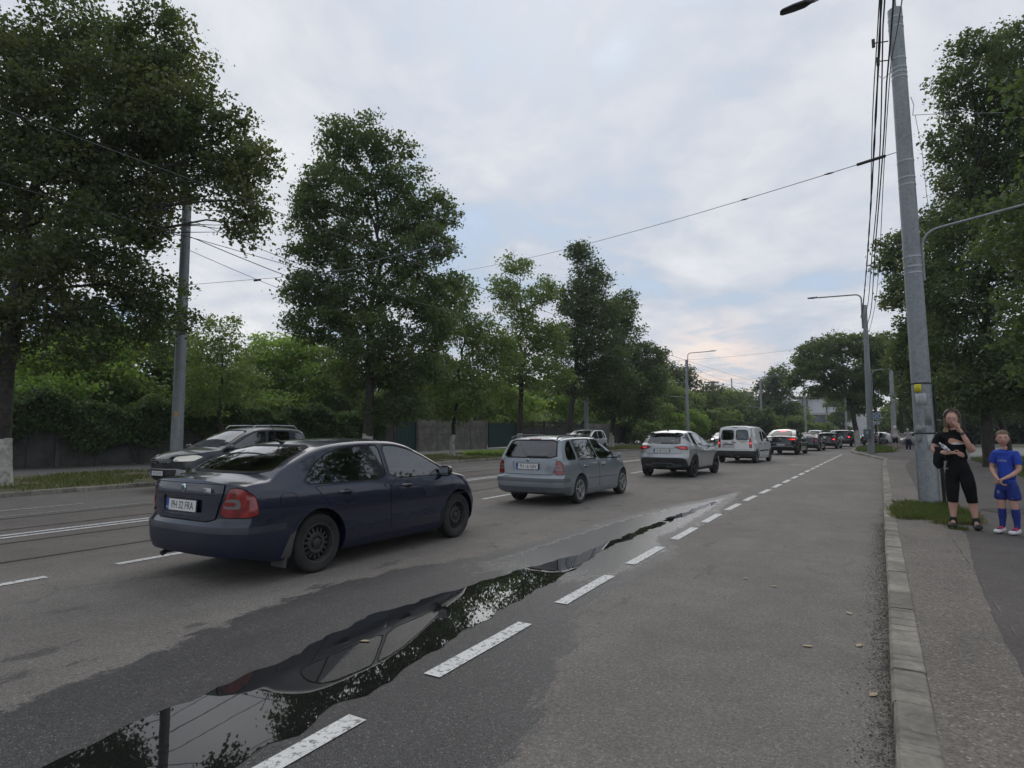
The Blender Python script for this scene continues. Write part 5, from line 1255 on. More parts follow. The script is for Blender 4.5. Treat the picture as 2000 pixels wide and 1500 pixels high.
# pavement on the right
def poly_sheet(name,pts,z,m,**k):
    V,F=tri_poly(pts,2.0); return meshobj(name,[(a,b,z) for a,b in V],F,m,**k)
edge=[(kerb_x(y)+.18,y) for y in np.linspace(-2,36.5,16)]
poly_sheet('pavement',edge+[(.75,38.6),(.5,41.0),(.05,44.2),(-.42,47.2),(-.75,50),(-.85,54),(-.7,60),(-.3,70),(1.5,90),(7,90),(5.0,60),(4.4,30),(4.2,10),(4.2,-2)],.108,M['path_dark'],kind=S)
bd=[(.72,-2),(.72,2),(.74,4.2),(.76,5.0),(.78,5.7),(.83,6.5),(.90,7.6),(1.0,8.8),(1.10,9.8),(1.17,10.7),(1.15,11.2),(.98,11.5)]
bdj=jag(resample(bd,.5,False)+[(.95,11.75)],.004,.2) if False else bd
poly_sheet('aggregate_path',[(kerb_x(y)+.186,y) for y in np.linspace(-2,36.3,16)]+[(1.9,36),(1.35,30),(1.15,22),(1.0,17),(.95,13.5),(.97,11.75)]+jag([(q[0],q[1]) for q in resample(bd,.12,False)][::-1],.006,.12)+[(.72,-2)],.113,M['path'],kind=S)
gr_poly=[(4.15,-5),(4.1,10),(4.2,22),(4.5,34),(4.9,50),(5.4,70),(30,120),(90,120),(90,-5)]
poly_sheet('park_ground_sheet',gr_poly,.118,M['ground'],kind=S).name='park_ground'
# broken hole behind the boy
hv,hf=tri_poly(jag([(1.95,13.75),(1.75,14.05),(1.95,14.45),(2.5,14.6),(2.95,14.35),(2.9,13.9),(2.4,13.7)],.02,.15),.15)
meshobj('pavement_hole',[(a,b,.1145) for a,b in hv],hf,mat('wet_soil',fn=vary((.008,.007,.006),(.028,.024,.02),7,4,bump=.8),rough=.5),label='dark broken hole in the path behind the boy',cat='pothole')
# left side: kerb, verge, pavement
kl=[(-17.45+bend(y)*.9,y) for y in np.linspace(-6,75,40)]
stones('left_kerb',kl,1.0,.2,.12,M['kerb'],'dark kerb along the grass strip across the road','kerb',side=-1,ztop=.11)
def band(name,xa,xb,y0,y1,z,m,**k):
    V=[];F=[]; n=40
    for i in range(n+1):
        y=lerp(y0,y1,i/n); b=bend(y)*.9; V+=[(xa+b,y,z),(xb+b,y,z)]
        if i: F.append((2*i-2,2*i-1,2*i+1,2*i))
    return meshobj(name,V,F,m,**k)
band('left_verge',-23.6,-17.63,-10,90,.10,M['soil'],kind=S)
band('left_pavement',-27.9,-23.6,-10,90,.104,M['far_path'],kind=S)
band('left_garden_ground',-80,-27.9,-10,140,.06,M['ground'],kind=S)
# ---- grass blades ----
def grass(name,pts_fn,n,h,m,lab=None,w=.008,lean=.5,seed=1):
    rg=np.random.default_rng(seed); P=pts_fn(rg,n); n=len(P)
    a=rg.uniform(0,2*np.pi,n); hh=h*rg.uniform(.4,1.25,n); ln=rg.normal(0,lean,n)*hh; ww=w*rg.uniform(.7,1.4,n)
    la=rg.uniform(0,2*np.pi,n); dx=np.cos(a)*ww; dy=np.sin(a)*ww; lx=np.cos(la)*ln; ly=np.sin(la)*ln
    V=np.zeros((n,4,3)); V[:,0]=P; V[:,0,0]-=dx; V[:,0,1]-=dy; V[:,1]=P; V[:,1,0]+=dx; V[:,1,1]+=dy
    V[:,2]=P; V[:,2,0]+=lx*.45+dx*.7; V[:,2,1]+=ly*.45+dy*.7; V[:,2,2]+=hh*.6
    V[:,3]=P; V[:,3,0]+=lx; V[:,3,1]+=ly; V[:,3,2]+=hh
    k=np.arange(n)[:,None]*4; F=np.concatenate([k+np.array([[0,1,2]]),k+np.array([[0,2,3]])])
    return fast_mesh(name,V.reshape(-1,3),F,m,None,kind='stuff')
def tuft_pts(poly,z,clump=.6,edge_bias=None):
    xs=[p[0] for p in poly]; ys=[p[1] for p in poly]
    def f(rg,n):
        out=[]; cs=[]
        while len(out)<n:
            x=rg.uniform(min(xs),max(xs)); y=rg.uniform(min(ys),max(ys))
            if not inside((x,y),poly): continue
            if clump and rg.random()<clump: x+=rg.normal(0,.02)
            s=math.sin(x*7.3+math.sin(y*5.1)*2)+math.sin(y*6.1+x*3)
            if clump and s<-1.0+rg.random()*.7: continue
            out.append((x,y,z))
        return np.array(out)
    return f
# tuft round the big pole
grass('pole_grass',tuft_pts([(.34,12.2),(.42,11.9),(.75,11.75),(1.1,11.35),(1.35,11.45),(1.5,12.0),(1.55,13.2),(1.35,14.5),(.9,14.8),(.45,14.2),(.33,13.1)],.11,.3),7500,.10,M['grass'],w=.0035)
grass('pole_grass_dry',tuft_pts([(.30,12.0),(.5,11.7),(1.3,11.2),(1.6,12.0),(1.65,13.4),(1.3,14.9),(.5,14.6),(.28,13.1)],.11,.2),3000,.07,M['grass_dry'],w=.003,seed=15,lean=.9)
grass('path_edge_grass',tuft_pts([(1.02,11.0),(1.22,11.0),(1.3,11.45),(1.05,11.5)],.11,.3),700,.04,M['grass'],w=.004,seed=5)
grass('park_grass',tuft_pts([(4.0,14),(4.2,26),(4.6,40),(9,44),(14,30),(9,14)],.115,.5),26000,.13,M['grass'],w=.012,seed=2)
grass('bay_end_grass',tuft_pts([(-.55,50.5),(.5,46.8),(1.6,48.5),(2.2,56),(1.4,70),(-.2,66),(-.7,56)],.11,0),16000,.16,M['grass'],w=.02,seed=3)
def vergepts(x0,x1,y0,y1,z):
    def f(rg,n):
        y=y0+(y1-y0)*rg.random(n)**1.3; x=rg.uniform(x0,x1,n)+.00099*np.maximum(0,y-12)**2
        s=np.sin(x*1.9+np.sin(y*1.3)*2)+np.sin(y*1.7+x); k=s>-1.2+rg.random(n)
        return np.stack([x,y,np.full(n,z)],1)[k]
    return f
grass('verge_dry_grass',vergepts(-23.5,-17.7,-2,60,.10),26000,.10,M['grass_dry'],w=.014,seed=4)
grass('verge_green_grass',vergepts(-23.5,-17.7,-2,60,.10),26000,.11,M['grass'],w=.013,seed=6)
grass('verge_low_plants',vergepts(-21.8,-19.3,30.5,36.5,.12),9000,.22,M['leaf_light'],w=.04,seed=8,lean=.9)
# fallen leaves on the road
for i,(x,y,a) in enumerate([(-.42,4.95,.3),(-.10,5.15,1.2),(-.18,6.0,2.0),(-1.15,6.85,.5),(-.85,6.65,.1),(-.02,4.25,1.0),(.02,3.2,2.2),(.0,3.05,.7),(-.12,11.0,.2),(-3.25,3.42,.4),(-.45,15.5,1)]):
    c,s_=math.cos(a),math.sin(a); q=.038
    pts=[(-1,0,0),(-.3,.5,.25),(.5,.45,.2),(1,0,.45),(.4,-.45,.2),(-.4,-.5,.3)]
    meshobj('fallen_leaf',[(x+(px_*c-py_*s_)*q,y+(px_*s_+py_*c)*q,.007+pz*q*.3) for px_,py_,pz in pts],[(0,1,2,3),(0,3,4,5)],M['dry_leaf'],label='small dry fallen leaf '+['a step from the kerb, left one of a close pair','close to the kerb, right one of a close pair','near the kerb, just beyond the close pair of leaves','in the middle of the parking strip, farther of two','in the middle of the parking strip, nearer of two','tight against the kerb face, nearer than the close pair','in the gutter at the lower right corner, upper one','in the gutter at the lower right corner, lower one','far up the gutter level with the grass tuft','on the wet edge of the puddle under the car reflection','far up the parking strip beyond the grass tuft'][i],cat='leaf',group='fallen leaves on the road')
# loose grit by the kerb
rg=np.random.default_rng(9); n=5200; y=rg.uniform(.5,12,n); x=.04+.015*y-np.abs(rg.normal(0,.09,n))-.01; r=rg.uniform(.003,.0085,n)
base=np.array([(1,0,0),(-.5,.87,0),(-.5,-.87,0),(0,0,1.0)]); V=(base[None]*r[:,None,None]); V[:,:,0]+=x[:,None]; V[:,:,1]+=y[:,None]; V[:,:,2]+=.001
k=np.arange(n)[:,None]*4; F=np.concatenate([k+np.array([[0,1,3]]),k+np.array([[1,2,3]]),k+np.array([[2,0,3]])])
fast_mesh('kerb_grit',V.reshape(-1,3),F,mat('grit',fn=vary((.03,.028,.025),(.22,.2,.17),60,2,.4,.6),rough=.95),kind='stuff')
# ================= trees, hedges, ivy =================
DENSE=2.9
def sublobes(lobes,seed,k=7):
    rg=np.random.default_rng(seed+999); out=[]
    for l in lobes:
        x,y,z,a,b,c=l[:6]; out.append((x,y,z,a*.74,b*.74,c*.74)); off=rg.uniform(0,6.3)
        for i in range(k):
            th=off+i*2.4; u=1-2*(i+.5)/k; u=u*.95+rg.normal(0,.08); q=max(0,1-u*u)**.5; r_=rg.uniform(.34,.52); e=rg.uniform(.62,.86)
            out.append((x+q*math.cos(th)*a*e,y+q*math.sin(th)*b*e,z+u*c*e,a*r_,b*r_,c*r_*.85))
    return out
CY,SY=math.cos(YAW),math.sin(YAW)
def depth(X,Y): return -X*SY+Y*CY
def px_of(X,Y): return 1000+1180*(X*CY+Y*SY)/depth(X,Y)
def leaves(name,C,size,m,parent,seed=0,flat=.5,asp=.8):
    """C: (n,3) leaf centres -> one mesh of folded leaf blades"""
    rg=np.random.default_rng(seed); n=len(C)
    up=np.stack([rg.normal(0,1,n),rg.normal(0,1,n),rg.normal(0,1,n)*.8+flat*1.6],1); up/=np.linalg.norm(up,axis=1)[:,None]
    a=rg.normal(0,1,(n,3)); a[:,2]-=.35; a-=up*np.sum(a*up,1)[:,None]; a/=np.linalg.norm(a,axis=1)[:,None]; b=np.cross(up,a)
    s=size*rg.uniform(.45,1.45,n)[:,None]
    V=np.zeros((n,4,3)); V[:,0]=C-a*s*.5; V[:,1]=C+b*s*.5*asp+up*s*.08; V[:,2]=C+a*s*.55-up*s*.1; V[:,3]=C-b*s*.5*asp+up*s*.08
    F=(np.arange(n)[:,None]*4+np.arange(4)[None]); return fast_mesh(name,V.reshape(-1,3),F,m,None,parent=parent)
def lobe_points(lobes,dens,cl,per,seed,gap=.35,core=.55):
    rg=np.random.default_rng(seed); out=[]; L=np.array(sublobes(lobes,seed),float)
    for li,l in enumerate(L):
        area=4*np.pi*((l[3]*l[4])**1.6/3+(l[3]*l[5])**1.6/3+(l[4]*l[5])**1.6/3)**(1/1.6); nc=max(4,int(area*dens*DENSE/per))
        d=rg.normal(0,1,(nc,3)); d/=np.linalg.norm(d,axis=1)[:,None]
        ph=rg.uniform(0,6.3,6)
        bum=1+.16*np.sin(d[:,0]*4+ph[0])*np.sin(d[:,1]*4+ph[1])+.14*np.sin(d[:,2]*6+ph[2]+d[:,0]*3)
        r=(core+(1-core)*rg.random(nc)**.55)*bum*rg.choice([1,1,1,1.12],nc)
        P=l[:3]+d*r[:,None]*l[3:6]
        # holes
        f=np.sin(P[:,0]*1.9+ph[3])*np.sin(P[:,1]*1.7+ph[4])+np.sin(P[:,2]*2.3+ph[5])*np.cos(P[:,0]*1.3+P[:,1]*1.1)
        keep=f>-1.1+gap*1.2*rg.random(nc)
        # drop those deep inside other lobes
        near=L[np.linalg.norm(L[:,:3]-l[:3],axis=1)<l[3]+L[:,3]]; q=np.linalg.norm((P[:,None,:]-near[None,:,:3])/near[None,:,3:6],axis=2); q=np.sort(q,axis=1)[:,min(1,q.shape[1]-1)] if False else np.min(np.where(np.abs(near[:,0]-l[0])[None]<1e-9,9,q),axis=1)
        keep&=~((q<.6)&(rg.random(nc)<.75)); P=P[keep]
        k=rg.integers(int(per*.5),int(per*1.5)+1,len(P)); rad=cl*rg.uniform(.6,1.35,len(P))
        idx=np.repeat(np.arange(len(P)),k); o=rg.normal(0,.5,(len(idx),3))*rad[idx][:,None]; o[:,2]*=.55
        o[:,2]-=.25*np.hypot(o[:,0],o[:,1])
        out.append(P[idx]+o)
    return np.concatenate(out)
def branch_tube(mb,p0,p1,r0,r1,seed,n=6,sag=.0):
    rnd=random.Random(seed); p0=Vector(p0);p1=Vector(p1); L=(p1-p0).length; pts=[];rs=[]
    for i in range(n+1):
        t=i/n; p=p0.lerp(p1,t); w=math.sin(PI*t)*L*.07
        p+=Vector((rnd.uniform(-1,1)*w,rnd.uniform(-1,1)*w,rnd.uniform(-.5,1)*w+sag*math.sin(PI*t)*L)); pts.append(p); rs.append(lerp(r0,r1,t))
    mb.tube(pts,rs,7)
    return pts
def tree(name,X,Y,lobes,leafm,label,group=None,r=.22,dens=26,size=.13,cl=.32,per=18,seed=1,gap=.35,bark='bark',white=0,lean=(0,0),z0=.1,fork=.45,twigs=True,category='tree',flat=.5,bare=0):
    """lobes in local metres (dx,dy,z,rx,ry,rz)"""
    root=empty(name,(X,Y,z0),label=label,cat=category,group=group)
    zt=max(l[2] for l in lobes); cx=sum(l[0] for l in lobes)/len(lobes)+lean[0]; cy=sum(l[1] for l in lobes)/len(lobes)+lean[1]
    zb=min(l[2]-l[5] for l in lobes); zf=max(1.5,lerp(zb,zt,fork*.5))
    rnd=random.Random(seed); mb=MB()
    prof=[(0,0,-.15,r*1.3),(0,0,.05,r*1.14),(0,0,.35,r*1.01)]
    n=7
    for i in range(1,n+1):
        t=i/n; prof.append((cx*.35*t**1.5+lean[0]*t+rnd.uniform(-.05,.05),cy*.35*t**1.5+lean[1]*t+rnd.uniform(-.05,.05),lerp(.35,zf,t),lerp(r,r*.72,t)))
    mb.tube([p[:3] for p in prof],[p[3] for p in prof],12); top=Vector(prof[-1][:3])
    mb.build('trunk',M[bark],root,60)
    if white:
        w=MB(); q=[p for p in prof if p[2]<=white+.25]; q=[(p[0],p[1],p[2],p[3]) for p in q]
        if len(q)<4: q.append((prof[3][0]*.5,prof[3][1]*.5,white,r*1.0))
        q[-1]=(q[-1][0],q[-1][1],white,q[-1][3]); w.tube([p[:3] for p in q],[p[3]+.008 for p in q],12); w.build('whitewash',M['lime'],root,60)
    bm_=MB()
    ldr=(cx*.7+lean[0],cy*.7+lean[1],lerp(zf,zt,.75)); main=branch_tube(bm_,top,ldr,r*.7,r*.15,seed+5,8)
    for i,l in enumerate(lobes):
        s=main[min(len(main)-2,max(0,int((l[2]-zf)/max(.1,(ldr[2]-zf))*len(main)*.6)))] if l[2]>zf else top
        e=(l[0],l[1],l[2]+.1*l[5]); pts=branch_tube(bm_,s,e,r*.26,r*.05,seed*31+i,6,.05)
        if twigs:
            for k in range(3):
                d=Vector((rnd.gauss(0,1),rnd.gauss(0,1),rnd.gauss(.2,.8))).normalized(); e2=Vector((l[0]+d.x*l[3]*.85,l[1]+d.y*l[4]*.85,l[2]+d.z*l[5]*.85))
                branch_tube(bm_,pts[rnd.choice([2,3,4])],e2,r*.08,r*.015,seed*77+i*9+k,4)
    for k in range(bare):
        l=lobes[k%len(lobes)]; b=Vector((l[0]+rnd.uniform(-.3,.3)*l[3],l[1],l[2]+l[5]*.7))
        for j in range(4): branch_tube(bm_,b,b+Vector((rnd.uniform(-.6,.6),rnd.uniform(-.6,.6),rnd.uniform(.7,1.5))),r*.05,r*.012,seed+99*k+j,3)
    bm_.build('branches',M[bark],root,60)
    C=lobe_points(lobes,dens,cl,per,seed,gap)
    leaves('crown',C,size*.80,M[leafm],root,seed+3,flat)
    return root
def lobes_px(X,Y,L,z0=.1,seed=0,thick=.9,dz=.35):
    """silhouette lumps given as (px,py,rx,ry) in photo pixels at the tree's own distance -> real lumps with depth"""
    rnd=random.Random(seed); D=depth(X,Y); ppm=1180/D; bx=px_of(X,Y); out=[]
    for q in L:
        px_,py_,rx,ry=q[:4]; s=(px_-bx)/ppm; z=(842-py_)/ppm*1.0+1.55-z0
        rd=max(rx,ry)/ppm*thick; d=q[4] if len(q)>4 else rnd.uniform(-1,1)*dz*rd*2
        # lateral = camera right, depth = camera forward
        out.append((s*CY-d*SY,s*SY+d*CY,z,(rx/ppm+rd)/2,(rx/ppm+rd)/2,ry/ppm))
    return out
ROW='trees along the verge across the road'
def linden(px_list,X,Y,label,leafm='leaf_linden',**k):
    return tree('linden_tree',X,Y,lobes_px(X,Y,px_list,seed=k.get('seed',1)),leafm,label,**k)
linden([(300,140,95,75),(200,260,120,80),(90,40,170,100),(270,50,90,70),(-120,120,230,220),(150,190,190,120),(330,200,100,85),(60,330,190,120),(240,320,150,95),(400,262,85,58),(455,325,68,52),(480,390,60,45),(470,440,38,34),(-150,430,200,160),(95,520,120,70),(220,480,100,80),(265,560,62,52),(200,600,120,65),(40,610,110,60),(240,415,80,58),(440,220,45,38),(185,680,60,38),(-60,640,130,90),(515,310,34,45)],-20.0,7.15,
   'huge dark linden at the left edge overhanging the lamp pole, trunk whitewashed','leaf_olive',group=ROW,r=.27,dens=58,size=.125,cl=.36,per=24,seed=11,gap=.40,white=1.25,flat=.6,lean=(-.55,-.35))
linden([(700,262,70,42),(655,300,60,45),(765,315,62,50),(595,385,42,40),(655,385,80,60),(770,400,75,55),(850,395,42,48),(605,470,60,50),(690,480,80,55),(845,470,48,45),(790,500,55,45),(600,560,55,48),(680,580,80,55),(800,570,70,55),(865,560,48,40),(630,635,70,42),(730,660,90,50),(850,640,60,50),(690,725,75,42),(800,720,85,45),(770,790,80,35)],-20.3,21.3,
   'tall dark green tree behind the navy car, forked limbs showing near its top','leaf_linden',group=ROW,r=.25,dens=46,size=.165,cl=.40,per=16,seed=21,gap=.75,white=1.35)
linden([(900,575,30,40),(885,640,55,50),(940,665,45,50),(860,720,62,48),(935,740,62,45),(900,790,75,30),(985,690,35,45)],-20.5,28.4,
   'lighter green young tree with whitewashed trunk in front of the concrete fence','leaf_mid',group=ROW,r=.13,dens=34,size=.17,cl=.42,per=14,seed=31,gap=.6,white=1.25)
linden([(1005,515,32,22),(985,560,32,28),(1015,590,45,38),(1065,560,30,32),(1035,650,55,45),(990,690,45,45),(1075,660,35,40),(1050,730,60,42),(985,760,45,35)],-20.3,35.9,
   'sparse-topped tree with thin bare twigs standing behind the silver estate','leaf_mid',group=ROW,r=.19,dens=30,size=.19,cl=.45,per=13,seed=41,gap=.9,white=1.3,bare=2)
linden([(1135,490,26,26),(1160,545,42,42),(1120,590,42,42),(1175,610,50,45),(1110,665,42,50),(1180,685,58,50),(1130,740,60,42),(1200,745,50,42)],-20.0,43.2,
   'dense dark pointed tree right of the sparse-topped one','leaf_dark',group=ROW,r=.24,dens=34,size=.20,cl=.5,per=14,seed=51,gap=.4,white=1.3)
linden([(1215,600,30,40),(1225,655,38,40),(1275,690,38,30),(1210,710,52,45),(1260,745,48,42),(1185,770,55,35),(1240,790,55,32)],-19.5,51,
   'dark low tree at the end of the row, above the grey crossover','leaf_dark',group=ROW,r=.22,dens=30,size=.22,cl=.5,per=13,seed=61,gap=.4,white=1.3)
X,Y=-26.2,17.7
tree('young_tree',X,Y,lobes_px(X,Y,[(435,640,34,34),(405,690,38,36),(465,700,40,40),(425,745,55,40),(485,760,45,36),(400,790,40,30)],seed=4),'leaf_mid','small leafy tree on the pavement behind the dark SUV',r=.11,dens=36,size=.14,cl=.33,per=14,seed=71,gap=.5)
# garden trees behind the wall
GARD='garden trees behind the wall'
G=[(-33,13,[(40,700,110,60),(150,690,90,60),(90,770,120,50)],'leaf_light','light green feathery garden tree behind the ivy wall at far left'),
   (-36,17,[(215,670,75,45),(170,740,80,50),(240,760,90,45)],'leaf_light','feathery bright green tree behind the ivy wall, left of the lamp pole'),
   (-31.5,18,[(300,665,60,45),(330,730,60,55),(280,780,80,35)],'leaf_mid','bushy tree behind the ivy wall, touching the left side of the lamp pole'),
   (-33,24,[(395,760,60,40),(360,720,40,45),(420,790,70,30)],'leaf_mid','bushy garden tree behind the small pavement tree'),
   (-38,31,[(560,690,65,40),(520,735,60,45),(600,740,65,45),(540,785,90,30)],'leaf_light','bright green bushy tree left of the tall tree behind the navy car'),
   (-36,33,[(640,700,45,45),(665,760,60,45),(620,790,70,25)],'leaf_mid','leafy garden tree directly behind the trunk of the tall tree'),
   (-35,38,[(780,770,60,40),(850,780,60,35),(820,740,60,35)],'leaf_mid','garden tree over the concrete fence behind the young whitewashed tree'),
   (-36,46,[(960,770,50,40),(1010,790,45,30),(920,790,45,25)],'leaf_light','bright garden tree over the green gate'),
   (-34,56,[(1080,770,55,35),(1130,790,50,25),(1040,780,40,30)],'leaf_light','bright garden tree over the lattice fence'),
   (-30,66,[(1200,780,50,32),(1250,790,50,28),(1170,800,40,20)],'leaf_mid','garden tree over the far panel fence'),
   (-26,76,[(1290,770,50,35),(1330,790,45,32),(1260,800,40,25),(1270,740,30,25)],'leaf_mid','leafy tree left of the far lamp pole beyond the grey crossover'),
   (-24,92,[(1330,740,35,28),(1370,780,45,30),(1320,790,40,30),(1300,720,22,22)],'leaf_olive','thin yellowish tree just behind the far lamp pole'),
   (-22,110,[(1410,790,35,24),(1395,810,45,24),(1430,775,28,22)],'leaf_mid','bushy tree above the white van, left of the factory chimney'),
   (-20,128,[(1440,790,30,22),(1470,800,32,22),(1420,780,20,18)],'leaf_dark','dark bushy tree under the factory chimneys'),
   (-14,118,[(1515,735,14,22),(1500,760,22,22),(1528,755,18,26),(1512,790,34,26),(1490,800,25,20),(1540,800,22,22)],'leaf_dark','tall pointed poplar-like tree above the black coupe SUV'),
   (-17,150,[(1470,805,30,20),(1550,812,26,16),(1510,815,30,14)],'leaf_mid','low far tree mass behind the black coupe SUV')]
for i,(X,Y,L,lm,lab) in enumerate(G):
    D=depth(X,Y); sz=.16+.0024*D
    tree('garden_tree',X,Y,lobes_px(X,Y,L,seed=i,thick=1.1),lm,lab,group=GARD,r=.16,dens=min(30,900/D),size=sz,cl=.5+.004*D,per=12,seed=100+i,gap=.35,twigs=D<60,flat=.75)
# leafy mass: roadside bushes on the left, far
def bush(name,X,Y,L,lm,lab,group=None,seed=0,size=.2,dens=18,z0=.1):
    e=empty(name,(X,Y,z0),label=lab,cat='bush',group=group)
    lb=lobes_px(X,Y,L,seed=seed,thick=1.0); mb=MB()
    for l in lb:
        for k in range(3):
            branch_tube(mb,(l[0]*.4,l[1]*.4,-.05),(l[0]+(k-1)*.3*l[3],l[1],l[2]),.04,.01,seed+k,4)
    mb.build('stems',M['bark'],e,60)
    leaves('foliage',lobe_points(lb,dens,.4,12,seed,.2,.5),size,M[lm],e,seed+1,.4); return e
BG='bushes overgrowing the far left pavement'
bush('roadside_bush',-22.0,66,[(1265,840,35,22),(1300,850,30,16),(1240,820,25,22)],'leaf_mid','overgrown bush left of the far lamp pole foot',BG,1,.24)
bush('roadside_bush',-19.5,72,[(1330,845,38,20),(1360,825,34,24),(1310,825,30,22)],'leaf_light','overgrown bush right behind the far lamp pole foot',BG,2,.25)
bush('roadside_bush',-17.5,84,[(1385,835,32,22),(1410,820,32,26),(1375,815,25,20)],'leaf_mid','overgrown bush behind the white van, left half',BG,3,.28)
bush('roadside_bush',-14.5,98,[(1450,830,32,22),(1480,822,30,24),(1430,810,25,20)],'leaf_dark','overgrown bush behind the white van, right half',BG,4,.3)
bush('roadside_bush',-11.5,112,[(1520,835,30,16),(1545,828,28,18),(1500,820,20,18)],'leaf_mid','overgrown bush behind the black coupe SUV',BG,5,.32)
bush('clipped_hedge',-7.5,125,[(1590,838,26,14),(1612,838,20,13),(1572,838,22,13)],'leaf_mid','square hedge above the two dark saloons',None,6,.3)
bush('roadside_bush',-6,150,[(1640,838,18,12),(1625,835,12,12)],'leaf_dark','dark shrub below the far white building',None,7,.35)
# right side
RT='park trees beyond the right pavement'
def rtree(X,Y,L,lab,lm='leaf_dark',**k):
    return tree('park_tree',X,Y,lobes_px(X,Y,L,seed=k.get('seed',1)),lm,lab,group=RT,**k)
rtree(4.3,31,[(1925,90,60,45),(1890,160,50,50),(1960,170,60,60),(1990,80,35,35),(1900,250,55,55),(1975,280,70,60),(1890,340,45,50),(1950,380,70,60),(1880,430,60,50),(2010,420,70,80),(1860,500,60,50),(1940,510,80,60),(1890,590,80,55),(1980,620,80,70),(1850,660,60,45),(1920,700,80,50),(2030,250,60,90),(1830,560,60,60),(1980,720,70,60),(2030,120,60,70),(2005,60,50,50),(2040,200,60,80),(1985,220,55,60),(2010,330,60,80),(1860,750,60,40),(1940,770,70,40)],
  'tall dark tree rising behind the woman and boy to the top right corner',r=.22,dens=44,size=.15,cl=.40,per=16,seed=201,gap=.35)
rtree(4.3,38,[(1840,440,40,30),(1775,470,36,34),(1750,510,30,24),(1755,575,34,30),(1815,540,50,50),(1850,620,50,50),(1795,640,45,40),(1870,720,60,50),(1820,720,45,40),(1800,760,45,35),(1765,690,36,40)],
  'dark tree reaching left past the big pole with drooping branches',r=.2,dens=40,size=.18,cl=.42,per=14,seed=202,gap=.5,white=1.2,bare=1)
rtree(7.6,20,[(2080,200,110,120),(2090,420,110,120),(2060,600,90,80),(2050,700,80,60)],'large dark tree mostly outside the right edge of the photo','leaf_dark',r=.26,dens=34,size=.16,cl=.42,per=16,seed=203,gap=.3)
for i,(X,Y,L,lab,lm) in enumerate([
  (7.0,44,[(1880,760,50,40),(1930,770,50,40),(1900,720,60,35)],'low dark tree deep in the park behind the woman','leaf_dark'),
  (9.5,50,[(1950,770,50,40),(2000,760,55,50),(1970,700,60,40)],'low dark tree deep in the park behind the boy','leaf_dark'),
  (9.0,34,[(2010,740,55,50),(2060,760,60,50),(2030,690,60,40)],'dark park tree at the right edge behind the boy','leaf_dark'),
  (5.2,66,[(1790,740,40,40),(1830,760,40,35),(1760,700,40,40),(1800,690,45,35)],'dark park tree just left and behind the big pole','leaf_dark'),
  (3.6,80,[(1750,690,40,35),(1725,740,35,30),(1775,750,40,35),(1740,660,22,18)],'park tree with whitewashed trunk above the two walkers','leaf_linden'),
  (1.2,84,[(1700,730,35,30),(1712,770,30,24),(1690,690,35,25)],'park tree with whitewashed trunk behind the small round sign','leaf_dark'),
  (12,75,[(1860,800,35,24),(1900,810,35,20),(1830,800,30,22)],'small far park tree left of the woman\'s head','leaf_dark'),
  (17,80,[(1930,810,35,20),(1975,800,40,24),(2010,790,40,30)],'small far park tree between woman and boy','leaf_dark')]):
    D=depth(X,Y); rtree(X,Y,L,lab,lm,r=.17,dens=min(28,1000/D),size=.15+.0022*D,cl=.5,per=12,seed=210+i,gap=.2,white=1.2 if 'whitewash' in lab else 0,twigs=D<60)
rtree(-.72,69.9,[(1600,690,42,26),(1575,722,36,22),(1640,668,40,24),(1555,745,18,12),(1625,720,42,28),(1690,672,40,30),(1655,755,40,26),(1700,735,45,35),(1735,700,38,36),(1600,762,26,14),(1690,790,32,22)],
  'spreading tree at the end of the parking bay with bare twigs on top',lm='leaf_linden',r=.26,dens=26,size=.25,cl=.5,per=13,seed=230,gap=.8,white=1.5,bare=5,fork=.3)
tree('street_tree',-4,150,lobes_px(-4,150,[(1650,800,22,16),(1630,780,20,18),(1665,780,20,18),(1640,815,22,12)],seed=3),'leaf_mid','hazy small tree in front of the far white building',r=.15,dens=10,size=.45,cl=.7,per=10,seed=240,twigs=False)
# ---- ivy over the garden wall ----
def ivy(name,y0,y1,zlo,zhi,x0,n,lab,lm='leaf_hedge',seed=1,size=.12,thick=.5):
    e=empty(name,(x0+bend((y0+y1)/2)*.9,(y0+y1)/2,.1),label=lab,cat='ivy hedge')
    rg=np.random.default_rng(seed); y=rg.uniform(-(y1-y0)/2,(y1-y0)/2,n); u=rg.random(n)
    top=zhi+.25*np.sin(y*1.3+seed)+.18*np.sin(y*3.1)+.1*np.sin(y*7); lo=zlo+.35*np.sin(y*.9+2)+.25*np.sin(y*2.3)
    z=lo+(top-lo)*u**.8; bulge=thick*(.55+.45*np.sin(y*2.1+z*2)*np.sin(z*3.3+y))*(.35+.65*np.minimum(1,(z-lo)/.8))
    x=rg.normal(0,.10,n)+bulge*rg.random(n)**.35
    cap=rg.random(n)<.22; x=np.where(cap,rg.uniform(-.7,.4,n),x); z=np.where(cap,top+rg.normal(0,.10,n),z)
    yy=y+rg.normal(0,.05,n)
    leaves('foliage',np.stack([x,yy,z],1),size,M[lm],e,seed,.1)
    mb=MB(); rnd=random.Random(seed)
    for k in range(max(3,int((y1-y0)))):
        yk=rnd.uniform(-(y1-y0)/2,(y1-y0)/2); branch_tube(mb,(.05,yk,0),(.15,yk+rnd.uniform(-.8,.8),zlo+.9),.025,.012,seed+k,5)
    mb.build('stems',M['bark'],e,60); return e
ivy('ivy_hedge',3,18.5,1.0,2.55,-27.75,42000,'dark ivy hanging over the old garden wall at the left',seed=1)
ivy('ivy_hedge',18.5,30.5,.7,2.5,-27.75,30000,'dark ivy covering the wall behind the dark SUV and navy car',seed=2,size=.13)
ivy('ivy_hedge',68,76,.4,2.6,-27.9,9000,'ivy spilling over the far end of the panel fence',seed=3,size=.22,lm='leaf_mid')

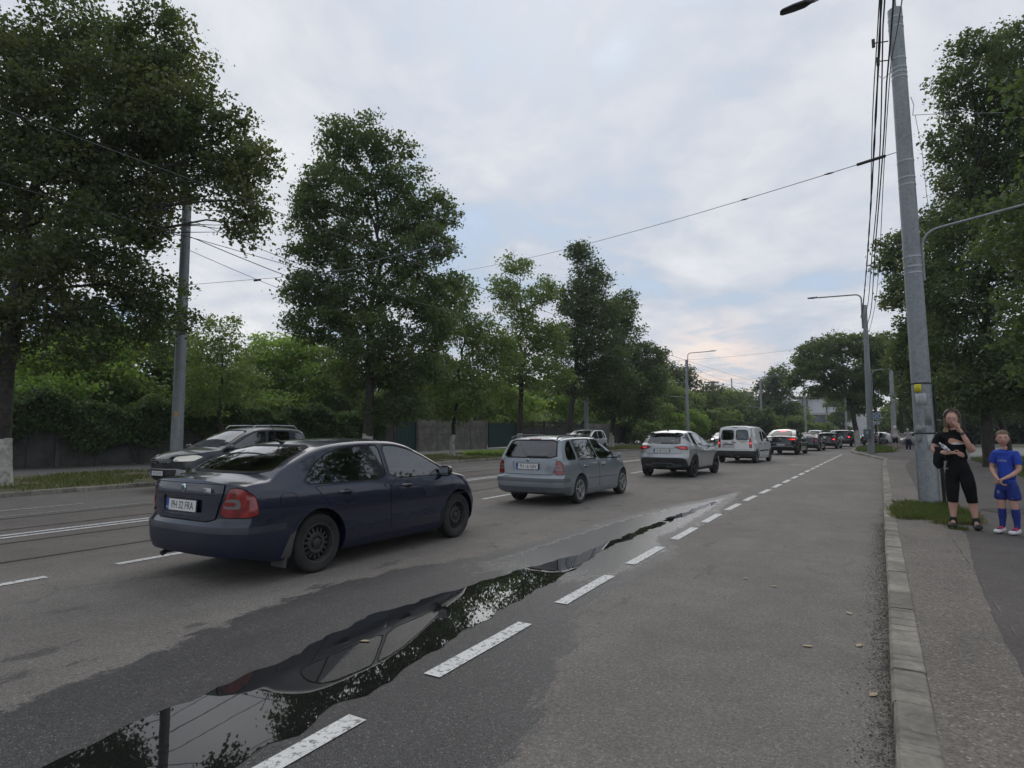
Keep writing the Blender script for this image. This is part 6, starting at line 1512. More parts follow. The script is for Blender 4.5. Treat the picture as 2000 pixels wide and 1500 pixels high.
# ---- far woods that close the view behind the gardens and the park ----
def wood(name,lobes,seed,lm,size,dens):
    C=lobe_points(lobes,dens,1.0,10,seed,.1,.6); o=leaves(name,C,size,M[lm],None,seed,.4); prop(o,kind='stuff'); return o
rnd=random.Random(77)
wood('far_wood_left',[(-46+rnd.uniform(-4,4)+.2*i,4+i*5.0,2.2+rnd.uniform(-.4,.6),5,5,3.6+rnd.uniform(-.6,.8)) for i in range(26)],5,'leaf_mid',.42,9)
wood('far_wood_end',[(-32+i*5.2,150+.5*i+rnd.uniform(-5,5),1.8,6,6,4.2+rnd.uniform(-1,.6)) for i in range(4)],6,'leaf_mid',.6,5)
wood('park_wood',[(5+i*2.2,112+rnd.uniform(-3,3),2.6,3,3,5) for i in range(5)]+[(9+i*3.4+rnd.uniform(-1,1),98-i*1.5+rnd.uniform(-4,4),2.8,5,5,5+rnd.uniform(-1,1.5)) for i in range(20)]+[(40+i*2,80-i*6,3.0,6,6,6) for i in range(10)],7,'leaf_dark',.5,8)
# ================= walls, fences, poles, wires, buildings =================
def wx(y,x=-28.0): return x+bend(y)*.9
def wall_panel_run(name,y0,y1,h,lab,m='conc_panel',step=2.0,lattice=False,cat='fence'):
    root=empty(name,(wx(y0),y0,.1),label=lab,cat=cat); n=int((y1-y0)/step+.5)
    for i in range(n+1):
        y=lerp(y0,y1,i/n); mb=MB().box((wx(y)-wx(y0),y-y0,h/2-.05),(.18,.16,h+.1)); o=mb.build('post',M['conc_dark'] if m=='conc_dark' else M['conc_panel'],root,smooth=False)
    for i in range(n):
        ya=lerp(y0,y1,i/n)+.085; yb=lerp(y0,y1,(i+1)/n)-.085; ym=(ya+yb)/2; mb=MB(); rows=4; hh=(h-.08)/rows
        ang=math.atan2(wx(yb)-wx(ya),yb-ya)
        for r_ in range(rows):
            if lattice and r_==rows-1:
                k=9
                for j in range(k):
                    yy=-(yb-ya)/2+(j+.5)*(yb-ya)/k
                    for s in (-1,1):
                        a=Vector((0,yy-s*.085,r_*hh+.03)); b=Vector((0,yy+s*.085,(r_+1)*hh-.05)); mb.tube([a,b],.022,5)
                mb.box((0,0,(r_+1)*hh-.03),(.07,yb-ya,.05))
            else:
                mb.box((0,0,r_*hh+hh/2),(.055,yb-ya,hh-.012)); mb.box((.032,0,r_*hh+hh/2),(.02,yb-ya-.16,hh-.12))
        o=mb.build('panel',M[m],root,smooth=False); o.location=(wx(ym)-wx(y0),ym-y0,.03); o.rotation_euler=(0,0,-ang)
    return root
wall_panel_run('garden_wall',2,31.5,2.15,'old dark garden wall under the ivy at the left',m='conc_dark',step=3.2,cat='wall')
wall_panel_run('panel_fence',34.0,42.2,2.35,'grey concrete panel fence behind the young whitewashed tree',step=2.05)
wall_panel_run('lattice_fence',47.5,57.5,2.4,'dark concrete fence with a lattice top behind the silver estate',step=2.0,lattice=True,m='conc_dark')
wall_panel_run('panel_fence',59.5,71.5,2.3,'far concrete panel fence partly covered by ivy',step=2.0)
def gate(y0,y1,lab):
    root=empty('sheet_gate',(wx(y0),y0,.1),label=lab,cat='gate'); L=y1-y0; n=int(L/.19); mb=MB()
    for i in range(n): mb.box((.012*(i%2),(i+.5)*L/n,1.08),(.02,L/n+.01,1.98))
    mb.build('sheet_panel',M['gate_green'],root,smooth=False)
    MB().box((.05,L/2,2.12),(.06,L,.06)).box((.05,L/2,.14),(.06,L,.06)).box((.05,.04,1.12),(.062,.07,2.1)).box((.05,L-.04,1.12),(.062,.07,2.1)).build('gate_frame',M['dark_metal'],root,smooth=False)
gate(31.6,33.8,'dark sheet-metal gate behind the trunk of the tall tree'); gate(42.5,47.2,'dark green sheet-metal gate right of the grey panel fence'); gate(57.7,59.3,'green sheet gate between lattice fence and far panel fence')
# ---- poles ----
def pole_mesh(root,r0,r1,H,m,n=28,bands=(),name='shaft'):
    k=14; MB().lathe([(0.0001,-.1)]+[(lerp(r0,r1,i/k),lerp(-.1,H,i/k)) for i in range(k+1)]+[(0.0001,H+.01)],n).build(name,m,root,40)
    for z in bands:
        r=lerp(r0,r1,z/H); MB().lathe([(r+.001,z-.018),(r+.006,z-.016),(r+.006,z+.016),(r+.001,z+.018)],n).build('steel_band',M['satin'],root,30)
def lamp_arm(root,z,r,direction,reach,rise,head=.62,tilt=.06,name='lamp_arm',m='galv',thick=.03,zlow=None):
    """bracket clamped to the pole that rises and bends outwards to a flat LED head"""
    d=Vector((math.cos(direction),math.sin(direction),0)); b=d*(r+.04)
    pts=[b+Vector((0,0,zlow if zlow is not None else z-.9)),b+Vector((0,0,z+rise-.35))]
    for i in range(1,7):
        a=PI/2*i/6; pts.append(b+d*(.35*(1-math.cos(a)))+Vector((0,0,z+rise-.35+.35*math.sin(a))))
    e=b+d*reach+Vector((0,0,z+rise+reach*tilt)); pts.append(e)
    o=MB().tube(pts,thick,8).build(name,M[m],root,40)
    ang=math.atan2(d.y,d.x); mb=MB(); L=head
    v=[];f=[]; prof=[(0,.035,.03),(.10,.05,.045),(.22,.13,.055),(L*.6,.145,.05),(L*.93,.125,.035),(L,.08,.02)]
    for x,w,h in prof:
        for yy,zz in ((-w,0),(-w*.8,h),(w*.8,h),(w,0),(w*.8,-h*.6),(-w*.8,-h*.6)): v.append((x,yy,zz+x*tilt))
    for i in range(len(prof)-1):
        for j in range(6): f.append((i*6+j,i*6+(j+1)%6,(i+1)*6+(j+1)%6,(i+1)*6+j))
    f+=[tuple(range(5,-1,-1)),tuple((len(prof)-1)*6+j for j in range(6))]
    h=MB().add(v,f).box((.05,0,.065),(.09,.05,.05)).build('lamp_head',M['grey_plastic'],root,50); h.location=e; h.rotation_euler=(0,0,ang)
PX,PY=.99,14.43
big=empty('utility_pole',(PX+.04,PY,.1),label='big galvanised steel pole beside the woman, with notices strapped to it',cat='pole',group='galvanised poles along the street')
pole_mesh(big,.180,.132,10.25,M['galv'],40,(10.05,9.85,9.15,8.95,8.85,8.75,6.95,6.6,6.45,4.95,4.75,4.62))
MB().tube([(.0,0,10.2),(.0,0,11.2),(-.15,-.05,11.45),(-.5,-.2,11.5)],.035,10).build('lamp_stub',M['galv'],big)
# the street lamp head reaching over the road near the top of the frame
hd=MB(); v=[];f=[]; prof=[(0,.04,.035),(.10,.055,.05),(.24,.14,.06),(.52,.155,.055),(.80,.13,.04),(.86,.08,.02)]
for x,w_,h_ in prof:
    for yy,zz in ((-w_,0),(-w_*.8,h_),(w_*.8,h_),(w_,0),(w_*.8,-h_*.6),(-w_*.8,-h_*.6)): v.append((x,yy,zz))
for i in range(len(prof)-1):
    for j in range(6): f.append((i*6+j,i*6+(j+1)%6,(i+1)*6+(j+1)%6,(i+1)*6+j))
f+=[tuple(range(5,-1,-1)),tuple((len(prof)-1)*6+j for j in range(6))]
hd.add(v,f); ho=hd.build('lamp_head',M['dark_metal'],big,50)
MB().tube([(0,0,11.2),(0.0,0,11.0),(-.1,-.03,11.15),(-.45,-.1,11.18),(-1.49,-.22,10.89)],.032,10).build('lamp_arm',M['galv'],big)
ho.scale=(.82,.82,.8); ho.location=(-1.46,-.22,10.90); big.rotation_euler=(0,R(-.85),0); ho.rotation_euler=(0,R(7),R(187))
lamp_arm(big,4.9,.135,R(-4),1.72,.58,.58,.10,'path_lamp_arm',thick=.024,zlow=4.45)
# straps, notices
def wrap(root,r,z0,z1,a0,a1,m,name,off=.006,n=14,jag_=0,lab=None):
    v=[];f=[]; rnd=random.Random(int(z0*100))
    for i in range(n+1):
        a=lerp(a0,a1,i/n)
        for z in (z0+rnd.uniform(-1,1)*jag_,z1+rnd.uniform(-1,1)*jag_):
            z+=.17; rr=lerp(.180,.132,z/10.25)*r+off; v.append((rr*math.cos(a),rr*math.sin(a),z))
        if i: f.append((2*i-2,2*i,2*i+1,2*i-1))
    o=meshobj(name,v,f,m,root,smooth=True)
    md=o.modifiers.new('s','SOLIDIFY'); md.thickness=.003; md.offset=1
    if lab: o['label']=lab
    return o
# the face of the pole seen by the camera is around angle -94 degrees
for z in (2.22,1.24): wrap(big,1,z-.012,z+.012,0,2*PI,M['strap'],'strap',off=.008,n=32)
fa=R(-94)
nt=wrap(big,1,2.045,2.20,fa-.72,fa-.02,M['yellow'],'yellow_notice')
for k in range(5): wrap(big,1,2.17-.027*k,2.174-.027*k,fa-.66,fa-.10-.06*(k%2),M['ink'],'notice_line',off=.0102,n=8).parent=big
wrap(big,1,1.80,2.02,fa-.66,fa+.42,M['paper'],'torn_poster',jag_=.010)
wrap(big,1,1.40,1.74,fa+.12,fa+.80,M['paper_grey'],'weathered_poster')
wrap(big,1,.92,1.21,fa+.20,fa+.85,M['paper'],'small_flyer')
wrap(big,1,1.08,1.22,fa-.70,fa-.28,M['paper_grey'],'torn_flyer',jag_=.02)
wrap(big,1,1.27,1.40,fa-.85,fa+.1,M['paper_grey'],'glue_remnant',jag_=.018)
for k in range(6): wrap(big,1,1.70-.045*k,1.706-.045*k,fa+.18,fa+.74,M['conc_dark'],'poster_line',off=.0105,n=6)
# black cable duct up the right hand side and leaning cable bundle
MB().tube([(.235,-.05,0),(.22,-.06,.9),(.195,-.05,2.3)],[.026,.02,.016],8).tube([(.26,-.03,0),(.235,-.02,1.0),(.205,0,2.35)],.012,6).tube([(.31,-.1,0),(.26,-.07,.5),(.205,-.05,1.6)],[.028,.02,.010],6).build('black_conduit',M['strap'],big)
MB().tube([(-.178,-.05,.1),(-.174,-.05,1.1)],.006,6).build('earthing_strip',M['satin'],big)
MB().tube([(.20,-.06,1.66),(.24,-.10,1.67),(.27,-.09,1.64)],.008,6).build('cable_tie',M['paper'],big)
# second pole and others
def street_pole(X,Y,lab,H=9.6,arm=1,low=True,r=.205,grp='galvanised poles along the street',yard=0,simple=False,dirn=PI,pm='galv'):
    e=empty('utility_pole',(X,Y,.1),label=lab,cat='pole',group=grp)
    pole_mesh(e,r,r*.62,H,M[pm],20,() if simple else (H-.3,H-.8))
    if arm: lamp_arm(e,H-.6,r*.62,dirn,2.55,1.35,.6,.02,'lamp_arm',thick=.045)
    if low: lamp_arm(e,4.7,r*.8,0 if dirn>1 else PI,1.7,.65,.55,.05,'path_lamp_arm',thick=.035,zlow=3.6)
    return e
p2=street_pole(.28,45,'tall galvanised pole with a grey litter bin strapped to it')
p1=empty('utility_pole',(-20.1,12.0,.1),label='galvanised pole behind the dark SUV at the left with a small orange sticker',cat='pole',group='galvanised poles along the street')
pole_mesh(p1,.20,.14,9.9,M['galv'],24,(6.0,5.8,8.4))
s=MB(); s.lathe([(.197,1.93),(.194,2.12)],6,a0=R(-62),a1=R(-32)); s.build('orange_sticker',mat('orange_sticker_face',(.55,.30,.09),.7),p1)
lamp_arm(p1,4.35,.19,R(180),1.6,.55,.55,.05,'path_lamp_arm',thick=.03,zlow=3.6)
street_pole(-20.3,47.3,'galvanised pole standing behind the roof of the silver estate',arm=0,low=False,simple=True)
street_pole(-17.4,69.5,'galvanised pole with curved lamp arm above the grey crossover',dirn=0,low=True)
street_pole(-14.6,106,'far galvanised pole with curved lamp arm behind the white van',dirn=0,low=True,simple=True)
street_pole(-8.6,112,'far pole standing above the black coupe SUV',H=11,arm=0,low=False,simple=True,pm='pole_concrete')
street_pole(-7.2,150,'thin far pole in front of the white building',H=12.5,arm=0,low=False,simple=True,pm='pole_concrete',r=.2)
street_pole(-3.0,128,'far pole with side arm beside the white building',H=8.5,arm=0,low=True,simple=True,pm='pole_concrete',r=.2)
street_pole(-27,150,'far concrete pole rising through the trees right of the poplar',H=14,arm=0,low=False,simple=True,pm='pole_concrete')
street_pole(2.15,62,'dull concrete pole behind the two walkers',H=8.0,arm=0,low=True,simple=True,pm='pole_concrete',r=.22)
# litter bin on pole 2
b=empty('litter_bin',(.10,44.55,.1),label='grey litter bin with a pale heart mark, strapped to the second pole',cat='litter bin')
bm_=MB(); 
bm_.lathe([(.0001,.98),(.20,.98),(.215,1.0),(.215,1.55),(.20,1.56),(.19,1.50),(.19,1.02),(.0001,1.02)],20).build('bin_body',M['bin'],b,30)
MB().tube([(-.19,-.05,1.54),(-.15,-.05,1.68),(0,-.05,1.74),(.15,-.05,1.68),(.19,-.05,1.54)],.028,8).lathe([(.215,1.56),(.225,1.58),(.215,1.60)],20).build('bin_hood',M['satin'],b,40)
q=MB(); q.add([(-.10,-.222,1.42),(-.05,-.222,1.45),(0,-.222,1.41),(.05,-.222,1.45),(.10,-.222,1.42),(.08,-.222,1.33),(0,-.222,1.24),(-.08,-.222,1.33)],[(0,7,2,1),(7,6,5,2),(2,5,4,3)]); q.build('heart_mark',M['bin_mark'],b,smooth=False)
# round sign
sg=empty('road_sign',(1.02,68,.1),label='small round pale blue road sign with a cross, on a thin post',cat='road sign')
MB().tube([(0,0,0),(0,0,3.0)],.03,8).build('post',M['satin'],sg)
MB().lathe([(.0001,-.012),(.36,-.012),(.36,.012),(.0001,.012)],28,'Y',c=(0,-.04,2.9)).build('disc',M['sign_white'],sg,30)
MB().lathe([(.0001,-.003),(.30,-.003),(.30,.003)],28,'Y',c=(0,-.058,2.9)).build('blue_field',M['sign_blue'],sg,30)
cr=MB()
for a in (45,-45):
    c_,s_=math.cos(R(a)),math.sin(R(a)); cr.add([(-.28*c_-.035*-s_,-.064,2.9-.28*s_-.035*c_),(.28*c_-.035*-s_,-.064,2.9+.28*s_-.035*c_),(.28*c_+.035*-s_,-.064,2.9+.28*s_+.035*c_),(-.28*c_+.035*-s_,-.064,2.9-.28*s_+.035*c_)],[(0,1,2,3)])
cr.build('cross_bars',M['sign_white'],sg,smooth=False)
MB().box((0,-.04,2.25),(.40,.015,.30)).build('lower_plate',M['sign_white'],sg,smooth=False)
q=MB().add([(.02,-.05,2.30),(.16,-.05,2.36),(.17,-.05,2.33),(.03,-.05,2.27)],[(0,3,2,1)]).add([(-.10,-.05,2.14),(-.04,-.05,2.14),(0,-.05,2.32),(-.05,-.05,2.34)],[(0,1,2,3)]); q.build('plate_arrow',M['dark_metal'],sg,smooth=False)
# ---- wires ----
def cable(name,a,b,sag,r,lab,grp=None,m='wire',n=24,parent=None,cat='cable'):
    a=Vector(a);b=Vector(b); pts=[a.lerp(b,i/n)-Vector((0,0,4*sag*(i/n)*(1-i/n))) for i in range(n+1)]
    return MB().tube(pts,r,5).build(name,M[m],parent,None,**({} if parent else dict(label=lab,cat=cat,group=grp)))
OH='cables running along the street on the right hand poles'
lab=['thickest bundled cable hanging left of the big pole','thin cable left of the bundled one','cable touching the big pole top clamp','lower cable crossing the tensioner','thin service cable closest to the big pole','middle cable of the crossing pair','outer thin telephone cable']
specs=[(-.42,9.62,.9,.026),(-.45,9.7,.8,.012),(-.30,10.05,1.6,.016),(-.36,8.8,1.9,.016),(-.22,9.3,2.3,.010)]
for i,(dx,z,sag,r_) in enumerate(specs):
    e=MB(); a=Vector((PX+dx,PY-.1+.05*i,z)); b_=Vector((.28-.25+.05*i,45,8.9-.12*i)); c_=Vector((PX+dx-.15,-16,z+.3))
    pts=[c_.lerp(a,k/14)-Vector((0,0,4*sag*(k/14)*(1-k/14))) for k in range(14)]+[a.lerp(b_,k/24)-Vector((0,0,4*sag*(k/24)*(1-k/24))) for k in range(25)]
    if i==0: # twisted bundle look
        pts2=[p+Vector((.012*math.sin(j*2.1),0,.012*math.cos(j*2.1))) for j,p in enumerate(pts)]; e.tube(pts2,r_*.7,5); e.tube([p-Vector((.012*math.sin(j*2.1),0,.012*math.cos(j*2.1))) for j,p in enumerate(pts)],r_*.7,5)
    else: e.tube([p+Vector((.045*math.sin(j*.55+i*2)*math.exp(-abs(j-14)/9),0,.03*math.sin(j*.8+i))) for j,p in enumerate(pts)],r_,5)
    e.build('overhead_cable',M['wire'],None,None,label=lab[i],cat='cable',group=OH)
for z,dx in ((9.62,-.42),(9.2,-.36)):
    MB().tube([(-.15,0,z),(dx,-.08,z)],.012,6).box((dx,-.08,z),(.06,.07,.16)).build('cable_clamp',M['wire'],big)
MB().tube([(-.17,-.02,8.9),(-.30,-.1,8.78),(-.36,-.05,8.9)],.008,6).tube([(.17,0,8.3),(.21,-.02,8.1),(.18,0,7.9)],.008,6).build('wire_loop',M['satin'],big)
# cross-street span wire with its tensioner
a=Vector((PX-.19,PY,6.75)); b_=Vector((-20.1,12.0+9.0,9.6))
def L_(t): return a.lerp(b_,t)
E1=Vector((-20.3,35.0,9.5))
sw=empty('span_wire',(PX-.19,PY,6.85),label='span wire crossing the street from the big pole, with a black tensioner',cat='cable')
def rel(p): return Vector(p)-Vector((PX-.19,PY,6.85))
p_end=Vector((-20.3,28.5,10.9)); p0=Vector((PX-.15,PY,7.30))
pts=[p0.lerp(p_end,i/30)-Vector((0,0,4*.3*(i/30)*(1-i/30))) for i in range(31)]
MB().tube([rel(p) for p in pts],.008,5).build('wire',M['wire'],sw,None)
q0=p0.lerp(p_end,.012)-Vector((0,0,.014)); q1=p0.lerp(p_end,.036)-Vector((0,0,.042))
MB().tube([rel(q0),rel(q1)],.035,8).build('tensioner',M['wire'],sw)
for t in (.013+.05,.16,.52):
    c_=p0.lerp(p_end,t)-Vector((0,0,4*.3*t*(1-t))); d_=(p_end-p0).normalized(); MB().tube([rel(c_-d_*.12),rel(c_),rel(c_+d_*.12)],[.012,.022,.012],6).build('insulator',M['wire'],sw)
# service wire leaving the pole to the right
MB().tube([(.19,0,7.9),(.9,1.2,8.3),(2.4,4.2,9.3)],.006,5).tube([(.22,0,7.9),(.30,.1,7.2),(.33,.15,6.2),(.40,.2,5.4)],.005,5).build('service_wire',M['wire_grey'],big,None)
# tram wires along the street
TW='tram wires along the street'
def along(name,x,z,y0,y1,sag,r_,lab,span=30,m='wire',ph=0):
    pts=[]; n=int((y1-y0)/1.5)
    for i in range(n+1):
        y=lerp(y0,y1,i/n); u=((y-ph)/span)%1; pts.append((x+bend(y)*.85,y,z-4*sag*u*(1-u)))
    return MB().tube(pts,r_,5).build(name,M[m],None,None,label=lab,cat='cable',group=TW)
along('tram_wire',-9.6,5.75,-12,140,.0,.008,'lower contact wire over the nearer tram track')
along('tram_wire',-12.5,5.75,-12,140,.0,.008,'lower contact wire over the farther tram track')
along('feeder_cable',-20.0,8.3,-18,106,1.0,.016,'thick feeder cable sagging between the left hand poles',29,ph=12)
along('feeder_cable',-19.8,8.8,-18,106,.8,.012,'upper thin cable between the left hand poles',29,ph=12)
along('feeder_cable',-20.2,7.9,-18,106,1.3,.010,'lower thin cable between the left hand poles',29,ph=12)
# bracket span from pole 1 to the contact wires
sp=empty('bracket_span',(-20.1,12.0,6.0),label='thin horizontal span from the left pole carrying a curved pull-off arm',cat='cable')
def r2(p): return Vector(p)-Vector((-20.1,12.0,6.0))
MB().tube([r2((-19.95,12.0,6.55)),r2((-13,12.4,6.15)),r2((-9.6,12.6,6.3))],.007,5).build('wire',M['wire'],sp,None)
MB().tube([r2((-16.6,12.2,6.32)),r2((-16.3,12.2,6.31))],.03,6).build('insulator',M['wire'],sp)
MB().tube([r2((-13.4,12.3,6.2)),r2((-12.6,12.35,6.17)),r2((-11.4,12.4,6.32)),r2((-9.9,12.5,6.42)),r2((-9.2,12.55,6.40)),r2((-8.95,12.6,6.15))],.018,6).tube([r2((-13.3,12.3,6.2)),r2((-12.6,12.2,5.75))],.012,6).build('pull_off_arm',M['wire_grey'],sp)
for i,y in enumerate((47.3,69.5,106)):
    xx=-17.4 if i else -20.3
    cable('cross_span',(xx+bend(y)*.0,y,7.4),(.28 if y<60 else 2.0,min(y,60) if y<60 else y-4,7.8),.5,.008,['span wire over the street beyond the silver estate','span wire over the street by the far lamp pole','farthest span wire over the street'][i],'span wires','wire_grey')
cable('curved_span',(-17.4,69.5,7.6),(-9.0,106,7.0),2.2,.014,'sagging cable swinging from the far lamp pole over the tracks',None)
cable('curved_span',(-17.4,69.5,8.2),(-14.6,106,8.6),1.6,.010,'second sagging cable between the two far lamp poles',None)
# ---- buildings in the distance ----
bd_=empty('white_building',(-10.5,185,0),label='flat-roofed pale building with big window frames at the end of the road',cat='building')
MB().box((3.0,4,5.2),(17,8,10.4)).build('wall',M['facade'],bd_,smooth=False)
MB().box((-6.3,3.6,4.9),(2.4,8.4,10.0)).build('side_wing',M['facade_yellow'],bd_,smooth=False)
MB().box((2.7,3.6,10.9),(19.5,9,.5)).build('roof_slab',mat('roof_edge',(.20,.13,.11),.8),bd_,smooth=False)
MB().box((-3.6,-.1,8.0),(1.5,.3,4.4)).build('window',M['facade_glass'],bd_,smooth=False)
for x,w_ in ((0,3.4),(4.6,4.6),(9.2,3.0)): MB().box((x,-.12,8.2),(w_,.2,3.6)).build('blank_panel',mat('pale_panel',(.52,.53,.55),.8) if x==0 else bpy.data.materials['pale_panel'],bd_,smooth=False)
fr=MB()
for x in (-4.5,-2,1,3.6): fr.box((x,-.25,4.0),(.22,.22,4.0))
for z in (5.9,4.0,2.0): fr.box((-.4,-.25,z),(8.4,.24,.2))
fr.build('window_frame',M['rust'],bd_,smooth=False)
MB().box((-.4,-.08,4.0),(8.2,.1,3.8)).build('lower_window',M['facade_glass'],bd_,smooth=False)
b2=empty('low_building',(4.8,190,0),label='low white building with a blue awning right of the pale one',cat='building')
MB().box((0,4,3.2),(9,8,6.4)).build('wall',M['facade'],b2,smooth=False); MB().box((-1,-.6,2.7),(4,1.0,.8)).build('awning',M['hazed_blue'],b2,smooth=False); MB().box((0,4,6.7),(10,9,.5)).build('roof',M['roof'] if 'roof' in M else M['conc_panel'],b2,smooth=False)
pl_=empty('factory_tower',(-70,330,0),label='hazy factory superstructure with a chimney platform above the trees',cat='factory')
MB().box((0,0,10),(26,12,20)).box((2,0,20),(10,9,5)).build('plant_block',M['conc_panel'],pl_,smooth=False)
m_=MB().tube([(1,0,20),(1,0,28)],1.0,10)
for z in (24,27): m_.lathe([(1.3,z),(3.4,z+.2),(3.4,z+.6),(1.3,z+.6)],12,c=(1,0,0))
m_.build('chimney',M['conc_panel'],pl_)
m_=MB()
for x in (-8,-5,-2,1,4): m_.tube([(x,-2,19),(x,-2,25)],.2,6)
m_.box((-2,-2,25),(13,5,.4)).box((-2,-2,22.5),(13,5,.3)).build('steel_frame',M['rust'],pl_,smooth=False)
MB().box((17,-1,17),(8,8,9)).build('blue_cladding',M['hazed_blue'],pl_,smooth=False)
MB().box((36,-2,13),(7,8,17)).build('pale_silo_block',M['facade'],pl_,smooth=False)

# ---- thin summer haze ----
hz=meshobj('haze',[(-495,-118,-1.0),(495,-118,-1.0),(495,698,-1.0),(-495,698,-1.0),(-495,-118,60),(495,-118,60),(495,698,60),(-495,698,60)],[(0,3,2,1),(4,5,6,7),(0,1,5,4),(1,2,6,5),(2,3,7,6),(3,0,4,7)],[],kind='stuff')
hm=bpy.data.materials.new('haze_air'); hm.use_nodes=True; t_=NT(hm.node_tree); t_.N.clear()
pv=t_.n('ShaderNodeVolumePrincipled',{'Color':(.86,.90,.96,1),'Density':.00045}); t_.n('ShaderNodeOutputMaterial',{'Volume':pv.outputs[0]}); hz.data.materials.append(hm)
# ================= people =================
def skin_mesh(nodes,edges,root,sub=2):
    """nodes: name->(x,y,z,rx[,ry]); returns an evaluated mesh of one smooth surface"""
    names=list(nodes); idx={n:i for i,n in enumerate(names)}
    me=bpy.data.meshes.new('sk'); me.from_pydata([nodes[n][:3] for n in names],[(idx[a],idx[b]) for a,b in edges],[]); me.update()
    o=bpy.data.objects.new('sk',me); COL.objects.link(o)
    md=o.modifiers.new('s','SKIN'); md.use_smooth_shade=True; md.branch_smoothing=.6
    for i,n in enumerate(names):
        v=nodes[n]; sv=me.skin_vertices[0].data[i]; sv.radius=(v[3],v[4] if len(v)>4 else v[3]); sv.use_root=(n==root)
    ms=o.modifiers.new('u','SUBSURF'); ms.levels=sub; ms.render_levels=sub
    dg=bpy.context.evaluated_depsgraph_get(); out=bpy.data.meshes.new_from_object(o.evaluated_get(dg)); bpy.data.objects.remove(o)
    return out
def head_bm(bm,c,h=.235,turn=0,tilt=0,w=.155,d=.195,female=True):
    r=bmesh.ops.create_uvsphere(bm,u_segments=28,v_segments=22,radius=1.0); rot=Matrix.Rotation(turn,4,'Z')@Matrix.Rotation(tilt,4,'X')
    for v in r['verts']:
        x,y,z=v.co; # face towards -y
        zz=z; k=1.0
        if zz<0: k=1-.42*(-zz)**1.5            # jaw narrows
        X=x*w/2*k; Y=y*d/2*(1-.18*max(0,-zz)**1.4); Z=zz*h/2
        if zz<-.15 and y>0: Y*=1-.35*min(1,(-zz-.15)*1.4)   # back of the head tucks in to the neck
        if y<0:
            fx=abs(x)
            if zz<.25: Y=max(Y,-d/2*.93)
            nose=math.exp(-(x/.13)**2)*math.exp(-((zz+.12)/.16)**2)*.020+math.exp(-(x/.09)**2)*math.exp(-((zz-.05)/.2)**2)*.007
            sock=math.exp(-((fx-.40)/.17)**2)*math.exp(-((zz-.06)/.11)**2)*.011
            brow=math.exp(-((fx-.35)/.3)**2)*math.exp(-((zz-.22)/.08)**2)*.004
            chin=math.exp(-(x/.25)**2)*math.exp(-((zz+.86)/.15)**2)*.008
            lip=math.exp(-(x/.22)**2)*math.exp(-((zz+.46)/.07)**2)*.005
            Y+=-nose+sock-brow-chin-lip
        v.co=Vector(c)+rot@Vector((X,Y,Z))
    for s in (-1,1):   # ears
        e=bmesh.ops.create_uvsphere(bm,u_segments=10,v_segments=8,radius=1.0)
        for v in e['verts']:
            x,y,z=v.co; v.co=Vector(c)+rot@Vector((s*(w/2-.002)+x*.010,y*.016+.012,z*.032-.004))
    return rot
def face_parts(root,c,rot,h,w,d,glasses=False):
    c=Vector(c)
    def P(x,y,z): return c+rot@Vector((x,y,z))
    for s in (-1,1):
        bm=bmesh.new(); bmesh.ops.create_uvsphere(bm,u_segments=12,v_segments=10,radius=.0100); 
        for v in bm.verts: v.co=P(s*w*.205,-d*.405,h*.035)+Vector((v.co.x,v.co.y,v.co.z*.62))
        e=bmobj('eye',bm,M['eye_white'],root)
        bm=bmesh.new(); bmesh.ops.create_uvsphere(bm,u_segments=10,v_segments=8,radius=.0058)
        for v in bm.verts: v.co=P(s*w*.205,-d*.405-.0055,h*.035)+v.co
        bmobj('iris',bm,M['iris'],e)
        MB().tube([P(s*w*.10,-d*.475,h*.10),P(s*w*.21,-d*.475,h*.118),P(s*w*.32,-d*.43,h*.10)],.0032,6).build('eyebrow',M['hair_brown'] if glasses else M['hair_fair'],root)
    MB().tube([P(-.024,-d*.463,-h*.235),P(-.010,-d*.492,-h*.226),P(.010,-d*.492,-h*.226),P(.024,-d*.463,-h*.235)],[.002,.0045,.0045,.002],6).tube([P(-.020,-d*.463,-h*.245),P(0,-d*.49,-h*.252),P(.020,-d*.463,-h*.245)],[.002,.005,.002],6).build('mouth',M['lips'],root)
    if glasses:
        mb=MB()
        for s in (-1,1):
            pts=[P(s*(w*.215)+.025*math.cos(a),-d*.53,h*.03+.019*math.sin(a)) for a in [i*2*PI/14 for i in range(15)]]; mb.tube(pts,.0014,5,caps=False)
            mb.tube([P(s*(w*.215+.024),-d*.53,h*.05),P(s*w*.51,-.01,h*.05)],.0014,5)
        mb.tube([P(-w*.06,-d*.53,h*.05),P(w*.06,-d*.53,h*.05)],.0014,5); mb.build('spectacles',M['satin'],root)
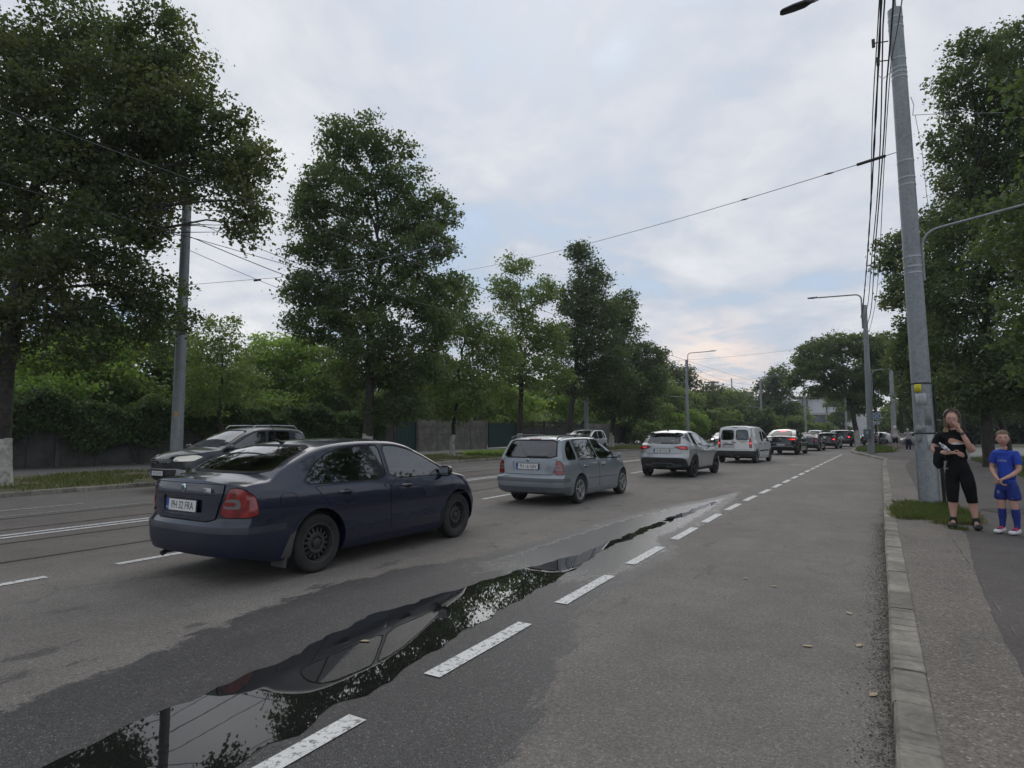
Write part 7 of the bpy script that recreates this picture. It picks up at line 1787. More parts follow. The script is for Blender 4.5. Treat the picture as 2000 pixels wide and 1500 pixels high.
def hand_nodes(N,E_,tag,wrist,palmdir,fdir,side,rw=.024,curl=.5,scale=1.0,thumb=None):
    """adds palm, four fingers and a thumb as chains; palmdir: wrist->knuckles, fdir: direction the fingers bend to, side: across the palm towards the thumb"""
    w=Vector(wrist); p=Vector(palmdir).normalized(); f=Vector(fdir).normalized(); s=Vector(side).normalized(); sc=scale
    a=w+p*.035*sc; b=w+p*.072*sc
    N[tag+'palm']=(*a,.027*sc,.017*sc); N[tag+'palm2']=(*b,.031*sc,.014*sc)
    E_+= [(tag+'w',tag+'palm'),(tag+'palm',tag+'palm2')]
    for i,(o,L) in enumerate(((.027,.070),(.009,.080),(-.009,.074),(-.027,.058))):
        k0=b+s*o*sc+p*.014*sc; k1=k0+(p*(1-curl*.5)+f*curl*.6).normalized()*L*.5*sc; k2=k1+(p*(1-curl)+f*curl*1.1).normalized()*L*.35*sc; k3=k2+(p*(.9-curl*1.3)+f*curl*1.3).normalized()*L*.25*sc
        for j,(q,r_) in enumerate(((k0,.0095),(k1,.0085),(k2,.0078),(k3,.0062))): N[f'{tag}f{i}{j}']=(*q,r_*sc)
        E_+= [(tag+'palm2',f'{tag}f{i}0')]+[(f'{tag}f{i}{j}',f'{tag}f{i}{j+1}') for j in range(3)]
    t0=a+s*.026*sc; t1=t0+(s*.6+p*.7+f*.2).normalized()*.036*sc; t2=t1+(p*.9+s*.1+f*.4).normalized()*.030*sc
    for j,(q,r_) in enumerate(((t0,.0115),(t1,.0098),(t2,.0075))): N[f'{tag}t{j}']=(*q,r_*sc)
    E_+= [(tag+'palm',tag+'t0'),(tag+'t0',tag+'t1'),(tag+'t1',tag+'t2')]
def finish(me,name,m,root,extra=None):
    bm=bmesh.new(); bm.from_mesh(me)
    rot=extra(bm) if extra else None
    for f in bm.faces: f.smooth=True
    me2=bpy.data.meshes.new(name); bm.to_mesh(me2); bm.free(); me2.materials.append(m)
    o=bpy.data.objects.new(name,me2); COL.objects.link(o); o.parent=root; return o,rot
def fitted(body,N,bones,off,cond=None):
    """faces of the body that lie on the given bones, lifted off the skin by the cloth's ease"""
    me=body.data; B=[(Vector(N[a][:3]),Vector(N[b][:3]),t0,t1,ok,max(.02,(N[a][3]+N[b][3])*.5)) for a,b,t0,t1,ok in bones]; bm=bmesh.new(); bm.from_mesh(me); bm.normal_update(); kill=[]
    HN=[Vector(v[:3]) for k,v in N.items() if k[0] in 'RL' and k[1:] and (k[1:].startswith(('palm','f','t')))]
    for f in bm.faces:
        c=f.calc_center_median(); best=None
        if any((c-h).length<.030 for h in HN): kill.append(f); continue
        for a,b,t0,t1,ok,rd in B:
            d=b-a; t=(c-a).dot(d)/d.length_squared; q=a+d*min(1,max(0,t)); e=(c-q).length/rd
            if best is None or e<best[0]: best=(e,t,t0,t1,ok)
        if not best[4] or not(best[2]<=best[1]<=best[3]) or (cond and not cond(c)): kill.append(f)
    bmesh.ops.delete(bm,geom=kill,context='FACES')
    seen=set(); small=[]
    for f in list(bm.faces):
        if f in seen: continue
        st=[f]; seen.add(f); isl=[]
        while st:
            g=st.pop(); isl.append(g)
            for e in g.edges:
                for h in e.link_faces:
                    if h not in seen: seen.add(h); st.append(h)
        if len(isl)<120: small+=isl
    bmesh.ops.delete(bm,geom=small,context='FACES')
    ln=[f for f in bm.faces]; bmesh.ops.smooth_vert(bm,verts=bm.verts,factor=.5,use_axis_x=True,use_axis_y=True,use_axis_z=True) if ln else None
    bm.normal_update()
    for v in bm.verts: v.co+=v.normal*off
    return bm
def add_fitted(ob,bm):
    b=bmesh.new(); b.from_mesh(ob.data); t=bpy.data.meshes.new('t'); bm.to_mesh(t); bm.free(); b.from_mesh(t); 
    for f in b.faces: f.smooth=True
    b.to_mesh(ob.data); b.free(); bpy.data.meshes.remove(t)
def face_cam(X,Y): return math.atan2(X,Y)*-1   # rotate so that local -y looks back at the camera
# ---- the woman ----
def woman():
    X,Y=1.14,11.22; root=empty('person',(X,Y,.112),face_cam(X,Y),label='woman in black t-shirt and black cropped leggings, hand raised to her mouth',cat='person')
    S=.98
    N={};E_=[]
    N['pel']=(.035,0,.88,.165,.125); N['waist']=(.02,0,1.06,.145,.11); N['chest']=(.0,.0,1.26,.165,.11); N['up']=(.0,.01,1.385,.13,.085); N['neck']=(0,.01,1.455,.052); N['nk2']=(0,0,1.53,.05)
    E_+=[('pel','waist'),('waist','chest'),('chest','up'),('up','neck'),('neck','nk2')]
    # her right arm (left in the photo): folded across the belly
    N['rs']=(-.165,.01,1.375,.062); N['re']=(-.255,-.02,1.145,.048); N['rf']=(-.13,-.17,1.115,.038); N['Rw']=(-.035,-.20,1.12,.026)
    E_+=[('up','rs'),('rs','re'),('re','rf'),('rf','Rw')]
    hand_nodes(N,E_,'R',N['Rw'][:3],(1,-.1,-.12),(.2,.5,-.5),(-.05,-.2,.9),curl=.45)
    # her left arm (right in the photo): elbow down, hand at the mouth
    N['ls']=(.165,.01,1.375,.062); N['le']=(.215,-.10,1.13,.050); N['lf']=(.155,-.15,1.29,.040); N['Lw']=(.095,-.165,1.435,.026)
    E_+=[('up','ls'),('ls','le'),('le','lf'),('lf','Lw')]
    hand_nodes(N,E_,'L',N['Lw'][:3],(-.35,.0,.9),(-.5,.5,.1),(-.8,.3,-.1),curl=.45)
    for t,hx,kx,ax in (('a',-.045,-.045,-.055),('b',.125,.175,.215)):
        N[t+'h']=(hx,0,.80,.105); N[t+'t']=(lerp(hx,kx,.5),0,.64,.092,.095); N[t+'k']=(kx,-.01,.47,.066); N[t+'c']=(lerp(kx,ax,.35),.02,.35,.062,.066); N[t+'s']=(lerp(kx,ax,.75),.015,.20,.043); N[t+'n']=(ax,.01,.10,.036); N[t+'f']=(ax+(.01 if t=='b' else -.01),-.02,.045,.038,.03); N[t+'o']=(ax+(.03 if t=='b' else -.015),-.13,.03,.038,.024)
        E_+=[('pel',t+'h'),(t+'h',t+'t'),(t+'t',t+'k'),(t+'k',t+'c'),(t+'c',t+'s'),(t+'s',t+'n'),(t+'n',t+'f'),(t+'f',t+'o')]
    me=skin_mesh(N,E_,'pel'); hc=(-.005,-.02,1.61)
    body,rot=finish(me,'body',M['skin'],root,lambda bm:head_bm(bm,hc,.245,R(-4),R(2),.158,.20)); face_parts(root,hc,rot,.245,.158,.20,True)
    # leggings
    g=.010; L={k:v for k,v in N.items()}; n2={};e2=[]
    n2['p']=(.035,0,.90,.185,.135); n2['w']=(.022,0,1.04,.160,.118); e2.append(('p','w'))
    for t in 'ab':
        for q,r_ in (('h',.122),('t',.103),('k',.076)): v=N[t+q]; n2[t+q]=(v[0],v[1],v[2],r_)
        kx=N[t+'k'];cx=N[t+'c']; n2[t+'e']=(cx[0],cx[1],.405,.075); e2+=[('p',t+'h'),(t+'h',t+'t'),(t+'t',t+'k'),(t+'k',t+'e')]
    lg,_=finish(skin_mesh(n2,e2,'p'),'cropped_leggings',M['black_cloth'],root)
    add_fitted(lg,fitted(body,N,[('pel','waist',-9,.6,1),('waist','chest',-9,9,0),('ah','ak',-9,9,1),('bh','bk',-9,9,1),('ak','ac',-9,.6,1),('bk','bc',-9,.6,1),('ac','an',-9,9,0),('bc','bn',-9,9,0),('rs','re',-9,9,0),('re','rf',-9,9,0),('rf','Rw',-9,9,0),('Rw','Rpalm2',-9,9,0),('ls','le',-9,9,0),('le','lf',-9,9,0)],.010))
    n3=dict(p=(.03,0,.955,.178,.135),w=(.015,0,1.09,.165,.125),b=(0,-.02,1.25,.178,.130),u=(0,.005,1.37,.150,.098),n=(0,.012,1.425,.075,.07)); e3=[('p','w'),('w','b'),('b','u'),('u','n')]
    for s,t in ((-1,'r'),(1,'l')):
        v=N[t+'s'];e=N[t+'e']; n3[t+'s']=(v[0],v[1],v[2],.078); n3[t+'e']=(lerp(v[0],e[0],.66),lerp(v[1],e[1],.66),lerp(v[2],e[2],.66),.074); e3+=[('u',t+'s'),(t+'s',t+'e')]
    sh,_=finish(skin_mesh(n3,e3,'b'),'t_shirt',M['black_cloth'],root)
    add_fitted(sh,fitted(body,N,[('pel','waist',.05,9,1),('waist','chest',-9,9,1),('chest','up',-9,9,1),('up','neck',-9,.45,1),('neck','nk2',-9,9,0),('ah','ak',-9,9,0),('bh','bk',-9,9,0),('up','rs',-9,9,1),('rs','re',-9,.62,1),('re','rf',-9,9,0),('rf','Rw',-9,9,0),('Rw','Rpalm2',-9,9,0),('up','ls',-9,9,1),('ls','le',-9,.62,1),('le','lf',-9,9,0),('lf','Lw',-9,9,0),('Lw','Lpalm2',-9,9,0)],.016,lambda c:c.z<1.475))
    bvh=BVHTree.FromPolygons([v.co for v in sh.data.vertices],[p.vertices[:] for p in sh.data.polygons])
    def decal(nm,poly,m,parent,off=.004,res=.02):
        V,F=tri_poly(poly,res); out=[]
        for a,b in V:
            l,n,_,_=bvh.ray_cast(Vector((a,-1,b)),Vector((0,1,0))); out.append(l+n*off if l else Vector((a,-.15,b)))
        return meshobj(nm,out,F,m,parent,smooth=True)
    decal('print_figure',chaikin([(-.06,1.255),(-.065,1.31),(-.03,1.335),(.03,1.315),(.10,1.285),(.12,1.26),(.02,1.245)],2),M['print_skin'],sh)
    decal('print_shoe',chaikin([(-.02,1.262),(.01,1.275),(.10,1.262),(.155,1.268),(.15,1.255),(.08,1.240),(.0,1.238),(-.04,1.25)],1),M['print_white'],sh,.007)
    decal('print_shadow',chaikin([(.03,1.236),(.12,1.246),(.15,1.238),(.08,1.215),(.03,1.22)],1),M['black_cloth'],sh,.005)
    # hair: long, falling to the shoulders, lighter at the ends
    def hair_shell(m,name,z0,z1,bulge):
        mb=MB(); rnd=random.Random(4); v=[];f=[]; A=[R(a) for a in np.linspace(-62,242,30)]; rows=9
        for i in range(rows+1):
            t=i/rows; z=lerp(z1,z0,t)
            for a in A:
                fl=1+bulge*t+.04*math.sin(a*9+t*3); q=(1-max(0,(z-1.66)/.12)**2)**.5 if z>1.66 else 1
                v.append((hc[0]+math.cos(a)*.095*fl*q,hc[1]+.02+math.sin(a)*(.112)*fl*q*(1 if math.sin(a)>0 else .55),z+(.02*math.sin(a*7) if i==rows else 0)))
        n=len(A)
        for i in range(rows):
            for j in range(n-1): f.append((i*n+j,(i+1)*n+j,(i+1)*n+j+1,i*n+j+1))
        o=meshobj(name,v,f,m,root,smooth=True); md=o.modifiers.new('s','SOLIDIFY'); md.thickness=.022; md.offset=-.2; return o
    hair_shell(M['hair_brown'],'hair',1.49,1.765,.14); hair_shell(M['hair_ends'],'hair_ends',1.37,1.52,.30)
    bm=bmesh.new(); bmesh.ops.create_uvsphere(bm,u_segments=20,v_segments=14,radius=1)
    for v in bm.verts: v.co=Vector((hc[0]+v.co.x*.092,hc[1]+.022+v.co.y*.108,hc[2]+.035+max(v.co.z,-.2)*.112))
    bmesh.ops.delete(bm,geom=[v for v in bm.verts if v.co.y<hc[1]-.045 and v.co.z<hc[2]+.085],context='VERTS')
    bmobj('hair_crown',bm,M['hair_brown'],root,80)
    MB().tube([(hc[0]+.094*math.cos(a),hc[1]-.02,hc[2]+.03+.118*math.sin(a)) for a in [R(x) for x in range(0,181,15)]],.008,6).build('hair_band',M['black_cloth'],root)
    # watch, socks, shoes
    lw=Vector(N['Lw'][:3]); lf=Vector(N['lf'][:3]); d=(lw-lf).normalized(); c=lw-d*.035
    MB().tube([c-d*.013,c+d*.013],.034,14).build('watch_strap',M['strap'],root); MB().box((c.x+.008,c.y-.034,c.z),(.036,.012,.038)).build('watch_face',M['gloss_black'],root)
    for t in 'ab':
        a=N[t+'n'];o_=N[t+'o']
        finish(skin_mesh({'a0':(a[0],a[1],.19,.050),'a':(a[0],a[1],.13,.056),'b':(a[0],a[1]+.005,.08,.062),'c':(a[0],a[1]+.02,.045,.062,.055),'d0':(a[0],-.03,.072,.060,.052),'d':(lerp(a[0],o_[0],.6),-.07,.045,.064,.048),'e':(o_[0],o_[1]-.03,.036,.056,.038)},[('a0','a'),('a','b'),('b','c'),('b','d0'),('c','d'),('d','e')],'b'),'shoe',M['shoe_black'],root)
    return root,N
wr,WN=woman()
X,Y=1.14,11.22
jk=empty('black_jacket',(X,Y,.112),face_cam(X,Y),label="black jacket bundled over the woman's folded arm",cat='jacket')
n4=dict(a=(-.20,-.10,1.20,.070,.06),b=(-.235,-.09,1.10,.10,.08),c=(-.22,-.10,.98,.105,.085),d=(-.17,-.09,.87,.075,.06),e=(-.11,-.13,1.12,.075,.07),f=(-.12,-.12,.98,.08,.06))
o,_=finish(skin_mesh(n4,[('a','b'),('b','c'),('c','d'),('b','e'),('e','f')],'b'),'jacket_body',M['black_cloth'],jk)
tx=bpy.data.textures.new('fold','CLOUDS'); tx.noise_scale=.07
md=o.modifiers.new('d','DISPLACE'); md.strength=.035; md.texture=tx; md.mid_level=.5
MB().box((-.10,-.185,.885),(.03,.004,.008)).build('zip_tag',M['satin'],jk)
bt=empty('water_bottle',(X,Y,.112),face_cam(X,Y),label="clear plastic water bottle tucked under the woman's arm",cat='bottle')
o=MB().lathe([(.0001,0),(.030,0),(.033,.01),(.033,.06),(.030,.07),(.033,.08),(.033,.13),(.025,.16),(.013,.18),(.013,.19)],18).build('bottle_body',M['bottle'],bt,40); o.location=(-.06,-.215,1.14); o.rotation_euler=(R(8),R(-42),0)
o2=MB().lathe([(.0001,.21),(.016,.21),(.017,.19),(.0001,.188)],14).build('cap',M['print_white'],bt,40); o2.location=o.location; o2.rotation_euler=o.rotation_euler
o3=MB().lathe([(.0335,.075),(.0335,.125)],18).build('bottle_wrap',M['print_white'],bt,40); o3.location=o.location; o3.rotation_euler=o.rotation_euler
for q_ in (o,o2,o3): q_.scale=(.8,.8,.8)
# ---- the boy ----
def boy():
    X,Y=1.70,10.98; root=empty('person',(X,Y,.112),face_cam(X,Y)+R(-22),label='boy in a blue football kit with long blue socks and white boots, hands clasped',cat='person')
    N={};E_=[]
    N['pel']=(.01,0,.70,.115,.09); N['waist']=(.005,.0,.83,.105,.08); N['chest']=(0,.0,1.0,.12,.085); N['up']=(0,.01,1.13,.10,.065); N['neck']=(0,.005,1.185,.042); N['nk2']=(-.005,-.01,1.235,.042)
    E_+=[('pel','waist'),('waist','chest'),('chest','up'),('up','neck'),('neck','nk2')]
    N['rs']=(-.12,.01,1.135,.045); N['re']=(-.165,-.01,.91,.034); N['rf']=(-.10,-.10,.82,.030); N['Rw']=(-.035,-.165,.765,.020)
    N['ls']=(.12,.01,1.135,.045); N['le']=(.165,-.02,.90,.034); N['lf']=(.10,-.10,.82,.030); N['Lw']=(.035,-.170,.775,.020)
    E_+=[('up','rs'),('rs','re'),('re','rf'),('rf','Rw'),('up','ls'),('ls','le'),('le','lf'),('lf','Lw')]
    hand_nodes(N,E_,'R',N['Rw'][:3],(.55,-.25,-.75),(.6,.5,.2),(.3,-.8,.3),curl=.6,scale=.86)
    hand_nodes(N,E_,'L',N['Lw'][:3],(-.55,-.35,-.6),(-.6,.5,.1),(-.3,-.8,.4),curl=.6,scale=.86)
    for t,hx,kx,ax,fy in (('a',-.065,-.075,-.085,-.0),('b',.065,.075,.09,.0)):
        N[t+'h']=(hx,0,.64,.075); N[t+'t']=(lerp(hx,kx,.5),0,.52,.064); N[t+'k']=(kx,-.01,.395,.049); N[t+'c']=(lerp(kx,ax,.35),.015,.29,.046,.05); N[t+'s']=(lerp(kx,ax,.75),.012,.17,.033); N[t+'n']=(ax,.01,.085,.030); N[t+'f']=(ax,-.03,.045,.032,.026); N[t+'o']=(ax-.01,-.14,.028,.033,.022)
        E_+=[('pel',t+'h'),(t+'h',t+'t'),(t+'t',t+'k'),(t+'k',t+'c'),(t+'c',t+'s'),(t+'s',t+'n'),(t+'n',t+'f'),(t+'f',t+'o')]
    hc=(-.008,-.02,1.33)
    body,rot=finish(skin_mesh(N,E_,'pel'),'body',M['skin'],root,lambda bm:head_bm(bm,hc,.225,R(24),R(0),.148,.185)); face_parts(root,hc,rot,.225,.148,.185)
    # hair cap, short
    bm=bmesh.new(); bmesh.ops.create_uvsphere(bm,u_segments=28,v_segments=20,radius=1); rnd=random.Random(2)
    for v in bm.verts:
        k=1+rnd.uniform(-.02,.05); v.co=Vector(hc)+rot@Vector((v.co.x*.082*k,v.co.y*.100*k+.008,.030+v.co.z*.094*k))
    inv=rot.inverted(); kill=[]
    for v in bm.verts:
        q=inv@(v.co-Vector(hc)); 
        if (q.y<-.035 and q.z<.066) or (q.z<.0 and q.y<.03) or q.z<-.055: kill.append(v)
    bmesh.ops.delete(bm,geom=kill,context='VERTS'); bmobj('hair',bm,M['hair_fair'],root,80)
    n3=dict(p=(.01,0,.72,.135,.108),w=(.005,0,.84,.126,.100),b=(0,-.008,1.0,.136,.104),u=(0,.005,1.125,.118,.080),n=(0,.006,1.175,.062,.055)); e3=[('p','w'),('w','b'),('b','u'),('u','n')]
    for t in 'rl':
        v=N[t+'s'];e=N[t+'e']; n3[t+'s']=(v[0],v[1],v[2],.060); n3[t+'e']=(lerp(v[0],e[0],.72),lerp(v[1],e[1],.72),lerp(v[2],e[2],.72),.060); e3+=[('u',t+'s'),(t+'s',t+'e')]
    sh,_=finish(skin_mesh(n3,e3,'b'),'football_shirt',M['blue_cloth'],root)
    n2=dict(p=(.01,0,.70,.132,.104),w=(.01,0,.76,.122,.096)); e2=[('p','w')]
    for t in 'ab':
        v=N[t+'h']; n2[t+'h']=(v[0]*1.08,0,.63,.092); n2[t+'t']=(v[0]*1.2,0,.52,.090); n2[t+'e']=(v[0]*1.25,0,.455,.088); e2+=[('p',t+'h'),(t+'h',t+'t'),(t+'t',t+'e')]
    so,_=finish(skin_mesh(n2,e2,'p'),'shorts',M['blue_dark'],root)
    add_fitted(so,fitted(body,N,[('pel','waist',-9,.4,1),('waist','chest',-9,9,0),('ah','at',-9,9,1),('bh','bt',-9,9,1),('at','ak',-9,.3,1),('bt','bk',-9,.3,1),('rs','re',-9,9,0),('re','rf',-9,9,0),('rf','Rw',-9,9,0),('Rw','Rpalm2',-9,9,0),('ls','le',-9,9,0),('le','lf',-9,9,0),('lf','Lw',-9,9,0),('Lw','Lpalm2',-9,9,0)],.014))
    add_fitted(sh,fitted(body,N,[('pel','waist',.1,9,1),('waist','chest',-9,9,1),('chest','up',-9,9,1),('up','neck',-9,.35,1),('neck','nk2',-9,9,0),('ah','ak',-9,9,0),('bh','bk',-9,9,0),('up','rs',-9,9,1),('rs','re',-9,.7,1),('re','rf',-9,9,0),('rf','Rw',-9,9,0),('Rw','Rpalm2',-9,9,0),('up','ls',-9,9,1),('ls','le',-9,.7,1),('le','lf',-9,9,0),('lf','Lw',-9,9,0),('Lw','Lpalm2',-9,9,0)],.014,lambda c:c.z<1.195))
    def dec(ob,nm,body_,size,c,m,sx=1):
        bvh=BVHTree.FromPolygons([v.co for v in ob.data.vertices],[p.vertices[:] for p in ob.data.polygons])
        B=Matrix(((1,0,0,c[0]),(0,0,-1,-.5),(0,1,0,c[1]),(0,0,0,1))); o=text_mesh(nm,body_,size,m,ob,B,.0005,sx)
        for v in o.data.vertices:
            l,n,_,_=bvh.ray_cast(Vector((v.co.x,-1,v.co.z)),Vector((0,1,0)))
            if l: v.co=l+n*.004
    dec(sh,'shirt_lettering','JOMA',.045,(-.005,1.02),M['print_white'],1.0); dec(so,'shorts_number','9',.07,(-.075,.575),M['print_white']); dec(so,'shorts_mark','~',.06,(.085,.50),M['print_white'])
    for t in 'ab':
        k=N[t+'k'];c=N[t+'c'];s_=N[t+'s'];a=N[t+'n'];o_=N[t+'o']
        finish(skin_mesh({'k':(lerp(k[0],c[0],.35),.0,.37,.050),'c':(c[0],c[1],c[2],.053,.056),'s':(s_[0],s_[1],s_[2],.041),'n':(a[0],a[1],.10,.037),'f':(a[0],-.01,.06,.038,.032)},[('k','c'),('c','s'),('s','n'),('n','f')],'c'),'long_sock',M['blue_dark'],root)
        sho,_=finish(skin_mesh({'a':(a[0],.03,.050,.044,.046),'b':(a[0],-.03,.045,.048,.044),'c':(o_[0],-.12,.034,.050,.034),'d':(o_[0]-.005,-.180,.028,.040,.026)},[('a','b'),('b','c'),('c','d')],'b'),'football_boot',M['shoe_white'],root)
        mb=MB()
        for i in range(4): mb.tube([(a[0]-.034,-.035-.024*i,.078-.007*i),(a[0],-.035-.024*i,.096-.009*i),(a[0]+.034,-.035-.024*i,.078-.007*i)],.0065,6)
        mb.build('red_laces',M['lace_red'],sho)
    return root
boy()
# ---- two walkers further down the pavement ----
def walker(X,Y,H,top,bot,shorts,hairm,label,step,shoe):
    k=H/1.75; root=empty('person',(X,Y,.11),face_cam(X,Y),label=label,cat='person'); N={};E_=[]
    def P(*a): return (a[0]*k,a[1]*k,a[2]*k)+tuple(q*k for q in a[3:])
    N['pel']=P(0,0,.95,.15,.11); N['waist']=P(0,0,1.1,.145,.12); N['chest']=P(0,0,1.3,.165,.12); N['up']=P(0,0,1.42,.12,.08); N['neck']=P(0,0,1.50,.055); N['nk2']=P(0,0,1.56,.05)
    E_=[('pel','waist'),('waist','chest'),('chest','up'),('up','neck'),('neck','nk2')]
    for t,s in (('r',-1),('l',1)):
        N[t+'s']=P(s*.18,0,1.42,.055); N[t+'e']=P(s*.245,.02*s*step,1.14,.042); N[t.upper()+'w']=P(s*.25,-.08*s*step-.04,.90,.027); E_+=[('up',t+'s'),(t+'s',t+'e'),(t+'e',t.upper()+'w')]
        hand_nodes(N,E_,t.upper(),N[t.upper()+'w'][:3],(0,-.15,-1),(-s*.6,-.1,-.3),(-.1*s,-1,0),curl=.35,scale=k)
        N[t+'h']=P(s*.085,0,.88,.09); N[t+'k']=P(s*.095,-.06+.04*s*step,.50,.058); N[t+'c']=P(s*.095,.0+.06*s*step,.34,.052); N[t+'n']=P(s*.10,.02+.1*s*step,.10,.035); N[t+'f']=P(s*.10,-.03+.1*s*step,.05,.035,.028); N[t+'o']=P(s*.12,-.13+.1*s*step,.035,.036,.022)
        E_+=[('pel',t+'h'),(t+'h',t+'k'),(t+'k',t+'c'),(t+'c',t+'n'),(t+'n',t+'f'),(t+'f',t+'o')]
    hc=P(0,-.015,1.64)
    b,rot=finish(skin_mesh(N,E_,'pel',1),'body',M['skin'],root,lambda bm:head_bm(bm,hc,.235*k,0,0,.155*k,.195*k)); face_parts(root,hc,rot,.235*k,.155*k,.195*k)
    bm=bmesh.new(); bmesh.ops.create_uvsphere(bm,u_segments=16,v_segments=10,radius=1)
    for v in bm.verts: v.co=Vector((hc[0]+v.co.x*.084*k,hc[1]+.01+v.co.y*.104*k,hc[2]+.035*k+max(v.co.z,-.3)*.09*k))
    bmesh.ops.delete(bm,geom=[v for v in bm.verts if v.co.y<hc[1]-.04 and v.co.z<hc[2]+.06*k],context='VERTS'); bmobj('hair',bm,hairm,root,80)
    n3={'p':P(0,0,.93,.175,.135),'w':P(0,0,1.1,.17,.145),'b':P(0,0,1.3,.18,.135),'u':P(0,0,1.41,.14,.09),'n':P(0,0,1.47,.07,.06)}; e3=[('p','w'),('w','b'),('b','u'),('u','n')]
    if bot=='sleeves':
        for t,s in (('r',-1),('l',1)): n3[t]=P(s*.18,0,1.42,.07); n3[t+'2']=P(s*.22,.01,1.27,.068); e3+=[('u',t),(t,t+'2')]
    sh,_=finish(skin_mesh(n3,e3,'b',1),'shirt' if bot=='sleeves' else 'vest_top',top,root)
    cc=.6 if bot=='sleeves' else -8
    add_fitted(sh,fitted(b,N,[('pel','waist',-9,9,1),('waist','chest',-9,9,1),('chest','up',-9,9,1),('up','neck',-9,.4,1),('neck','nk2',-9,9,0),('lh','lk',-9,9,0),('rh','rk',-9,9,0),('up','rs',-9,.7,1),('rs','re',-9,cc,1),('re','Rw',-9,9,0),('up','ls',-9,.7,1),('ls','le',-9,cc,1),('le','Lw',-9,9,0)],.016))
    n2={'p':P(0,0,.93,.165,.125)}; e2=[]
    for t,s in (('r',-1),('l',1)):
        v=N[t+'h'];kn=N[t+'k']; n2[t+'h']=(v[0],v[1],v[2],.105*k); n2[t+'k']=(kn[0],kn[1],kn[2]+(.05*k if shorts else 0),.085*k); e2+=[('p',t+'h'),(t+'h',t+'k')]
        if not shorts: a=N[t+'n']; n2[t+'n']=(a[0],a[1],a[2]+.03,.06*k); e2.append((t+'k',t+'n'))
    finish(skin_mesh(n2,e2,'p',1),'shorts' if shorts else 'trousers',mat('dark_blue_trousers',(.012,.016,.035),.9) if 'dark_blue_trousers' not in bpy.data.materials else bpy.data.materials['dark_blue_trousers'],root)
    for t in 'rl':
        a=N[t+'n'];o_=N[t+'o']; finish(skin_mesh({'a':(a[0],a[1]+.02,.05,.045),'b':(lerp(a[0],o_[0],.5),lerp(a[1],o_[1],.5),.045,.047,.038),'c':(o_[0],o_[1],.032,.042,.026)},[('a','b'),('b','c')],'a',1),'shoe',shoe,root)
walker(1.80,50.3,1.80,M['white_cloth'],'none',True,M['hair_fair'],'man in a white sleeveless top and dark shorts walking down the pavement',1,M['shoe_black'])
walker(2.58,50.9,1.62,M['grey_cloth'],'sleeves',False,M['hair_brown'],'walker in a grey t-shirt and dark trousers beside the big pole',-1,M['shoe_white'])
# ================= place the vehicles =================
build_liftback(); build_estate(); build_crossover(); build_van(); build_coupe_suv()
Q='cars queueing in the right hand lane'
s2,c=build_saloon('saloon_car','dark grey saloon with dim tail lights right ahead of the black coupe SUV',M['charcoal'],-3.95,53.2,-4,Q,False,plate_txt='')
s3,c=build_saloon('saloon_car','black saloon with pale sky reflection on its rear window, behind the dark blue people carrier',M['black_paint'],-3.0,60.5,-5,Q,True,plate_txt='')
mp,c=build_saloon('people_carrier','dark blue tall car with round red tail light beside the whitewashed tree trunk',M['navy'],-2.05,70.5,-7,Q,True,kindb='suv',plate_txt='PH 07 WYC')
# opposite carriageway
def front_face(root,c,P,lit,grille,pl,skid=True,hz=.80):
    z=hz
    for g in (-1,1):
        o=c.patch('headlamp',[(g*a,b) for a,b in quad_round([(.50,z-.01),(.46,z+.09),(.78,z+.13),(.84,z+.08),(.80,z-.02)],1,.12)],'F',lit,off=.010,res=.04)
        c.patch('headlamp_surround',[(g*a,b) for a,b in offset_poly(quad_round([(.50,z-.01),(.46,z+.09),(.78,z+.13),(.84,z+.08),(.80,z-.02)],1,.12),.012)],'F',M['gloss_black'],off=.004,res=.04,parent=o)
        c.patch('fog_lamp',[(g*a,b) for a,b in quad_round([(.62,.50),(.62,.57),(.74,.57),(.74,.50)],1,.2)],'F',M['lamp_clear'],off=.012,res=.04)
    gr=c.patch('grille',quad_round([(.46,z-.02),(.45,z+.09),(-.45,z+.09),(-.46,z-.02),(-.40,z-.09),(.40,z-.09)],1,.1),'F',grille,off=.008,res=.05)
    mb=MB()
    for k in range(3):
        zz=z-.05+.05*k; 
        for s in (-1,1):
            for j in range(4):
                y=s*(.10+.09*j); l,n=c.hit(y,zz,'F'); mb.box((l.x+.014,y,zz),(.008,.06,.012))
    l,n=c.hit(0,z+.02,'F'); mb.box((l.x+.018,0,z+.02),(.012,.13,.035)); mb.build('grille_bars',M['satin'],gr,smooth=False)
    c.patch('lower_intake',quad_round([(.60,.36),(.56,.56),(-.56,.56),(-.60,.36)],1,.12),'F',M['black_plastic'],off=.012,res=.05)
    if skid:
        for s in (-1,1): c.patch('skid_trim',[(s*a,b) for a,b in quad_round([(.56,.60),(.70,.57),(.62,.36),(.50,.33),(.54,.40),(.58,.52)],1,.1)],'F',M['satin'],off=.02,res=.04)
        c.patch('skid_trim',quad_round([(.60,.60),(.60,.575),(-.60,.575),(-.60,.60)],1,.1),'F',M['satin'],off=.02,res=.04)
    l,n=c.hit(0,.50,'F'); plate(c,l.x+.03,0,.48,pl,'F')
def rails(root,y,z,xa,xb,m):
    for g in (-1,1): MB().tube([(xa,g*y,z-.07),(xa+.10,g*y,z),(lerp(xa,xb,.5),g*y,z+.015),(xb-.12,g*y,z),(xb,g*y,z-.08)],.018,8).build('roof_rail',m,root)
Op='cars coming the other way'
sv,c=build_saloon('suv_car','dark grey SUV with silver roof rails coming the other way behind the navy car',M['duster'],-15.65,12.4,180,Op,False,kindb='suv',front=True)
front_face(sv,c,M['duster'],M['head_lens'],M['gloss_black'],'PH 20 AVE'); rails(sv,.60,1.70,-.30,1.25,M['satin'])
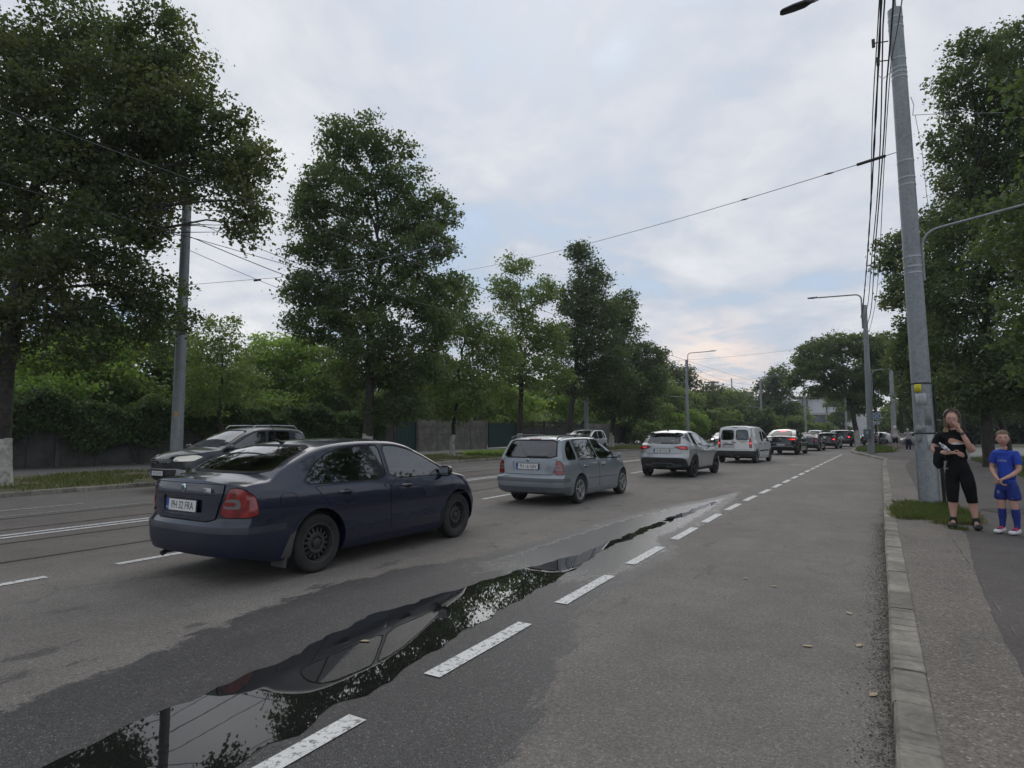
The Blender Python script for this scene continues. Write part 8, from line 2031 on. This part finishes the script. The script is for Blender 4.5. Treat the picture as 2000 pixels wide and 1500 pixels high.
pe=empty('wipers',(0,0,0),0,sv); pe.name='wiper_arms'; v,f=c.ribbon([(.60,1.13),(.05,1.17)],'F',.02,M['black_plastic'],'w',off=.012); v2,f2=c.ribbon([(-.05,1.13),(-.6,1.17)],'F',.02,M['black_plastic'],'w',off=.012)
MB().add(v,f).build('wiper',M['black_plastic'],pe); MB().add(v2,f2).build('wiper',M['black_plastic'],pe)
wv,c=build_saloon('suv_car','pale grey SUV coming the other way, only its roof and windows showing over the estate',M['silver_light'],-15.6,37.2,180,Op,False,kindb='suv',front=True)
front_face(wv,c,M['silver_light'],M['head_lens'],M['gloss_black'],'PH 41 KLM',False); rails(wv,.60,1.70,-.30,1.25,M['dark_metal'])
oc,c=build_saloon('saloon_car','small pale oncoming car peeping out left of the white van, headlamps lit',M['silver_light'],-14.2,74,178,Op,False,front=True)
front_face(oc,c,M['silver_light'],M['head_lit'],M['gloss_black'],'PH 77 RTS',False,hz=.60)
Q2='pale cars in the second lane further ahead'
for i,(x,y,lab) in enumerate([(-5.35,84,'pale silver car roof showing above the dark grey saloon'),(-3.3,92,'pale silver car roof showing above the black saloon'),(-1.7,103,'pale silver car roof showing above the dark blue people carrier')]):
    if i==0: base,c=build_saloon('suv_car',lab,M['silver_light'],x,y,-6,Q2,False,kindb='suv',plate_txt='')
    else:
        o=copy_tree(base); o['label']=lab; place(o,x,y,-6)
# parked cars glimpsed behind the park trees
PK='cars parked beyond the trees on the right'
pk1,c=build_saloon('saloon_car','dark parked car behind the whitewashed trunk at the bay end',M['black_paint'],.6,78,-12,PK,False,plate_txt='')
for i,(x,y,a,lab,mt) in enumerate([(2.4,84,60,'white parked car behind the litter bin pole','white'),(5.5,88,70,'white parked car behind the whitewashed trunks','white'),(6.6,75,80,'pale parked car glimpsed between the big pole and the woman','silver_light')]):
    o=copy_tree(pk1); o['label']=lab; place(o,x,y,a)
    for ch in o.children:
        if ch.name.startswith(('body','boot_lid','rear_bumper','front_bumper','rear_door','front_door')):
            ch.data=ch.data.copy(); ch.data.materials.clear(); ch.data.materials.append(M[mt])
